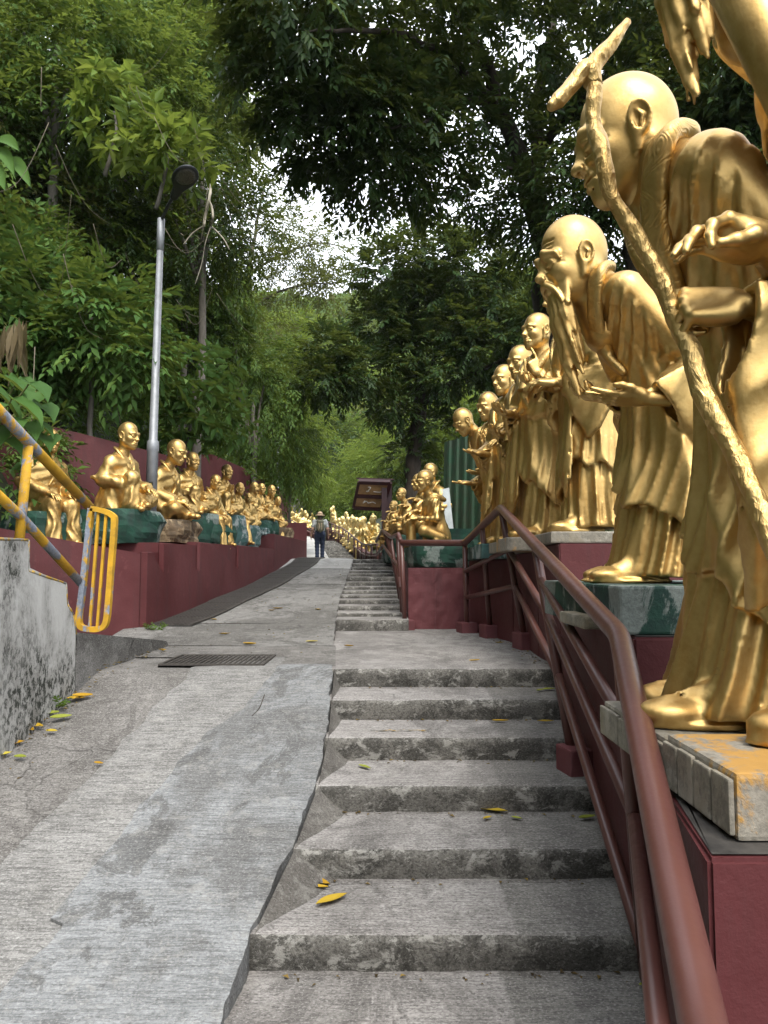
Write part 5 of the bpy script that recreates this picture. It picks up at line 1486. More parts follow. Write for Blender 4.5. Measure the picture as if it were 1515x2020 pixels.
# the bald smiling statue with the forked staff
z1 = P(1400, 1432, 1.85).z
plinth((0.645, 1.70, T_Z[0] + 0.006), (1.6, 2.2, z1), PALE_PLINTH, 'grey peeling plinth under the smiling statue with the forked staff', 3)
L1 = (1.15, 1.92, z1)
w1, e1 = aim(L1, 176, 1.02, (1447, 600, 1.585), (1700, 650, 1.62))
c1 = dict(lean=0.40, lp=2.1, step=0.16, base=0.10, neck=(-0.02, 1.335), arms={'L': (e1, w1, 0.66), 'R': ((0.0, -0.28, 1.0), (0.12, -0.20, 0.96), 0.30)}, seed=2, h=0.0086, nf=13, amp=0.19, hem=0.34, cuff=0.97, crease=0.004, hand=1.16, drape=0.018, fq=5.2, snf=5, girth=1.20, flare=0.30)
S1, cx1 = standing(L1, 176, 1.02, c1, 'smiling', 1.30, 0.22, [('L', (1, -0.12, 0.04), (0.1, 0.80, 0.5), 'grip'), ('R', (0.6, 0.5, -0.5), (0, -0.3, 1), 'rest')],
    'bald smiling gold statue leaning on a forked wooden staff, largest in view', yaw=-0.10, fine=True)
sp = [(1545, 1120, 1.42), (1495, 990, 1.46), (1440, 880, 1.53), (1385, 760, 1.58), (1350, 670, 1.62), (1330, 610, 1.64), (1290, 530, 1.65), (1235, 430, 1.66), (1195, 350, 1.64), (1178, 270, 1.66), (1172, 200, 1.67), (1166, 140, 1.68)]
A_ = Acc()
path = smooth_path([list(local(S1, P(*q))) for q in sp], 9)
path += 0.004 * np.sin(np.arange(len(path))[:, None] * np.array([0.31, 0.43, 0.27]))
nP = len(path)
A_.tube(path, 0.0185 + 0.0022 * np.sin(np.arange(nP) * 0.45) * np.sin(np.arange(nP) * 0.21) + 0.003 * (np.arange(nP) < nP * 0.45), 16, lump=0.075, seed=1)
for br, r in (([(1168, 165, 1.675), (1172, 128, 1.68), (1200, 95, 1.68), (1218, 70, 1.685), (1238, 42, 1.69)], [0.021, 0.022, 0.017, 0.014, 0.009]), ([(1172, 170, 1.675), (1160, 132, 1.67), (1135, 160, 1.665), (1118, 180, 1.66), (1100, 198, 1.655), (1086, 212, 1.65)], [0.019, 0.021, 0.0185, 0.0165, 0.018, 0.011])):
    pp = smooth_path([list(local(S1, P(*q))) for q in br], 6); A_.tube(pp, np.interp(np.linspace(0, 1, len(pp)), np.linspace(0, 1, len(r)), r), 12, lump=0.10, seed=4)
put('staff', A_.mesh('staff', GOLD_BARK), S1)

# the long-bearded statue offering its palm
z2 = P(1260, 1152, 3.0).z
plinth((0.845, 2.66, T_Z[1] + 0.006), (1.75, 3.9, z2), GREEN_PEEL, 'square plinth of peeling dark green paint under the long bearded statue', 0)
bm = bmesh.new(); b0 = P(1145, 1254, 2.95); b1 = P(1197, 1215, 2.95); box_bm(bm, (b0.x, 2.9, T_Z[1] + .005), (b1.x + 0.05, 3.3, b1.z), bevel=0.01)
o = put('plinth', bm_mesh('plinth', bm, PALE_PLINTH)); tag(o, 'small pale plinth stump beside the green plinth behind the rails', 'plinth', 'plinths of the standing statues')
L2 = (1.36, 3.24, z2)
w2, e2 = aim(L2, 184, 0.92, (1266, 785, 2.98), (1385, 722, 2.98))
c2 = dict(girth=1.24, nf=12, fq=5.6, lp=2.0, step=0.20, base=0.15, neck=(-0.02, 1.29), lean=0.47, arms={'L': (e2, w2, 0.56), 'R': ((0.12, -0.26, 0.98), (0.36, -0.06, 0.90), 0.34)}, seed=6, h=0.010, amp=0.16, hem=0.30, hand=1.32, drape=0.018, snf=4.5)
S2, cx2 = standing(L2, 184, 0.92, c2, 'whiskers', 1.46, 0.20, [('L', (1, -0.15, 0.03), (0.05, 0.25, -1), 'flat'), ('R', (1, 0.1, 0.05), (0, -0.2, -1), 'cup')], 'gold statue with a long beard and moustache offering its open palm', fine=True)

RS = [  # loc u, feet v, Y, facing, scale, config, head, head size, pitch, hands, label, yaw
 (1174, 1052, 4.95, 184, 1.0, dict(lean=0.14, arms={'L': ((0.02, 0.31, 1.02), (0.30, 0.12, 1.00), 0.42), 'R': ((0.1, -0.28, 1.02), (0.32, -0.08, 1.02), 0.3)}, seed=9, nf=15, girth=1.05, hem=0.34), 'crowned', 1.12, 0.20, [('L', (1, -0.3, 0.1), (0, 0.4, 1), 'cup'), ('R', (1, .3, .1), (0, -.4, -1), 'cup')], 'crowned gold statue with a thin beard and folded hands', 0.0),
 (1082, 1062, 5.6, 206, 0.965, dict(lean=0.05, arms={'L': ((0.08, 0.30, 1.06), (0.17, 0.12, 1.28), 0.30), 'R': ((0.1, -0.28, 1.02), (0.30, -0.08, 0.98), 0.3)}, seed=11, hem=0.40), 'calm', 1.14, 0.02, [('L', (0.35, -0.25, 1), (0.2, 0.9, 0.1), 'point'), ('R', (1, .3, 0), (0, -.3, -1), 'cup')], 'gold statue holding up a hand bell with one finger before its face', 0.0),
 (1058, 1070, 6.15, 214, 0.915, dict(lean=0.10, arms={'L': ((0.06, 0.29, 1.0), (0.31, 0.13, 1.02), 0.44), 'R': ((0.08, -0.28, 1.0), (0.30, -0.12, 0.98), 0.36)}, seed=13, nf=13), 'calm', 1.12, 0.18, [('L', (1, -0.35, 0.1), (0, 0.5, 0.8), 'rest'), ('R', (1, .3, 0), (0, -.3, -1), 'cup')], 'young gold statue gazing down left of the bell holder', 0.0),
 (1019, 1074, 6.8, 212, 0.93, dict(lean=0.08, arms={'L': ((0.02, 0.30, 1.0), (0.28, 0.20, 1.00), 0.46), 'R': ((0.08, -0.28, 1.0), (0.33, -0.14, 0.90), 0.36)}, seed=15, nf=12, hem=0.5), 'stern', 1.10, 0.14, [('L', (1, -0.1, -0.15), (0, 0.3, 1), 'rest'), ('R', (1, .1, 0), (0, -.3, -1), 'flat')], 'upright gold statue with knotted robe resting one hand before its waist', 0.0),
 (996, 1080, 7.4, 208, 0.86, dict(lean=0.14, arms={'L': ((0.04, 0.29, 1.02), (0.23, 0.05, 1.16), 0.42), 'R': ((0.06, -0.29, 1.02), (0.23, -0.03, 1.16), 0.42)}, seed=17, nf=12), 'old', 1.08, 0.22, [('L', (0.35, -0.03, 1), (0, 1, 0), 'pray'), ('R', (0.35, 0.03, 1), (0, -1, 0), 'pray')], 'old gold statue praying with palms pressed together', 0.0),
 (1004, 1085, 8.05, 192, 0.88, dict(lean=0.42, arms={'L': ((0.10, 0.30, 0.96), (0.40, 0.22, 0.92), 0.46), 'R': ((0.16, -0.28, 0.94), (0.46, -0.16, 0.84), 0.44)}, seed=19, nf=11), 'old', 1.10, 0.62, [('L', (1, -0.05, 0.05), (0, 0.2, -1), 'flat'), ('R', (1, 0.05, 0.0), (0, -.2, -1), 'flat')], 'bowing gold statue with outstretched palms by the green metal fence', 0.0),
]
PLM = [PALE_PLINTH, GOLD_PLINTH, PALE_PLINTH, BLUE_ROCK, GREEN_PEEL, GOLD_PLINTH]
PLL = ['pale plinth under the crowned statue', 'ochre plinth under the bell holding statue', 'pale plinth under the young statue left of the bell holder', 'blue grey plinth under the upright statue', 'green plinth under the praying statue', 'ochre plinth under the bowing statue']
for i, (u, v, Y, rz, s, c, hd, hs, pt, hands, lab, yaw) in enumerate(RS):
    p = P(u, v, Y); c.setdefault('h', 0.0155); c.setdefault('girth', 1.14)
    root, cx = standing(p, rz, s, c, hd, hs, pt, hands, lab, yaw)
    tz = T_Z[2] if Y < 5.5 else (T_Z[3] if Y < 6.5 else T_Z[4])
    hw = min(0.27, (RS[i + 1][2] - Y) * 0.5 - .01 if i < 5 else 0.27)
    lo_ = (p.x - 0.36, Y - hw, min(tz, p.z - 0.05) + 0.005); plinth(lo_, (p.x + 0.34, Y + hw, p.z), PLM[i], PLL[i])
    if 'bell' in lab:
        bell = Acc(); prof = [(0.010, 0.0), (0.026, -0.004), (0.036, -0.03), (0.044, -0.07), (0.060, -0.115), (0.066, -0.125), (0.060, -0.126), (0.040, -0.08), (0.02, -0.03)]
        n = 18; V = [(r * math.cos(t), r * math.sin(t), z) for r, z in prof for t in np.linspace(0, 6.2832, n, endpoint=False)]
        Q = [(a * n + j, a * n + (j + 1) % n, (a + 1) * n + (j + 1) % n, (a + 1) * n + j) for a in range(len(prof) - 1) for j in range(n)]
        bell.add(np.array(V), np.array(Q)); bell.tube([(0, 0, -0.01), (0, 0, 0.03), (0, 0, 0.06), (0, 0, 0.10), (0, 0, 0.13)], [0.010, 0.016, 0.009, 0.015, 0.006], 10)
        w = c['arms']['L'][1]
        put('hand_bell', bell.mesh('hand_bell', GOLD), root, loc=(w[0] + 0.11, w[1] - 0.02, w[2] - 0.02))

# ---------------------------------------------------------------- seated statues
def seated(loc, rz, s, c, head, hs, pitch, hands, label, yaw=0.0, group='seated gold statues on the left ledge'):
    root = empty('gold_statue', loc, R(rz)); root.scale = (s, s, s); tag(root, label, 'statue', group)
    me, cx = body_seated('robe', c); put('robe', me, root)
    if not c.get('bare'): put('collar', seated_collar(cx, c.get('girth', 1.0), 0.014), root)
    add_head(root, head, (cx(.7) - 0.02, 0, 0.672), pitch, yaw, 0.0, hs / s)
    for side, d, b, pose in hands: add_hand(root, c['arms'][side][1], d, b, pose, side == 'L', False, 1.1)
    return root
KNEE_UP = lambda y: ((0.33, y * 0.14, 0.36), (0.33, y * 0.14, 0.05))
FOLD = lambda y: ((0.34, y * 0.24, 0.12), (0.36, y * -0.02, 0.06))
HANG = lambda y: ((0.40, y * 0.13, 0.08), (0.42, y * 0.14, -0.34))
LS = [ # u, seat v, Y, facing, scale, legs L, R, arms L, R, head, head size, pitch, yaw, hands, label, rock material
 (80, 1010, 7.5, -28, 0.84, HANG(1), HANG(-1), ((0.08, .27, .32), (.34, .14, .22), .2), ((.08, -.27, .32), (.36, -.16, .20), .2), 'round', 1.05, 0.1, 0, [('L', (1, 0, -.3), (0, 0, 1), 'rest'), ('R', (1, 0, -.3), (0, 0, 1), 'rest')], 'gold statue with hanging legs half hidden by big leaves at far left', GREEN_ROCK),
 (226, 1005, 7.8, -16, 0.88, FOLD(1), KNEE_UP(-1), ((0.10, .26, .30), (.40, .10, .26), .1), ((.02, -.27, .33), (.24, -.22, .30), .04), 'old', 1.16, 0.10, -0.05, [('L', (1, -0.2, -.5), (0, 0, 1), 'rest')], 'first seated gold statue left of the lamp with a wrinkled grin and raised knee', GREEN_ROCK),
 (312, 1025, 8.7, -10, 0.93, FOLD(1), FOLD(-1), ((0.10, .27, .30), (.33, .10, .20), .12), ((.06, -.28, .32), (.32, -.12, .22), .2), 'calm', 1.14, 0.28, 0.0, [('R', (1, .3, -.3), (0, 0, 1), 'rest')], 'cross legged gold statue right of the lamp post looking down', BROWN_ROCK),
 (366, 1012, 9.7, -28, 0.78, FOLD(1), KNEE_UP(-1), ((0.08, .28, .30), (.34, .12, .25), .14), ((.02, -.30, .32), (.28, -.18, .36), .18), 'round', 1.10, 0.10, -0.05, [('R', (1, .3, -.6), (0, 0, 1), 'rest')], 'plump smiling gold statue, third right of the lamp, with a raised knee', GREEN_ROCK),
 (408, 1035, 9.95, -22, 0.68, HANG(1), ((0.40, -0.12, 0.08), (0.44, -0.10, -0.42)), ((0.14, .25, .28), (.36, .10, .18), .1), ((.12, -.26, .28), (.38, -.10, .16), .1), 'stern', 1.02, 0.30, -0.1, [('L', (1, -.2, -.2), (0, 0, 1), 'cup'), ('R', (1, .2, -.2), (0, 0, 1), 'cup')], 'small bowed gold statue with one leg dangling over the ledge', GREEN_ROCK),
 (432, 1015, 10.9, -30, 0.72, FOLD(1), KNEE_UP(-1), ((0.12, .25, .34), (.26, .04, .42), .14), ((.10, -.26, .34), (.26, -.04, .42), .14), 'round', 1.08, 0.14, 0, [('L', (.5, 0, 1), (0, 1, 0), 'pray'), ('R', (.5, 0, 1), (0, -1, 0), 'pray')], 'gold statue with praying hands behind the dangling leg statue', BLUE_ROCK),
 (462, 1035, 11.35, -26, 0.64, FOLD(1), ((0.40, -0.10, 0.10), (0.52, -0.14, -0.40)), ((0.08, .27, .32), (.32, .14, .22), .14), ((.08, -.28, .32), (.36, -.16, .20), .14), 'calm', 1.04, 0.16, 0, [('R', (1, .2, -.3), (0, 0, 1), 'rest')], 'dark faced gold statue resting one hand, its leg over the wall', BLUE_ROCK),
 (484, 1040, 12.0, -48, 0.55, FOLD(1), FOLD(-1), ((0.08, .27, .32), (.34, .14, .20), .14), ((.08, -.28, .32), (.36, -.10, .20), .14), 'stern', 1.0, 0.16, -.2, [('R', (1, .2, -.3), (0, 0, 1), 'rest')], 'low gold statue facing the camera between two taller heads', BLUE_ROCK),
 (492, 1026, 12.9, -32, 0.64, FOLD(1), KNEE_UP(-1), ((0.08, .27, .32), (.32, .14, .22), .14), ((.08, -.28, .32), (.32, -.16, .32), .14), 'scarf', 1.04, 0.10, 0, [('R', (1, .2, -.3), (0, 0, 1), 'rest')], 'gold statue in a head scarf, behind the low camera facing one', GREEN_ROCK),
 (507, 1026, 13.5, -28, 0.66, KNEE_UP(1), FOLD(-1), ((0.08, .27, .32), (.34, .14, .30), .14), ((.08, -.28, .32), (.30, -.06, .30), .14), 'old', 1.04, 0.12, 0, [('R', (1, .2, -.1), (0, 0, 1), 'cup')], 'wrinkled gold statue right of the one in a head scarf', GREEN_ROCK),
 (524, 1028, 14.4, -26, 0.68, FOLD(1), KNEE_UP(-1), ((0.08, .27, .32), (.32, .14, .22), .14), ((.08, -.28, .32), (.32, -.16, .32), .14), 'tufted', 1.10, 0.22, 0, [('R', (1, .2, -.1), (0, 0, 1), 'cup')], 'tuft bearded gold statue leaning forward before the far lamp', BROWN_ROCK),
 (538, 1040, 13.9, -30, 0.58, FOLD(1), ((0.40, -0.10, 0.10), (0.46, -0.14, -0.30)), ((0.08, .27, .32), (.32, .14, .22), .14), ((.08, -.28, .32), (.36, -.16, .20), .14), 'calm', 0.98, 0.2, 0, [('R', (1, .2, -.3), (0, 0, 1), 'rest')], 'last gold statue on the left ledge, low with a dangling leg', BROWN_ROCK),
]
for i, (u, v, Y, rz, s, lL, lR, aL, aR, hd, hs, pt, yw, hands, lab, rm) in enumerate(LS):
    p = P(u, v, Y)
    c = dict(lean=0.07 + 0.02 * (i % 3), legs={'L': lL, 'R': lR}, arms={'L': aL, 'R': aR}, seed=21 + i, h=0.017 if Y < 10 else 0.021, girth=1.20 if hd == 'round' else 1.12)
    seated(p, rz, s, c, hd, hs * (s / 0.93) ** 0.9, pt, hands, lab, yw)
    bt = [q for q in range(len(sy) - 1) if sy[q] <= Y]
    zb = sz[bt[-1]] if bt else zc
    zb = min(zb, p.z - 0.12) - 0.01
    sit = 'rock under the ' + ['half hidden statue at far left', 'first seated statue left of the lamp', 'cross legged statue right of the lamp', 'plump smiling statue', 'small bowed statue with a dangling leg', 'praying statue on the left ledge', 'dark faced statue', 'low camera facing statue', 'statue in a head scarf', 'wrinkled statue beyond the scarf', 'tuft bearded statue', 'last statue on the left ledge'][i]
    col = {GREEN_ROCK: 'mottled green', BROWN_ROCK: 'layered brown', BLUE_ROCK: 'streaked grey blue'}[rm]
    hgt = p.z - 0.02 * s - zb
    big = (0.74 if i in (1, 2, 3) else 0.64) * (s / 0.9) ** 0.5
    loc = Vector((p.x + 0.05, p.y, zb))
    rock(loc, (big, 0.62 if i > 2 else 0.72, hgt), rm, col + ' ' + sit, 30 + i, R(rz))

# crouching statue on the red block and those behind it, right of the upper steps
p = P(864, 1066, 8.35)
seated(p, 198, 0.76, dict(lean=0.12, legs={'L': ((0.30, 0.20, 0.13), (0.05, 0.26, 0.03)), 'R': ((0.38, -0.13, 0.34), (0.38, -0.13, -0.02))}, arms={'L': ((0.12, 0.27, 0.30), (0.36, 0.04, 0.32), 0), 'R': ((0.12, -0.27, 0.32), (0.38, -0.10, 0.42), 0)}, seed=40, h=0.012, bare=True), 'cap', 0.92, 0.14,
    [('L', (1, -0.2, -0.1), (0, 0, 1), 'cup'), ('R', (1, .2, -.3), (0, 0, 1), 'rest')], 'bare armed gold statue crouching on the rock above the maroon block', 0.0, 'seated gold statues right of the upper steps')
rock(Vector((0.64, 8.45, bl.z + H + 0.004)), (0.74, 0.9, p.z - bl.z - H - 0.02), GREEN_ROCK, 'dark green rock on the maroon block under the crouching statue', 71, 0.1, group='painted rocks right of the upper steps')
RB = [(868, 1044, 9.3, 205, 0.82, 'cap', 'gold statue right behind the crouching one, only its cap and back showing', 42), (844, 1050, 10.1, 200, 0.80, 'stern', 'gold statue with folded robe third behind the red block', 43), (806, 1050, 11.6, 200, 0.70, 'calm', 'upright gold statue near the sign post right of the upper steps', 44), (788, 1062, 12.9, 205, 0.66, 'round', 'small gold statue raising an arm beside the sign post', 45), (780, 1082, 13.8, 205, 0.66, 'calm', 'lowest gold statue beside the sign post at the top of the steps', 46)]
for (u, v, Y, rz, s, hd, lab, sd) in RB:
    p = P(u, v, Y)
    seated(p, rz, s, dict(lean=0.1, legs={'L': FOLD(1), 'R': KNEE_UP(-1)}, arms={'L': ((0.08, .28, .32), (.36, .12, .26), .14), 'R': ((.1, -.27, .34), (.34, -.10, .44), .1)}, seed=sd, h=0.018), hd, 1.10 * s, 0.1, [('L', (1, -0.2, -0.1), (0, 0, 1), 'cup'), ('R', (1, .2, .3), (0, 0, 1), 'rest')], lab, 0, 'seated gold statues right of the upper steps')
    rock(Vector((p.x + 0.12, Y, 0.09)), (0.75, 0.7, max(0.12, p.z - 0.10)), GREEN_ROCK, 'green rock under the ' + lab.replace('gold ', '').split(',')[0], sd, group='painted rocks right of the upper steps')

# ---------------------------------------------------------------- the far crowd
def join_np(parts):
    V, Fq, n = [], [], 0
    for me, M in parts:
        v = np.empty(len(me.vertices) * 3, np.float32); me.vertices.foreach_get('co', v); v = v.reshape(-1, 3)
        M = np.array(M); V.append(v @ M[:3, :3].T + M[:3, 3])
        q = np.empty(len(me.loops), np.int32); me.loops.foreach_get('vertex_index', q); Fq.append(q.reshape(-1, 4) + n); n += len(v)
    return np.vstack(V), np.vstack(Fq)
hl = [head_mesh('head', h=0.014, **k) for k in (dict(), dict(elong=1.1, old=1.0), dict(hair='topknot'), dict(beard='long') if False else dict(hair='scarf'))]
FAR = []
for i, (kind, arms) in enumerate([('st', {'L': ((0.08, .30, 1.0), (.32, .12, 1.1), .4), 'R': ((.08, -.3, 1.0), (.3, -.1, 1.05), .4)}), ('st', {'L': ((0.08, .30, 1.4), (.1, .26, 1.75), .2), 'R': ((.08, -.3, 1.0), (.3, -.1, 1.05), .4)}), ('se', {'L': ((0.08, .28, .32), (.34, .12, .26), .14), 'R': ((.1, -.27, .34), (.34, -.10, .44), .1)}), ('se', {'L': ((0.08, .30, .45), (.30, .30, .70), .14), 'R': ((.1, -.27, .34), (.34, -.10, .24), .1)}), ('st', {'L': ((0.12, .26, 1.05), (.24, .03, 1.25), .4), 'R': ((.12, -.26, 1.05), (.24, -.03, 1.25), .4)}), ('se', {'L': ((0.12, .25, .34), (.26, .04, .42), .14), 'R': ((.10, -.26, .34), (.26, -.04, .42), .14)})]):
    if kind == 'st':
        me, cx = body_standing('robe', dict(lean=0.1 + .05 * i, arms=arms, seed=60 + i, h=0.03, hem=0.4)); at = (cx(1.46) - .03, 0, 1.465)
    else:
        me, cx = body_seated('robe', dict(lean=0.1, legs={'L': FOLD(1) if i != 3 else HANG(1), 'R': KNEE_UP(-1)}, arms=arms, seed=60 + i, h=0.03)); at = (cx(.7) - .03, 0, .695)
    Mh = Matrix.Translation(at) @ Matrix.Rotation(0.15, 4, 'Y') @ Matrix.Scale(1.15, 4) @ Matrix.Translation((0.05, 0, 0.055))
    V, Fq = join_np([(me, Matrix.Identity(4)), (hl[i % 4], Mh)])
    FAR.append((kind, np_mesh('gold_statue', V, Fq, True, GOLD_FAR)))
def bank_z(X, Y): return ramp_z(Y) + 0.05 + 0.30 * max(0, X - rl(Y) - 0.35)
tag(put('bank', grid_sheet('bank', np.linspace(0.1, 5.0, 14), np.linspace(20, 42, 18), lambda x, y: 0, FOREST_FLOOR)), kind='structure')
bk = bpy.data.objects['bank'].data
for v in bk.vertices: v.co.x += rl(v.co.y); v.co.z = bank_z(v.co.x, v.co.y) - 0.02
crowd = [(650, 998), (660, 1002), (688, 1010), (666, 1024), (672, 1023), (694, 1021), (702, 1020), (716, 1024), (727, 1020), (746, 1018), (735, 1031), (644, 1022), (656, 1030), (682, 1032), (707, 1031), (687, 1040), (665, 1042), (700, 1050), (720, 1035), (740, 1037), (674, 1040), (714, 1056), (680, 1020), (730, 1050), (710, 1044), (693, 1046), (752, 1034), (655, 1045), (725, 1058), (742, 1056)]
grp = 'far gold statues right of the path'
for i, (u, v) in enumerate(crowd):
    kind, me = FAR[[2, 0, 5, 3, 4, 2, 1, 5, 0, 3][i % 10]]
    kinds = {k for k, _ in FAR}
    # deepest place where a figure of this height reaches up to row v
    Hw = 1.55 if v < 1012 else (1.25 if v < 1026 else 0.95)
    best = min(((abs(P(u, v, Y).z - Hw - bank_z(P(u, v, Y).x, Y)) + (1 if P(u, v, Y).x < rl(Y) + 0.4 else 0)), Y) for Y in np.linspace(28, 40, 60))
    Y = best[1]; X = P(u, v, Y).x; X = max(X, rl(Y) + 0.45)
    hh = max(0.75, P(u, v, Y).z - bank_z(X, Y)); kind = 'st' if hh > 1.3 else 'se'
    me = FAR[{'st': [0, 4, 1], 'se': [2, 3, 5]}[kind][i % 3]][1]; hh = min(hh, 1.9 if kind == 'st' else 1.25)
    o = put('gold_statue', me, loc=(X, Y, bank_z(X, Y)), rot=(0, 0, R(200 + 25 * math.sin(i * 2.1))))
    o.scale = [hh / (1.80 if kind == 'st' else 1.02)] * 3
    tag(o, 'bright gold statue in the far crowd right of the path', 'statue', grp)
zt_ = lambda u: P(u, 1052, 44).z
b0, b1 = P(540, 1052, 44), P(628, 1056, 41)
bm = bmesh.new(); prism_bm(bm, [(b0.x - 1, 42.6, 0), (b1.x, 39.6, 0), (b1.x + .5, 46, 0), (b0.x - 1, 48, 0)], (0, 0, P(590, 1046, 43).z)); o = put('terrace', bm_mesh('terrace', bm, FOREST_FLOOR)); tag(o, kind='structure')
zT = P(590, 1046, 43).z
for i, (u, v) in enumerate([(556, 1000), (565, 995), (575, 1000), (585, 1005), (591, 1003), (600, 1008), (607, 1015), (613, 1012), (579, 1018), (598, 1024), (605, 1027), (561, 1012), (570, 1014), (619, 1022)]):
    tall = v < 1006 or i == 7
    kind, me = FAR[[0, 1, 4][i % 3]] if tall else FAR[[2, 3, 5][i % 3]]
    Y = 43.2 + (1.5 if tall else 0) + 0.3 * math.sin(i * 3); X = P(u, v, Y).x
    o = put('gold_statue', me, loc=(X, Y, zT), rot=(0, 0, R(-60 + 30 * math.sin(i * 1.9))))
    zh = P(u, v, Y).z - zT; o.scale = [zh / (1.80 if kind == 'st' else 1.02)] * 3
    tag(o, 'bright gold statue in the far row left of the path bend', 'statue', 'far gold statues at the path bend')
# ---------------------------------------------------------------- foliage
def leaves(p, d, up, L, W, a, droop=0.25, fold=0.25):
    """folded leaf blades: base p, direction d, upper side up (all n x 3), length and width per leaf"""
    n = len(p); d = d / (np.linalg.norm(d, axis=1)[:, None] + 1e-9)
    s = np.cross(up, d); s /= (np.linalg.norm(s, axis=1)[:, None] + 1e-9); u = np.cross(d, s)
    L = np.broadcast_to(L, (n,))[:, None]; W = np.broadcast_to(W, (n,))[:, None]
    m = p + d * L * 0.45
    V = np.stack([p, m + s * W * 0.5 + u * W * fold, p + d * L - u * L * droop * 0.5, m - s * W * 0.5 + u * W * fold], 1).reshape(-1, 3)
    i = np.arange(n)[:, None] * 4
    F = np.concatenate([i + [0, 3, 2], i + [0, 2, 1]])
    return V, F, np.repeat(a, 4)
def unit(g, n):
    v = g.normal(size=(n, 3)); return v / np.linalg.norm(v, axis=1)[:, None]
def sprays(g, p, d, length, nl, L, W, kind='alt', droop=0.5, spread=0.9, tone=0.0):
    """leafy twigs: nl leaves along each twig from p along d"""
    n = len(p); d = d / (np.linalg.norm(d, axis=1)[:, None] + 1e-9)
    s = np.cross(d, np.tile([0, 0, 1.0], (n, 1)) + 0.3 * unit(g, n)); s /= (np.linalg.norm(s, axis=1)[:, None] + 1e-9)
    up = np.cross(s, d); up *= np.sign(up[:, 2:3] + 1e-6)
    length = np.broadcast_to(length, (n,))
    P_, D_, U_, LL, WW, AA = [], [], [], [], [], []
    base = g.uniform(0, 1, n)
    for j in range(nl):
        t = (j + 0.6) / nl; sd = 1 if j % 2 else -1
        q = p + d * (length * t)[:, None] + np.array([0, 0, -1.0]) * (droop * length * t * t)[:, None] * 0.5
        if kind == 'whorl':
            ph = j * 2.4 + base * 6.28; dd = d * 0.35 + s * np.cos(ph)[:, None] + up * np.sin(ph)[:, None] * 0.6; q = p + d * (length * (0.6 + 0.4 * t))[:, None]
        else:
            dd = d * (0.45 + 0.5 * t) + s * sd * spread * (1 - 0.5 * t)
        dd = dd + 0.22 * unit(g, n) + np.array([0, 0, -droop * 0.55])
        P_.append(q); D_.append(dd); U_.append(up + 0.35 * unit(g, n)); k = g.uniform(0.75, 1.2, n)
        LL.append(L * k * (0.8 + 0.3 * math.sin(math.pi * t))); WW.append(W * k); AA.append(np.clip(0.55 * base + 0.45 * g.uniform(0, 1, n) + tone, 0, 1))
    return leaves(np.vstack(P_), np.vstack(D_), np.vstack(U_), np.concatenate(LL), np.concatenate(WW), np.concatenate(AA))
class Crown:
    def __init__(s): s.A = Acc()
    def lobe(s, g, c, r, n, length, nl, L, W, kind='alt', droop=0.5, shell=0.55, gaps=0.25, gs=1.2, spread=0.9, tone=0.0, hang=0.0):
        c = np.array(c, float); r = np.array([r] * 3 if np.isscalar(r) else r, float)
        k = unit(g, int(n * 1.6)); rad = g.uniform(shell, 1.0, len(k)) ** 0.6
        p = c + k * r * rad[:, None]
        ok = np.array([mnoise.noise((q[0] * gs / r.mean(), q[1] * gs / r.mean(), q[2] * gs / r.mean())) for q in p]) > -gaps * 0.8 - 0.0
        p, k = p[ok][:n], k[ok][:n]
        d = k + 0.7 * unit(g, len(k)) + np.array([0, 0, 0.15 - hang])
        s.A.add(*(lambda V, F, a: (V, [F], a))(*sprays(g, p, d, length * g.uniform(0.6, 1.2, len(p)), nl, L, W, kind, droop, spread, tone)))
    def mesh(s, mat): return s.A.mesh('crown', mat, True, 'leaf')
def limbs(root, lines, mat, seed=0, n=10):
    """trunk and limbs as tapered lumpy tubes; first one is the trunk"""
    for i, (pts, r0, r1) in enumerate(lines):
        pp = smooth_path(pts, 6); pp[1:-1] += np.random.default_rng(seed + i).normal(0, r0 * 0.12, pp[1:-1].shape)
        o = put('trunk' if i == 0 else 'limb', tube_mesh('trunk' if i == 0 else 'limb', pp, np.linspace(r0, r1, len(pp)), n if i == 0 else 7, mat, lump=0.10, seed=seed + i)); at_root(o, root)
def tree(label, base, lines, crown, leafmat, bark, name='tree', cat='tree', group=None, seed=0):
    root = empty(name, base); tag(root, label, cat, group)
    if lines: limbs(root, lines, bark, seed)
    if crown is not None: at_root(put('crown', crown.mesh(leafmat)), root)
    return root

g = np.random.default_rng(11)
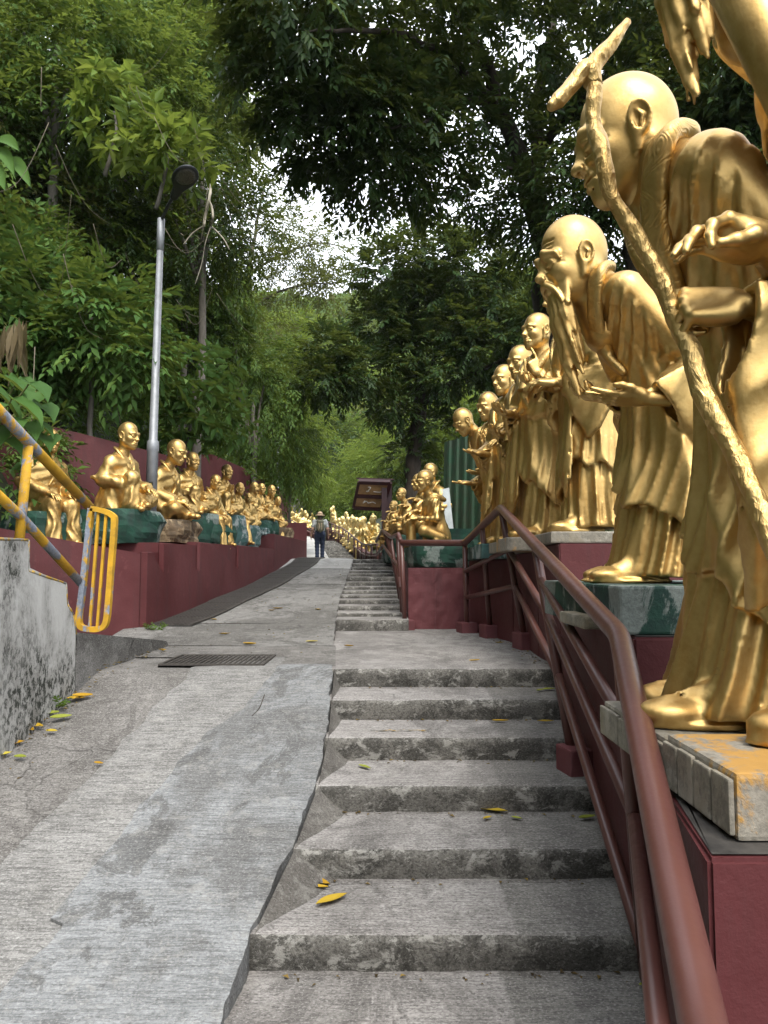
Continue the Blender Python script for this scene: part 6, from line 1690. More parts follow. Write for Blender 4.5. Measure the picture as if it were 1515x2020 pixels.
# --- the big dark tree overhanging the steps from the right
Q = lambda u, v, Y: tuple(P(u, v, Y))
gz = lambda x, y: ground_z(x, y)
bx_, by_ = P(1085, 900, 11).x, 11.0
T1 = [([(bx_, by_, gz(bx_, by_) - 0.3), Q(1082, 700, 11), Q(1072, 500, 11), Q(1050, 380, 10.9), Q(1020, 290, 10.7), Q(985, 215, 10.4), Q(960, 120, 10)], 0.21, 0.09),
      ([Q(1056, 400, 10.9), Q(1062, 300, 11), Q(1058, 220, 11.2), Q(1075, 120, 11.3), Q(1100, 0, 11.5)], 0.13, 0.06),
      ([Q(1012, 275, 10.7), Q(960, 205, 10.2), Q(900, 205, 9.6), Q(840, 240, 9), Q(760, 250, 8.4)], 0.08, 0.012),
      ([Q(985, 215, 10.4), Q(900, 130, 9.4), Q(800, 70, 8.4), Q(680, 60, 7.5), Q(600, 60, 7.2)], 0.07, 0.008),
      ([Q(1055, 470, 11), Q(1035, 400, 10.6), Q(1040, 350, 10.2), Q(1000, 330, 10)], 0.05, 0.02),
      ([Q(1060, 300, 11), Q(1150, 200, 10.5), Q(1250, 130, 10), Q(1380, 60, 9.5)], 0.08, 0.015),
      ([Q(960, 120, 10), Q(880, 0, 9.5), Q(760, -120, 8.5)], 0.07, 0.012)]
C = Crown()
for (u, v, Y, r, n) in [(560, 50, 8.2, (0.8, 1.2, 0.8), 330), (530, 165, 8.6, (0.45, 0.8, 0.65), 130), (590, 240, 8.8, (0.5, 0.9, 0.5), 140), (660, 60, 8.6, (0.9, 1.3, 0.8), 330), (680, 190, 8.8, (0.9, 1.1, 0.6), 300), (650, 300, 9.2, (0.5, 0.9, 0.3), 120), (735, 350, 9.6, (0.7, 0.9, 0.4), 180), (770, 260, 9.2, (0.9, 1.1, 0.6), 270), (800, 80, 9.2, (1.2, 1.4, 0.9), 350), (835, 345, 9.8, (0.7, 0.9, 0.35), 150), (880, 240, 9.8, (0.8, 1.1, 0.5), 200), (950, 60, 9.8, (1.5, 1.4, 1.0), 420), (965, 395, 10.6, (0.7, 0.9, 0.3), 130), (1000, 270, 10.6, (0.5, 0.9, 0.4), 90), (1020, 440, 10.8, (0.5, 0.8, 0.4), 90), (1090, 100, 10.5, (1.5, 1.5, 1.0), 400), (1120, 260, 11.2, (1.0, 1.0, 0.8), 240), (1230, 70, 10, (1.6, 1.5, 1.0), 420), (1380, 60, 9.5, (1.4, 1.5, 1.0), 380), (700, -80, 7.8, (1.6, 1.6, 0.9), 420), (900, -90, 8.6, (1.6, 1.6, 0.9), 400), (1150, -80, 9.2, (2, 1.6, 0.9), 420), (600, -60, 7.4, (1.2, 1.6, .9), 300)]:
    C.lobe(g, Q(u, v, Y), r, n, 0.34, 9, 0.130, 0.054, droop=0.5, shell=0.2, gaps=0.0, gs=2.1, hang=0.05)
tree('large dark backlit tree overhanging the steps, its thick trunk behind the crowned statue', (bx_, by_, gz(bx_, by_)), T1, C, LEAF_DARK, BARK_DARK, seed=1)  # LEAF_DARK puts the backlit darkness of the crown into the leaf colour
# --- trees behind the nearest statues
C = Crown()
for (u, v, Y, r, n) in [(1180, 330, 9.5, (0.9, 1, 0.9), 260), (1140, 450, 10, (0.8, 1, 0.8), 220), (1370, 240, 9, (1.1, 1.0, 1.2), 420), (1470, 150, 8.6, (1.0, 1, 1.1), 360), (1470, 290, 9, (0.9, 1, 0.8), 240), (1260, 440, 10.5, (1.0, 1, 0.8), 240), (1330, 330, 10.5, (1, 1, 0.8), 240), (1560, 60, 8, (1.2, 1, 1.3), 320), (1350, 100, 11, (1.3, 1, 1.1), 260), (1230, 180, 11, (1.3, 1, 1.1), 260), (1560, 300, 8.6, (1.2, 1, 1.2), 260), (1500, 480, 9.5, (1.3, 1, 1.3), 260)]:
    C.lobe(g, Q(u, v, Y), r, n, 0.40, 8, 0.15, 0.052, droop=0.7, shell=0.2, gaps=0.22, gs=1.5, hang=0.2)
b = P(1262, 700, 9.6); 
tree('dark leafy tree behind the smiling statue with the staff', (b.x, 9.6, gz(b.x, 9.6)), [([(b.x, 9.6, gz(b.x, 9.6) - .3), Q(1262, 620, 9.6), Q(1250, 450, 9.6), Q(1265, 300, 9.6), Q(1300, 150, 9.6)], 0.20, 0.08), ([Q(1255, 420, 9.6), Q(1330, 320, 9.4), Q(1420, 220, 9.2)], 0.07, 0.03)], C, LEAF_DARK, BARK_DARK, seed=9)
# --- the dark tree in the middle, right of the path
bx2 = P(822, 960, 19).x
T2 = [([(bx2, 19, gz(bx2, 19) - .4), Q(815, 950, 19), Q(818, 880, 19), Q(826, 820, 19), Q(830, 760, 19), Q(822, 700, 19), Q(818, 620, 19), Q(830, 540, 18.8)], 0.24, 0.08),
      ([Q(832, 800, 19), Q(880, 762, 18.6), Q(950, 730, 18), Q(1020, 700, 17.6)], 0.10, 0.04), ([Q(826, 760, 19), Q(862, 700, 18.8), Q(905, 640, 18.4), Q(930, 600, 18.2)], 0.07, 0.03),
      ([Q(824, 770, 19), Q(770, 755, 18.6), Q(700, 750, 18), Q(640, 740, 17.6)], 0.07, 0.025), ([Q(818, 700, 19), Q(790, 650, 18.8), Q(760, 620, 18.5)], 0.05, 0.02), ([Q(820, 640, 19), Q(860, 580, 18.8), Q(900, 540, 18.6)], 0.05, 0.02)]
C = Crown()
for (u, v, Y, r, n) in [(770, 545, 18.5, (1.0, 1.2, 0.8), 330), (840, 500, 18.8, (1.2, 1.2, 0.7), 360), (920, 540, 18.8, (1.3, 1.3, 0.9), 420), (1000, 590, 18.4, (1.0, 1.2, 1.0), 360), (850, 600, 19, (1.2, 1.2, 0.8), 380), (750, 640, 18.6, (0.7, 0.9, 0.6), 190), (960, 680, 18.2, (1.2, 1.2, 0.9), 400), (650, 690, 18, (0.6, .9, 0.4), 140), (640, 750, 17.8, (0.9, 1.0, 0.5), 260), (720, 730, 18, (0.8, 1.0, 0.5), 210), (800, 690, 18.8, (0.6, .9, 0.8), 170), (870, 740, 18.4, (0.7, .9, 0.5), 160), (1010, 780, 18.5, (0.9, 1, 0.5), 160), (780, 800, 18.6, (0.5, .8, 0.5), 90), (900, 650, 18.4, (0.8, 1, 0.6), 220), (760, 790, 18.8, (0.5, .7, 0.35), 90), (855, 850, 19.2, (0.6, .8, 0.6), 120), (800, 900, 19.6, (0.6, .8, 0.7), 110), (1040, 650, 17.8, (0.8, 1.0, 0.9), 240)]:
    C.lobe(g, Q(u, v, Y), r, n, 0.45, 9, 0.175, 0.065, droop=0.55, shell=0.2, gaps=0.16, gs=1.6)
tree('dark spreading tree in the middle with a leaning trunk behind the seated statues', (bx2, 19, gz(bx2, 19)), T2, C, LEAF_DARK, BARK_DARK, seed=21)
# --- thin pale tree over the left of the path
bx3 = P(470, 900, 24).x
T3 = [([(bx3, 24, gz(bx3, 24) - .4), Q(478, 700, 24), Q(490, 560, 24), Q(505, 450, 24), Q(520, 370, 24)], 0.13, 0.03), ([Q(485, 620, 24), Q(540, 580, 23.8), Q(610, 560, 23.5), Q(660, 560, 23.2)], 0.06, 0.015), ([Q(492, 540, 24), Q(560, 500, 23.8), Q(630, 480, 23.4), Q(690, 490, 23.2)], 0.05, 0.015), ([Q(503, 460, 24), Q(560, 410, 23.8), Q(600, 380, 23.6)], 0.035, 0.01), ([Q(498, 500, 24), Q(470, 440, 24), Q(480, 380, 24)], 0.035, 0.01)]
C = Crown()
for (u, v, Y, r, n) in [(520, 400, 24, (0.9, 1.0, 0.9), 80), (580, 460, 23.8, (1.3, 1.2, 0.9), 190), (640, 500, 23.4, (1.2, 1.2, 0.9), 200), (560, 540, 23.8, (1.3, 1.2, 0.9), 200), (640, 565, 23.3, (0.9, 1.1, 0.7), 180), (500, 520, 24, (1.2, 1.2, 1.2), 170), (480, 620, 24, (1.2, 1.2, 1.2), 200), (530, 640, 24, (0.9, 1.2, 0.9), 90)]:
    C.lobe(g, Q(u, v, Y), r, n, 0.5, 8, 0.13, 0.055, droop=0.7, shell=0.05, gaps=0.35, gs=1.5, spread=0.8)
tree('thin pale tree with sparse olive leaves over the left of the path against the sky', (bx3, 24, gz(bx3, 24)), T3, C, LEAF_OLIVE, BARK_GREY, seed=31)

# --- jungle on the left slope: single trees that stand out
def slope_tree(label, u, v, Y, lobes, mat, L, W, kind='alt', n=260, droop=0.6, length=0.45, nl=8, bark=BARK_GREY, name='tree', gaps=0.2, hang=0.1, r0=0.10):
    p = P(u, v, Y); zb = gz(p.x, Y); zb = min(zb, p.z - 0.3)
    if name != 'tree': zb = max(zb, p.z - 0.7)
    C = Crown(); lines = [([(p.x - 0.1, Y, zb - 0.2), (p.x + 0.05, Y - 0.05, (zb + p.z) / 2), (p.x, Y, p.z)], r0, r0 * 0.4)]
    for (du, dv, dY, r) in lobes:
        q = P(u + du, v + dv, Y + dY); C.lobe(g, q, r, n, length, nl, L, W, kind, droop, 0.2, gaps, 1.5, hang=hang)
        if r0 > 0.05: lines.append(([(p.x, Y, (zb * .3 + p.z * .7)), tuple((p + q) / 2 + Vector((0, 0, 0.1))), tuple(q)], r0 * 0.35, 0.012))
    return tree(label, (p.x, Y, zb), lines, C, mat, bark, name, 'tree' if name == 'tree' else name.replace('_', ' '), None, int(u + v))
slope_tree('tall yellow green tree at the top of the slope, left of the dark canopy', 330, 120, 15, [(0, 0, 0, (1.5, 1.4, 1.0)), (70, 90, 0, (1.1, 1.2, 0.9)), (-70, 60, 0.5, (1.2, 1.2, 0.9)), (30, -90, 0, (1.5, 1.3, 0.9)), (70, 200, 0.5, (0.8, 1.0, 0.9)), (80, -20, -.5, (1, 1, 1))], LEAF_MID, 0.17, 0.055, n=300)
slope_tree('large round leafed tree at the upper left corner of the slope', 110, 110, 10.5, [(0, 0, 0, (1.2, 1.2, 0.9)), (-110, -40, 0, (1.0, 1.2, 1.0)), (110, -60, 0.5, (1.0, 1.2, 0.8)), (60, 110, 0, (0.9, 1, 0.7)), (-60, 130, 0, (0.9, 1.0, 0.7)), (170, 60, 1, (0.9, 1, 0.7))], LEAF_MID, 0.13, 0.055, n=380)
for k, (u, v, Y, r, mat, L, lab) in enumerate([(20, 260, 12, 1.3, LEAF_MID, 0.12, 'leafy tree at the left edge above the drooping banana leaves'), (150, 330, 13.5, 1.4, LEAF_DARK, 0.11, 'dark small leafed tree in the middle of the slope'), (260, 400, 14, 1.3, LEAF_MID, 0.12, 'green tree left of the lamp head'), (60, 440, 11, 1.1, LEAF_OLIVE, 0.11, 'olive dry looking tree low at the left edge'), (385, 220, 17, 1.1, LEAF_OLIVE, 0.15, 'olive tree touching the dark canopy from the left'), (300, 20, 16, 1.7, LEAF_MID, 0.17, 'light tree at the top edge left of the canopy'), (20, 20, 13, 1.6, LEAF_BRIGHT, 0.14, 'sunlit yellow green tree in the top left corner'), (400, 30, 17, 1.1, LEAF_BRIGHT, 0.16, 'yellowish tree at the top edge beside the dark canopy'), (200, 480, 12, 1.1, LEAF_MID, 0.12, 'fine leafed tree behind the lower lamp pole'), (365, 520, 16, 1.2, LEAF_MID, 0.14, 'green tree right of the lamp under the bare branch'), (30, 560, 9.5, 0.8, LEAF_BROAD, 0.15, 'broad leafed tree at the left edge above the dead fronds')]):
    slope_tree(lab, u, v, Y, [(0, 0, 0, (r, r, r * .8)), (60, 50, .5, (r * .8, r * .8, r * .7)), (-50, 60, -.4, (r * .8, r * .8, r * .7)), (10, -60, .3, (r * .8, r * .8, r * .7))], mat, L, L * 0.36, n=330, gaps=0.05)
slope_tree('bright broad leafed shrub catching light high on the slope', 225, 220, 9.5, [(0, 0, 0, (0.35, 0.4, 0.45)), (20, 50, 0, (0.25, 0.3, 0.25))], LEAF_BRIGHT, 0.24, 0.09, 'whorl', 26, 0.25, 0.3, 7, name='shrub', r0=0.03)
slope_tree('bright broad leafed shrub just above the lamp head', 325, 285, 9.5, [(0, 0, 0, (0.35, 0.35, 0.28)), (35, 20, 0, (0.25, 0.3, 0.2))], LEAF_BRIGHT, 0.26, 0.09, 'whorl', 24, 0.25, 0.3, 7, name='shrub', r0=0.03)
slope_tree('dark fine leafed tree behind the lamp head', 400, 330, 12.5, [(0, 0, 0, (1.2, 1.2, 0.9)), (-100, 40, 0, (1.1, 1.1, 0.9)), (60, 110, 0.3, (0.9, 1, 0.9)), (-20, 150, 0, (1.0, 1, 0.9)), (-200, 60, -1, (1.1, 1, 0.9))], LEAF_DARK, 0.11, 0.04, n=330)
slope_tree('leafy green tree left of the lamp pole', 180, 620, 8.8, [(0, 0, 0, (0.9, 0.8, 0.5)), (-90, 60, 0, (0.7, 0.8, 0.4)), (60, 70, 0, (0.6, 0.7, 0.4)), (-130, -40, 0, (0.7, 0.8, 0.5))], LEAF_BROAD, 0.17, 0.065, n=170, r0=0.05)
slope_tree('broad leafed bush right of the lamp pole above the wall', 380, 760, 10.5, [(0, 0, 0, (0.6, 0.6, 0.4)), (40, 50, 0, (0.45, 0.5, 0.35)), (-50, 60, 0, (0.4, 0.5, 0.3))], LEAF_BROAD, 0.20, 0.085, 'whorl', 60, 0.4, 0.3, 6, name='shrub', r0=0.03)
slope_tree('hanging light green tree over the bend of the left wall', 500, 800, 17, [(0, 0, 0, (1.1, 1.2, 1.4)), (-80, -110, 0, (.9, 1.1, .9)), (40, -60, 1, (0.9, 1.0, 1.0)), (50, 90, 1.5, (0.9, 1, 1.0)), (-70, -200, 0, (.8, 1.0, .8))], LEAF_MID, 0.14, 0.05, n=420, hang=0.5, droop=0.9)
slope_tree('yellow green bamboo like tree above the far lamp', 570, 850, 27, [(0, 0, 0, (1.6, 1.5, 1.6)), (-40, -90, 0, (1.5, 1.4, 1.4)), (10, -170, 1, (1.4, 1.4, 1.3)), (20, 90, 0, (1.2, 1.2, 1.0))], LEAF_BRIGHT, 0.22, 0.055, n=420, hang=0.4)
# --- mid distance beyond the path
MID = [('dark green bushy tree beyond the bend behind the pier', 610, 940, 50, [(0, 0, 0, (2.0, 2, 2.4)), (30, -60, 1, (2, 2, 2))], LEAF_DARK, 0.34, 0.13), ('bright bamboo clump in the middle beyond the crowd', 700, 960, 46, [(0, 0, 0, (1.7, 1.6, 2.2)), (-30, 30, -1, (1.2, 1.3, 1.6))], LEAF_BRIGHT, 0.36, 0.06),
       ('bright bamboo clump left of the brown sign', 745, 930, 44, [(0, 0, 0, (1.5, 1.5, 2.4)), (15, 50, 0, (1.3, 1.3, 1.6)), (30, -30, 0, (1.2, 1.2, 1.6))], LEAF_BRIGHT, 0.36, 0.06), ('mid green tree above the pale bamboo', 660, 870, 58, [(0, 0, 0, (3, 2.4, 2.4)), (60, 20, 1, (2.6, 2.2, 2.0)), (-60, -20, 1, (2.6, 2.2, 2.4))], LEAF_MID, 0.40, 0.15),
       ('tree with orange tinged top right of the pale trees', 745, 850, 62, [(0, 0, 0, (3, 2.4, 2)), (70, 20, 1, (2.6, 2.2, 2.0))], LEAF_OLIVE, 0.40, 0.16), ('bright tree behind the leaning dark trunk', 900, 830, 40, [(0, 0, 0, (1.8, 1.6, 1.5)), (-60, 40, 1, (1.4, 1.4, 1.4)), (50, 80, 1, (1.8, 1.4, 1.6))], LEAF_BRIGHT, 0.30, 0.13),
       ('mid green tree behind the green metal fence', 890, 930, 26, [(0, 0, 0, (1.4, 1.3, 1.4)), (-60, 20, 1, (0.9, 1.0, 1.2)), (80, -60, 1, (1.4, 1.3, 1.3))], LEAF_MID, 0.22, 0.09), ('dark tree left of the bamboo in the valley', 600, 800, 70, [(0, 0, 0, (3.4, 3, 3)), (40, 60, 0, (2.6, 2.4, 2.4))], LEAF_MID, 0.5, 0.2),
       ('rounded pale tree on the valley side', 700, 780, 85, [(0, 0, 0, (5, 4, 3.2)), (60, 20, 0, (4, 4, 3))], LEAF_BRIGHT, 0.6, 0.25), ('green tree behind the statues at the top right of the steps', 985, 760, 24, [(0, 0, 0, (1.8, 1.6, 1.4)), (60, -120, 1, (1.6, 1.5, 1.4)), (120, 0, 0, (1.5, 1.4, 1.4))], LEAF_MID, 0.2, 0.08)]
for lab, u, v, Y, lobes, mat, L, W in MID:
    slope_tree(lab, u, v, Y, lobes, mat, L, W, n=330, length=0.02 * Y + 0.3, nl=8, r0=0.012 * Y ** .8, droop=0.4)

# --- undergrowth: one mass over the whole left slope
A_ = Acc()
def on_slope(n, x0, x1, y0, y1, gg):
    """points spread evenly over the steep ground, raised into clumps"""
    x = gg.uniform(x0, x1, n); y = y0 + (y1 - y0) * gg.uniform(0, 1, n) ** 1.3
    z = np.array([gz(a, b) for a, b in zip(x, y)])
    return np.stack([x, y, z], 1)
def clump(p, s): return np.array([mnoise.noise((q[0] * s, q[1] * s, q[2] * s)) for q in p])
def green(n, x0, x1, y0, y1, length, nl, L, W, lift, kind='alt', droop=0.5, seed=0, thr=-0.3, hang=0.2, tone=0.0, acc=None):
    gg = np.random.default_rng(seed); p = on_slope(n, x0, x1, y0, y1, gg); c = clump(p, 0.8); p, c = p[c > thr], c[c > thr]
    ctr = np.interp(p[:, 1], [14, 26, 40, 60], [0, -1.2, -3.2, -7])
    edge = np.interp(p[:, 1], [6.9, 7.3, 9, 11, 13.2, 16, 19, 24, 33, 41], [-4.0, -3.9, -3.9, -3.7, -3.5, -3.2, -3.2, -4.2, -5.6, -7])
    ok = p[:, 0] < edge; p, c = p[ok], c[ok]
    up = lift * np.clip(0.6 + 1.5 * c, 0.08, 1.9) * gg.uniform(0.15, 1.0, len(p)) ** 0.6
    p = p + np.array([0.45, -0.12, 0.9]) * up[:, None]
    d = np.array([0.75, -0.35, 0.35 - hang]) + 0.8 * unit(gg, len(p))
    V, F, a = sprays(gg, p, d, length * gg.uniform(0.6, 1.3, len(p)), nl, L, W, kind, droop, tone=tone)
    (acc or A_).add(V, [F], a)
green(9000, -11, -3.2, 4.5, 16, 0.34, 8, 0.085, 0.032, 1.3, seed=1, droop=0.8, hang=0.4)
green(4200, -10, -3.2, 4.5, 15, 0.36, 7, 0.15, 0.055, 1.1, seed=2, thr=-0.1)
green(7000, -20, -5, 9, 30, 0.55, 8, 0.15, 0.055, 2.2, seed=3, droop=0.8, hang=0.4)
green(3600, -16, -3.5, 14, 44, 0.6, 8, 0.17, 0.06, 2.2, seed=4, droop=0.8, hang=0.35)
green(2600, -26, -12, 16, 46, 0.9, 8, 0.26, 0.09, 3.0, seed=5)
tag(put('undergrowth', A_.mesh('undergrowth', LEAF_MID, True, 'leaf')), 'dense green undergrowth covering the left slope', None, None, 'stuff')
B_ = Acc()
green(1500, -10, -3.3, 5, 14, 0.30, 8, 0.07, 0.026, 1.5, seed=7, acc=B_, thr=0.0, droop=1.0, hang=0.6)
green(1500, -18, -6, 10, 28, 0.6, 8, 0.13, 0.045, 2.6, seed=8, acc=B_, thr=-0.05, droop=1.0, hang=0.6)
tag(put('vines', B_.mesh('vines', LEAF_OLIVE, True, 'leaf')), 'olive vines hanging over the left slope', None, None, 'stuff')
B_ = Acc()
green(420, -9.5, -3.4, 6.5, 14, 0.28, 7, 0.19, 0.075, 1.3, 'whorl', 0.35, seed=9, acc=B_, thr=0.02)
green(300, -16, -6, 12, 26, 0.4, 7, 0.27, 0.10, 2.2, 'whorl', 0.35, seed=10, acc=B_, thr=0.05)
tag(put('broad_foliage', B_.mesh('broad_foliage', LEAF_BROAD, True, 'leaf')), 'lighter broad leaved undergrowth among the slope greenery', None, None, 'stuff')
# thin bare lianas and dead twigs over the slope
B_ = Acc(); gg = np.random.default_rng(91)
for i in range(34):
    u, v, Y = gg.uniform(0, 470), gg.uniform(120, 720), gg.uniform(7.2, 11); q = P(u, v, Y); L = gg.uniform(0.4, 1.3); d = np.array([gg.normal(0.4, .5), gg.normal(0, .25), gg.normal(-0.5, .5)]); d /= np.linalg.norm(d)
    sag = gg.uniform(0.05, 0.35); pp = [np.array(q) + d * L * t + np.array([0, 0, -sag * math.sin(math.pi * t)]) for t in (0, .3, .6, 1)]
    B_.tube(smooth_path(pp, 4), np.linspace(0.0045, 0.002, 13) * gg.uniform(.6, 1.3), 5)
tag(put('lianas', B_.mesh('lianas', m_bark('dry_liana', (0.17, 0.145, 0.105)))), 'thin dry lianas and twigs across the slope greenery', None, None, 'stuff')
# --- right side behind the statues and the far valley
B_ = Acc(); gg = np.random.default_rng(77)
n = 3000; x = gg.uniform(2.2, 12, n); y = gg.uniform(9, 42, n); p = np.stack([x, y, np.array([gz(a, b) for a, b in zip(x, y)]) + gg.uniform(0, 2.2, n) ** 1.0], 1)
V, F, a = sprays(gg, p, np.array([-0.3, -0.6, 0.2]) + 0.8 * unit(gg, n), 0.6, 7, 0.2, 0.07, droop=0.6); B_.add(V, [F], a)
tag(put('thicket', B_.mesh('thicket', LEAF_DARK, True, 'leaf')), 'dark thicket behind the statues on the right', None, None, 'stuff')
B_ = Acc()
for (y0, y1, nc, Lf, rad) in [(50, 80, 260, 0.55, 2.2), (78, 120, 420, 0.8, 3.0), (115, 175, 620, 1.1, 4.0)]:
    xs = gg.uniform(-0.62 * y1 * 0.62, 0.42 * y1 * 0.62, nc); ys = gg.uniform(y0, y1, nc)
    for xq, yq in zip(xs, ys):
        if abs(xq - float(np.interp(yq, [40, 60], [-3.2, -7]))) < 3 and yq < 58: continue
        r = rad * gg.uniform(0.7, 1.2); c = np.array([xq, yq, gz(xq, yq) + r * 0.7]); m = 22
        k = unit(gg, m); k[:, 2] = np.abs(k[:, 2]) * 0.9 - 0.15; k[:, 1] = -np.abs(k[:, 1]) * 0.8 + 0.15
        V, F, a = sprays(gg, c + k * np.array([r, r, r * 0.85]) * gg.uniform(0.75, 1.0, m)[:, None], k + 0.5 * unit(gg, m), r * 0.30, 5, Lf * 1.25, Lf * 0.66, droop=0.3, tone=gg.uniform(-0.3, 0.35))
        B_.add(V, [F], a)
tag(put('woodland', B_.mesh('woodland', LEAF_MID, True, 'leaf')), 'green wooded hillside rising beyond the valley', None, None, 'stuff')
# --- big leafed plant at the left edge
C = Crown()
root = empty('broad_leaf_plant', P(-30, 960, 5.2)); tag(root, 'large dark heart leaved plant at the left edge over the yellow rail', 'plant')
stem_b = P(-60, 1000, 5.4)
for i, (u, v, Y, L) in enumerate([(62, 758, 5.3, 0.26), (30, 790, 5.1, 0.30), (85, 800, 5.4, 0.22), (10, 830, 5.0, 0.28), (48, 838, 5.2, 0.26), (95, 862, 5.4, 0.20), (-10, 770, 5.2, 0.3), (20, 868, 5.1, 0.24), (70, 775, 5.6, 0.25), (40, 750, 5.6, 0.24), (-20, 850, 5.0, 0.28), (5, 745, 5.5, 0.24), (70, 832, 5.35, 0.2), (-30, 800, 4.9, .3)]):
    q = P(u, v, Y); gg2 = np.random.default_rng(i); dr = Vector((0.75 + gg2.normal(0, .3), -0.45 + gg2.normal(0, .3), -0.55 + gg2.normal(0, .15))).normalized(); sd = dr.cross(Vector((0, 0, 1))).normalized(); nn = sd.cross(dr)
    rows = []; Vv = []; prof = [(-0.12, 0.0), (-0.14, 0.30), (0.05, 0.44), (0.30, 0.42), (0.60, 0.26), (0.85, 0.10), (1.0, 0.0)]
    for t, w in prof:
        for s_ in (-1, -0.5, 0, 0.5, 1):
            Vv.append(q + dr * L * t + sd * L * w * s_ + nn * L * (0.12 * abs(s_) * (w > 0) - 0.22 * t * t + 0.02 * math.sin(9 * t + 3 * s_)))
    Fq = [(a * 5 + j, a * 5 + j + 1, a * 5 + 5 + j + 1, a * 5 + 5 + j) for a in range(len(prof) - 1) for j in range(4)]
    me = np_mesh('leaf', np.array([list(v) for v in Vv]), np.array(Fq), True, LEAF_BROAD, {'leaf': np.full(len(Vv), 0.1 + 0.25 * gg2.random())})
    lf = at_root(put('leaf', me), root)
    a = q - dr * L * 0.1
    put('stalk', tube_mesh('stalk', smooth_path([list(stem_b), list((stem_b + a) / 2 + Vector((0, 0, 0.15))), list(a)], 4), 0.006, 6, STEM), root).matrix_parent_inverse = Matrix.Translation(-Vector(root.location))
# --- dead fronds at the left edge, banana leaves, a bare pale branch
A_ = Acc(); gg = np.random.default_rng(5)
for i in range(34):
    q = P(gg.uniform(-10, 58), gg.uniform(625, 665), 6.6 + gg.uniform(-.2, .2)); e = q + Vector((gg.normal(0.0, .06), gg.normal(0, .05), -gg.uniform(0.25, 0.5)))
    V, F, a = leaves(np.array([list(q)]), np.array([list(e - q)]), np.array([[0.3, -1.0, 0.1 * gg.normal()]]), (e - q).length, 0.05, np.array([gg.uniform(0, 1)])); A_.add(V, [F], a)
o = put('dead_fronds', A_.mesh('dead_fronds', DEAD_GRASS, True, 'leaf')); tag(o, 'withered straw coloured fronds hanging at the left edge', 'dead fronds')
root = empty('banana_plant', P(-30, 420, 7.5)); tag(root, 'long drooping banana like leaves at the upper left edge', 'plant')
for i, (u0, v0, u1, v1) in enumerate([(-20, 300, 30, 370), (0, 320, 62, 395), (-30, 330, 12, 400), (-25, 290, 40, 320)]):
    a, b = P(u0, v0, 7.5), P(u1, v1, 7.2); d = b - a; L = d.length; sd = d.cross(Vector((0.2, -1, 0.2))).normalized(); Vv = []
    for t in np.linspace(0, 1, 9):
        w = 0.075 * math.sin(math.pi * min(1, t * 0.9 + 0.1)) ** 0.7
        for s_ in (-1, 0, 1): Vv.append(list(a + d * t + Vector((0, 0, 0.25 * L * math.sin(math.pi * t * .8))) + sd * w * s_ + Vector((0, -0.03 * abs(s_), 0))))
    Fq = [(r * 3 + j, r * 3 + j + 1, r * 3 + 4 + j, r * 3 + 3 + j) for r in range(8) for j in range(2)]
    at_root(put('leaf', np_mesh('leaf', np.array(Vv), np.array(Fq), True, LEAF_BROAD, {'leaf': np.full(len(Vv), 0.6)})), root)
A_ = Acc()
for pts, r in ([[(408, 358), (415, 372), (412, 395), (405, 425), (402, 445)], .022], [[(412, 395), (418, 410), (420, 430), (416, 445)], .017], [[(402, 445), (380, 460), (362, 482)], .010], [[(416, 445), (440, 470), (452, 492)], .010], [[(416, 445), (405, 480), (398, 520), (385, 560)], .007]):
    A_.tube(smooth_path([list(P(u, v, 10.8 + 0.1 * math.sin(u))) for u, v in pts], 5), r, 7, lump=0.15)
o = put('bare_branch', A_.mesh('bare_branch', m_bark('pale_bark', (0.42, 0.38, 0.31)))); tag(o, 'bare pale forked branch hanging right of the lamp head', 'branch')
# ---------------------------------------------------------------- drain grates
dg = empty('drain_grate', on_ground(425, 1305)); tag(dg, 'slotted iron drain grate set across the ramp below the landing', 'drain grate')
q = [on_ground(u, v) for u, v in ((296, 1318), (520, 1310), (553, 1291), (338, 1296))]
y0, y1 = (q[0].y + q[1].y) / 2, (q[2].y + q[3].y) / 2; x0, x1 = q[0].x + .02, (q[1].x + q[2].x) / 2; zz = ramp_z((y0 + y1) / 2) - 0.002
def gbox(lo, hi, name, mat, root, bv=0.0):
    bm = bmesh.new(); box_bm(bm, lo, hi, bevel=bv); return at_root(put(name, bm_mesh(name, bm, mat)), root)
gbox((x0, y0, zz - 0.03), (x1, y1, zz + 0.0015), 'pit', DRAIN_SHADE, dg)  # shallow solid block, coloured near-black for the shade between the bars
for lo, hi in (((x0, y0, zz - .02), (x1, y0 + .022, zz + .014)), ((x0, y1 - .022, zz - .02), (x1, y1, zz + .014)), ((x0, y0 + .0222, zz - .02), (x0 + .022, y1 - .0222, zz + .014)), ((x1 - .022, y0 + .0222, zz - .02), (x1, y1 - .0222, zz + .014))):
    gbox(lo, hi, 'frame_bar', IRON, dg, 0.003)
nb_ = 19; ym = (y0 + y1) / 2
for i in range(nb_):
    x = x0 + 0.03 + (x1 - x0 - 0.06) * (i + 0.5) / nb_
    gbox((x - 0.0085, y0 + 0.023, zz - 0.008), (x + 0.0085, y1 - 0.023, zz + 0.011), 'bar', IRON, dg, 0.002)
gbox((x0 + .0225, ym - 0.007, zz - 0.006), (x1 - .0225, ym + 0.007, zz + 0.0085), 'cross_bar', IRON, dg)
ch = empty('channel_grating', (-1.9, 9, -0.3)); tag(ch, 'long dark channel grating at the foot of the left ledge wall', 'drain grating')
Y = 7.25
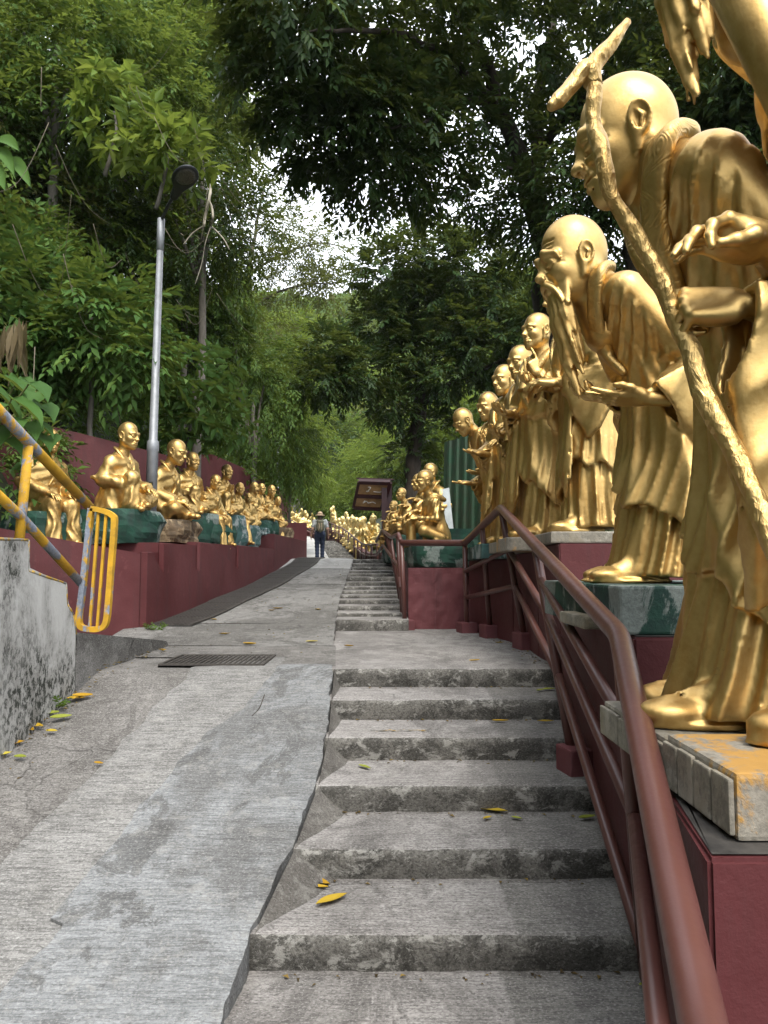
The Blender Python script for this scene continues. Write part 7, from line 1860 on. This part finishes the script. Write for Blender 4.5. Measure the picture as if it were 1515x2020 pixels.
while Y < 14.2:
    Yb = Y + 0.48
    A_ = Acc()
    w0 = 0.42
    def pt(Yq, t): 
        xl = red_x(max(Yq, 6.9)) + 0.05 - (0.0 if Yq > 7.3 else 0.02); return (xl + w0 * t, Yq, ramp_z(Yq) + 0.016)
    for t in np.linspace(0, 1, 12):
        a, b = Vector(pt(Y + .01, t)), Vector(pt(Yb - .01, t)); bm = bmesh.new()
        hw = 0.012 if 0 < t < 1 else 0.018
        V = np.array([(c.x + dx, c.y, c.z + dz) for c in (a, b) for dx, dz in ((-hw, -.02), (hw, -.02), (hw, .006), (-hw, .006))])
        A_.add(V, np.array([[0, 1, 5, 4], [1, 2, 6, 5], [2, 3, 7, 6], [3, 0, 4, 7], [0, 3, 2, 1], [4, 5, 6, 7]])); bm.free()
    for tt in (0.02, 0.5, 0.98):
        a, b = Vector(pt(Y + (Yb - Y) * tt, 0)), Vector(pt(Y + (Yb - Y) * tt, 1))
        V = np.array([(c.x, c.y + dy, c.z + dz) for c in (a, b) for dy, dz in ((-.008, -.02), (.008, -.02), (.008, .002), (-.008, .002))])
        A_.add(V, np.array([[0, 4, 5, 1], [1, 5, 6, 2], [2, 6, 7, 3], [3, 7, 4, 0]]))
    at_root(put('grate_panel', A_.mesh('grate_panel', IRON, False)), ch)
    Y = Yb
V, Fq = [], []
ys = np.linspace(7.2, 14.3, 30)
for yq in ys: V += [(red_x(max(yq, 6.9)) + 0.03, yq, ramp_z(yq) + 0.004), (red_x(max(yq, 6.9)) + 0.49, yq, ramp_z(yq) + 0.004)]
at_root(put('channel_bed', np_mesh('channel_bed', np.array(V), np.array([[2 * i, 2 * i + 1, 2 * i + 3, 2 * i + 2] for i in range(len(ys) - 1)]), False, DRAIN_SHADE)), ch)  # flat sheet over the ramp, coloured near-black for the shaded gaps

# ---------------------------------------------------------------- the sign shelter at the top of the steps
sg = empty('notice_sign', P(762, 1100, 14.7)); tag(sg, 'dark red wooden notice frame with two brown panels on a post above the upper steps', 'sign')
tl, tr, bl_, br_ = P(708, 950, 14.6), P(770, 952, 14.6), P(697, 1001, 15.1), P(752, 1004, 15.1)
n_ = (tr - tl).cross(bl_ - tl).normalized()
if n_.y > 0: n_ = -n_
def bar(a, b, w, name='frame_bar', mat=SIGN_WOOD, root=sg): ribbon(root, name, [a, b], w, w * 0.9, mat, n_)
bar(tl, tr, 0.085); bar(tl, bl_, 0.055); bar(bl_, br_, 0.075); bar(tr, br_, 0.07)
m0, m1 = tl.lerp(bl_, 0.53), tr.lerp(br_, 0.53); bar(m0, m1, 0.075)
def panel(a, b, c, d):
    q = [a, b, c, d]; bm = bmesh.new(); prism_bm(bm, q, n_ * -0.02); at_root(put('panel', bm_mesh('panel', bm, SIGN_PANEL)), sg)
panel(tl.lerp(bl_, 0.08), tr.lerp(br_, 0.08), m1, m0); panel(m0, m1, br_, bl_)
A_ = Acc()
def mark(uv):
    pp = []
    for s_, t in uv: pp.append(list(tl.lerp(tr, s_).lerp(bl_.lerp(br_, s_), t) + n_ * 0.012))
    A_.tube(smooth_path(pp, 4), 0.010, 5)
mark([(0.33, 0.18), (0.42, 0.20), (0.34, 0.36)]); mark([(0.30, 0.34), (0.40, 0.33)]); mark([(0.55, 0.34), (0.72, 0.36), (0.84, 0.33)]); at_root(put('lettering', A_.mesh('lettering', SIGN_MARK)), sg); A_ = Acc(); mark([(0.30, 0.80), (0.40, 0.72), (0.48, 0.78), (0.62, 0.74), (0.74, 0.79)]); mark([(0.35, 0.70), (0.30, 0.78)])
at_root(put('lettering', A_.mesh('lettering', SIGN_MARK)), sg)
for du, dY in ((0, 0.0), (10, 0.25)):
    a = P(758 + du, 958, 14.75 + dY); b = Vector((a.x, a.y, 0.05)); ribbon(sg, 'post', [a, b], 0.11, 0.11, SIGN_WOOD)
rf = bmesh.new(); prism_bm(rf, [tl + Vector((-.05, 0, .055)), tr + Vector((.07, 0, .055)), tr + Vector((.08, .25, .07)), tl + Vector((-.04, .25, .07))], (0, 0, 0.025)); at_root(put('roof', bm_mesh('roof', rf, SIGN_WOOD)), sg)

# ---------------------------------------------------------------- the walker
SKIN = m_simple('skin', (0.42, 0.25, 0.18), 0.5, 0, 0.1); DENIM = m_simple('denim', (0.022, 0.032, 0.062), 0.85, 0, 0.35, 30); SHIRT = m_simple('grey_shirt', (0.36, 0.38, 0.38), 0.85, 0, 0.15, 20)
STRAW = m_simple('straw_hat', (0.48, 0.34, 0.22), 0.8, 0, 0.2, 40); HAIR = m_simple('brown_hair', (0.05, 0.03, 0.02), 0.6, 0, 0.3, 40); PACK = m_simple('khaki_pack', (0.12, 0.115, 0.075), 0.85, 0, 0.3, 25); SHOE = m_simple('dark_shoe', (0.03, 0.03, 0.03), 0.7)
wx = P(631, 1060, 24.6); wz = ramp_z(24.6)
wk = empty('person', (wx.x, 24.6, wz), R(97)); tag(wk, 'person in a straw hat, grey shirt and jeans walking away up the path', 'person')
s = Sdf((-0.40, -0.42, -0.02), (0.40, 0.42, 1.68), 0.012)
s.ball((0.01, 0, 1.50), (0.095, 0.078, 0.115), 0.02); s.cone((-0.01, 0, 1.44), (-0.01, 0, 1.32), 0.052, 0.058, 0.03)
s.stack([(0.80, 0, 0, 0.11, 0.15), (0.92, -0.015, 0, 0.12, 0.175), (1.06, 0, 0, 0.095, 0.135), (1.22, 0, 0, 0.11, 0.165), (1.34, -0.01, 0, 0.08, 0.15), (1.40, -0.01, 0, 0.05, 0.07)], 0.02)
ARM = {1: [(-0.01, 0.185, 1.32), (-0.06, 0.245, 1.06), (0.03, 0.29, 0.84)], -1: [(-0.01, -0.185, 1.32), (-0.04, -0.25, 1.07), (0.08, -0.29, 0.87)]}
LEG = {1: [(0, 0.085, 0.86), (0.05, 0.09, 0.47), (-0.03, 0.085, 0.08)], -1: [(0, -0.085, 0.86), (0.10, -0.09, 0.48), (0.06, -0.085, 0.08)]}
for y in (1, -1):
    a = ARM[y]; s.tube(a, [0.052, 0.042, 0.030], 0.03)
    w = np.array(a[2]); s.cone(w, w + (0.02, 0, -0.07), 0.030, 0.026, 0.02)
    for i in range(4): s.tube([w + (0.02 - .018 + 0.016 * i, y * 0.004, -0.07), w + (0.03 - .018 + 0.016 * i, 0, -0.115 - 0.008 * (i in (1, 2))), w + (0.036 - .018 + 0.016 * i, -y * 0.012, -0.145)], [0.0095, 0.009, 0.0075], 0.004)
    s.tube([w + (0.035, -y * 0.01, -0.03), w + (0.062, -y * 0.02, -0.07), w + (0.068, -y * 0.022, -0.095)], [0.012, 0.010, 0.008], 0.008)
    l = LEG[y]; s.tube(l, [0.088, 0.058, 0.040], 0.03); f = np.array(l[2]); s.cone(f + (-0.04, 0, -0.035), f + (0.13, 0, -0.05), 0.04, 0.03, 0.02)
put('body', s.mesh('body', SKIN), wk)
s = Sdf((-0.3, -0.36, 0.05), (0.3, 0.36, 1.10), 0.012)
s.stack([(0.78, -0.01, 0, 0.125, 0.165), (0.90, -0.025, 0, 0.145, 0.188), (1.02, -0.005, 0, 0.115, 0.155)], 0.03)
for y in (1, -1):
    s.ball((-0.085, y * 0.08, 0.88), (0.075, 0.085, 0.085), 0.04); s.tube([np.array(q) for q in LEG[y]], [0.105, 0.074, 0.064], 0.02)
s.disp(lambda X, Y, Z: 0.005 * np.sin(55 * Z + 12 * X) * (Z < 0.75), (-.3, -.36, .05), (.3, .36, .8)); s.D = np.maximum(s.D, (0.06 - s.ax[2])[None, None, :])
put('jeans', s.mesh('jeans', DENIM), wk)
s = Sdf((-0.3, -0.36, 0.88), (0.3, 0.36, 1.45), 0.012)
s.stack([(0.92, -0.01, 0, 0.135, 0.180), (1.06, 0, 0, 0.122, 0.160), (1.22, 0, 0, 0.132, 0.185), (1.34, -0.01, 0, 0.10, 0.165), (1.39, -0.01, 0, 0.062, 0.082)], 0.02)
for y in (1, -1): a = ARM[y]; s.cone(a[0], np.array(a[0]) * .35 + np.array(a[1]) * .65, 0.070, 0.062, 0.04)
s.disp(lambda X, Y, Z: 0.005 * np.sin(40 * Z + 20 * Y), (-.3, -.36, .9), (.3, .36, 1.4)); put('shirt', s.mesh('shirt', SHIRT), wk)
s = Sdf((-0.22, -0.22, 1.42), (0.22, 0.22, 1.70), 0.010)
s.ball((0.0, 0, 1.57), (0.105, 0.092, 0.085), 0.02); s.op(lambda X, Y, Z: np.maximum(np.sqrt((X / 0.185) ** 2 + (Y / 0.165) ** 2) * 0.16 - 0.16, np.abs(Z - 1.545 + 0.9 * (X * X + Y * Y)) - 0.009), (-.2, -.2, 1.48), (.2, .2, 1.58), 0.012)
put('hat', s.mesh('hat', STRAW), wk)
put('hat_band', tube_mesh('hat_band', [(0.104 * math.cos(t), 0.092 * math.sin(t), 1.562) for t in np.linspace(0, 6.2832, 25)], 0.010, 6, HAIR), wk)
s = Sdf((-0.2, -0.16, 1.22), (0.1, 0.16, 1.58), 0.010); s.ball((-0.03, 0, 1.49), (0.09, 0.088, 0.09), 0.02); s.cone((-0.075, 0, 1.46), (-0.10, 0, 1.32), 0.06, 0.05, 0.03); put('hair', s.mesh('hair', HAIR), wk)
for y in (1, -1):
    f = np.array(LEG[y][2]); s = Sdf(f + (-.12, -.08, -.09), f + (.2, .08, .03), 0.009); s.cone(f + (-0.045, 0, -0.038), f + (0.14, 0, -0.05), 0.046, 0.034, 0.02); s.D = np.maximum(s.D, (-0.001 - s.ax[2])[None, None, :]); put('shoe', s.mesh('shoe', SHOE), wk)
bp = empty('backpack', (wx.x, 24.6, wz), R(97)); tag(bp, 'khaki backpack worn by the person in the straw hat', 'backpack')
s = Sdf((-0.34, -0.2, 0.92), (0.0, 0.2, 1.40), 0.010); s.ball((-0.20, 0, 1.14), (0.085, 0.145, 0.20), 0.02); s.ball((-0.265, 0, 1.06), (0.05, 0.105, 0.10), 0.02); s.ball((-0.20, 0, 1.30), (0.08, 0.13, 0.06), 0.03)
s.disp(lambda X, Y, Z: 0.006 * np.sin(50 * Y + 9 * Z), (-.34, -.2, .92), (0, .2, 1.4)); put('bag', s.mesh('bag', PACK), bp)
for y in (1, -1):
    put('strap', tube_mesh('strap', smooth_path([(-0.15, y * .09, 1.30), (-0.06, y * .105, 1.42), (0.06, y * .11, 1.40), (0.13, y * .11, 1.25), (0.06, y * .15, 1.08), (-0.10, y * .13, 1.02)], 5), 0.014, 6, PACK), bp)
    put('cord', tube_mesh('cord', smooth_path([(-0.30, y * .05, 1.25), (-0.325, y * .03, 1.12), (-0.31, y * .06, 1.0)], 4), 0.008, 5, STRAW), bp)

# ---------------------------------------------------------------- fallen leaves
FL = [(25, 1470, .12, 'curled yellow leaf below the stained wall, nearest the left edge'), (6, 1494, .09, 'pale leaf cut by the left edge of the picture'), (57, 1442, .12, 'yellow leaf against the foot of the stained wall'), (68, 1436, .14, 'long yellow leaf overlapping its neighbour by the stained wall'), (98, 1412, .10, 'dull yellow leaf at the wall foot above the green one'), (120, 1419, .12, 'green yellow leaf by the stained wall'), (150, 1381, .11, 'yellow leaf near the wall corner, left of a pair'), (163, 1377, .12, 'yellow leaf near the wall corner, right of a pair'), (166, 1342, .08, 'lone yellow leaf beside the kerb'), (102, 1446, .07, 'small brown leaf on the old concrete strip'), (40, 1497, .07, 'small olive leaf on the old concrete strip'),
      (195, 1511, .06, 'tiny brown leaf on the brushed strip'), (443, 1253, .11, 'orange leaf right of the kerb end'), (492, 1273, .12, 'orange leaf above the drain grate'), (615, 1268, .11, 'orange leaf left of the landing'), (688, 1277, .09, 'small orange leaf on the landing edge'), (422, 1224, .10, 'pale leaf beside the channel grating'), (429, 1197, .10, 'yellow leaf by the red wall foot'), (548, 1202, .12, 'yellow leaf on the upper ramp'), (536, 1206, .09, 'brown leaf on the upper ramp'), (627, 1204, .11, 'yellow leaf left of the upper steps'), (320, 1285, .08, 'pale leaf left of the drain grate'),
      (655, 1781, .15, 'largest yellow leaf on the broad lower step'), (630, 1748, .11, 'split yellow leaf beside the largest one'), (628, 1757, .08, 'small yellow leaf under the split one'), (719, 1517, .10, 'yellow green leaf on the middle step'), (975, 1604, .13, 'curled yellow leaf at the foot of a riser'), (1019, 1619, .06, 'small green leaf right of the curled one'), (1158, 1619, .09, 'olive leaf near the rail footing'), (987, 1426, .10, 'yellow leaf on the third upper step'), (1076, 1427, .10, 'pale yellow leaf near the end of a step'), (1083, 1363, .10, 'green yellow leaf at the right end of the second step'), (1066, 1365, .09, 'yellow leaf beside the green yellow one at the step end'), (936, 1306, .09, 'small leaf on the landing nosing'), (986, 1270, .09, 'yellow leaf beside a red footing'), (917, 1247, .09, 'green leaf at the foot of the corner post'), (1277, 1951, .06, 'tiny green leaf at the bottom step beside the rail'), (962, 1618, .06, 'tiny yellow leaf left of the curled one')]
def leaf_mesh(L, seed):
    gg = np.random.default_rng(seed); W = L * gg.uniform(0.16, 0.24); cv = gg.uniform(0.5, 1.6); tw = gg.uniform(-.5, .5); V = []
    for t in np.linspace(0, 1, 9):
        w = W * math.sin(math.pi * (0.03 + 0.94 * t)) ** 0.8 * (1 - 0.25 * t)
        for s_ in (-1, -.5, 0, .5, 1):
            V.append((L * (t - .5), w * s_, 0.006 + L * 0.10 * cv * (2 * t - 1) ** 2 * (0.5 + 0.5 * s_ * tw) + abs(s_) * w * (0.25 + 0.2 * cv)))
    Fq = [(r * 5 + j, r * 5 + j + 1, r * 5 + 6 + j, r * 5 + 5 + j) for r in range(8) for j in range(4)]
    V = V + [(v[0], v[1], v[2] - 0.0012) for v in V]
    Fq = Fq + [(d + 45, c + 45, b + 45, a + 45) for a, b, c, d in Fq]
    return np_mesh('fallen_leaf', np.array(V), np.array(Fq), True, None, {'leaf': np.full(len(V), gg.random())})
for i, (u, v, L, lab) in enumerate(FL):
    p = on_ground(u, v); me = leaf_mesh(L * 0.95, i); me.materials.append(LEAF_FALLEN_GREEN if 'green' in lab or 'olive' in lab else LEAF_FALLEN)
    sl = -math.atan(0.263) if p.x < stair_left(p.y) and p.y < 4.9 else 0.0
    o = put('fallen_leaf', me, loc=p + Vector((0, 0, 0.004)), rot=(-sl, 0.0, R(float(np.random.default_rng(i + 9).uniform(-50, 50)))))
    tag(o, lab, 'leaf', 'fallen leaves on the concrete')
# twigs on the ramp
for i, (pts, lab) in enumerate([([(497, 1418), (512, 1402), (522, 1375)], 'thin curved twig on the pale strip'), ([(405, 1505), (440, 1492), (477, 1482)], 'straight dry twig lying across the pale strip')]):
    pp = [on_ground(u, v) + Vector((0, 0, 0.012)) for u, v in pts]
    o = put('twig', tube_mesh('twig', smooth_path([list(p) for p in pp], 4), 0.004, 5, BARK_DARK)); tag(o, lab, 'twig', 'twigs on the ramp')
# yellow paint worn into one tread
p = on_ground(780, 1443); A_ = Acc(); gg = np.random.default_rng(3)
for i in range(70):
    x = p.x + gg.uniform(-0.14, 0.17); y = p.y + gg.normal(0, 0.010); V, F, a = leaves(np.array([[x, y, p.z + 0.0045]]), np.array([[1.0, gg.normal(0, .2), 0]]), np.array([[0, 0, 1.0]]), gg.uniform(.01, .035), gg.uniform(.004, .009), np.array([0.5]), 0, 0); A_.add(V, [F], a)
o = put('paint_mark', A_.mesh('paint_mark', YELLOW_EDGE, False)); o.parent = stairs
# small ferns at wall feet
for i, (u, v, lab) in enumerate([(308, 1243, 'tiny fern sprouting at the corner of the red wall'), (105, 1395, 'mossy weeds at the foot of the stained wall')]):
    p = on_ground(u, v); gg = np.random.default_rng(i); n = 16; A_ = Acc()
    V, F, a = sprays(gg, np.tile(np.array(p), (n, 1)) + gg.normal(0, .03, (n, 3)) * [1, 1, 0], unit(gg, n) * [1, 1, .4] + [0, 0, .6], 0.10, 8, 0.035, 0.014, droop=0.4); A_.add(V, [F], a)
    o = put('weed', A_.mesh('weed', LEAF_MID, True, 'leaf')); tag(o, lab, 'weed', 'weeds at the wall feet')

# crumbs of leaf and grit gathered along the edges
A_ = Acc(); gg = np.random.default_rng(17)
spots = []
for i in range(170):                                     # foot of the stained wall and the kerb
    Yq = gg.uniform(2.6, 6.0); xq = (fx(Yq) if Yq < 4.47 else float(np.interp(Yq, [4.47, 6.15], [k0.x, k1.x]))) + 0.02 + abs(gg.normal(0, 0.07)); spots.append((xq, Yq))
for i in range(150):                                     # backs of the treads
    k = int(gg.integers(-1, 5)); Yq = SL_Y0 + SL_T * (k + 1) - 0.012 - abs(gg.normal(0, 0.035)); spots.append((gg.uniform(stair_left(Yq) + 0.1, wall_x(Yq) - 0.02), Yq))
for i in range(110):                                     # foot of the maroon walls by the landing
    Yq = gg.uniform(5.0, 7.6); spots.append((wall_x(Yq) - 0.02 - abs(gg.normal(0, 0.06)), Yq))
for i in range(120):
    Yq = gg.uniform(5.0, 13); spots.append((gg.uniform(-1.7, stair_left(Yq) - 0.05), Yq))
for xq, yq in spots:
    L = gg.uniform(0.008, 0.030); a = gg.uniform(0, 6.28)
    V, F, q_ = leaves(np.array([[xq, yq, surface_z(xq, yq) + 0.004 + (0.014 if xq < stair_left(yq) else 0)]]), np.array([[math.cos(a), math.sin(a), gg.uniform(0, .3)]]), np.array([[0, 0, 1.0]]), L, L * gg.uniform(.3, .7), np.array([gg.uniform(0, 1)]), 0.3, 0.3); A_.add(V, [F], q_)
tag(put('leaf_litter', A_.mesh('leaf_litter', m_leaf('leaf_crumbs', (0.05, 0.035, 0.02), (0.13, 0.085, 0.035), (0.28, 0.19, 0.05), 0.1, 0.8), False, 'leaf')), 'crumbs of dry leaf along the wall feet and treads', None, None, 'stuff')
# ---------------------------------------------------------------- humid air over the valley
hz = bpy.data.materials.new('humid_air'); hz.use_nodes = True
_n = hz.node_tree.nodes; _n.remove(_n['Principled BSDF'])
_v = _n.new('ShaderNodeVolumePrincipled'); _v.inputs['Color'].default_value = (0.86, 0.92, 0.95, 1); _v.inputs['Density'].default_value = 0.0003; _v.inputs['Anisotropy'].default_value = 0.2
hz.node_tree.links.new(_v.outputs['Volume'], _n['Material Output'].inputs['Volume'])
bm = bmesh.new(); box_bm(bm, (-480, -90, -6), (480, 640, 110))
tag(put('haze', bm_mesh('haze', bm, hz)), 'thin humid air over the wooded valley', None, None, 'stuff')
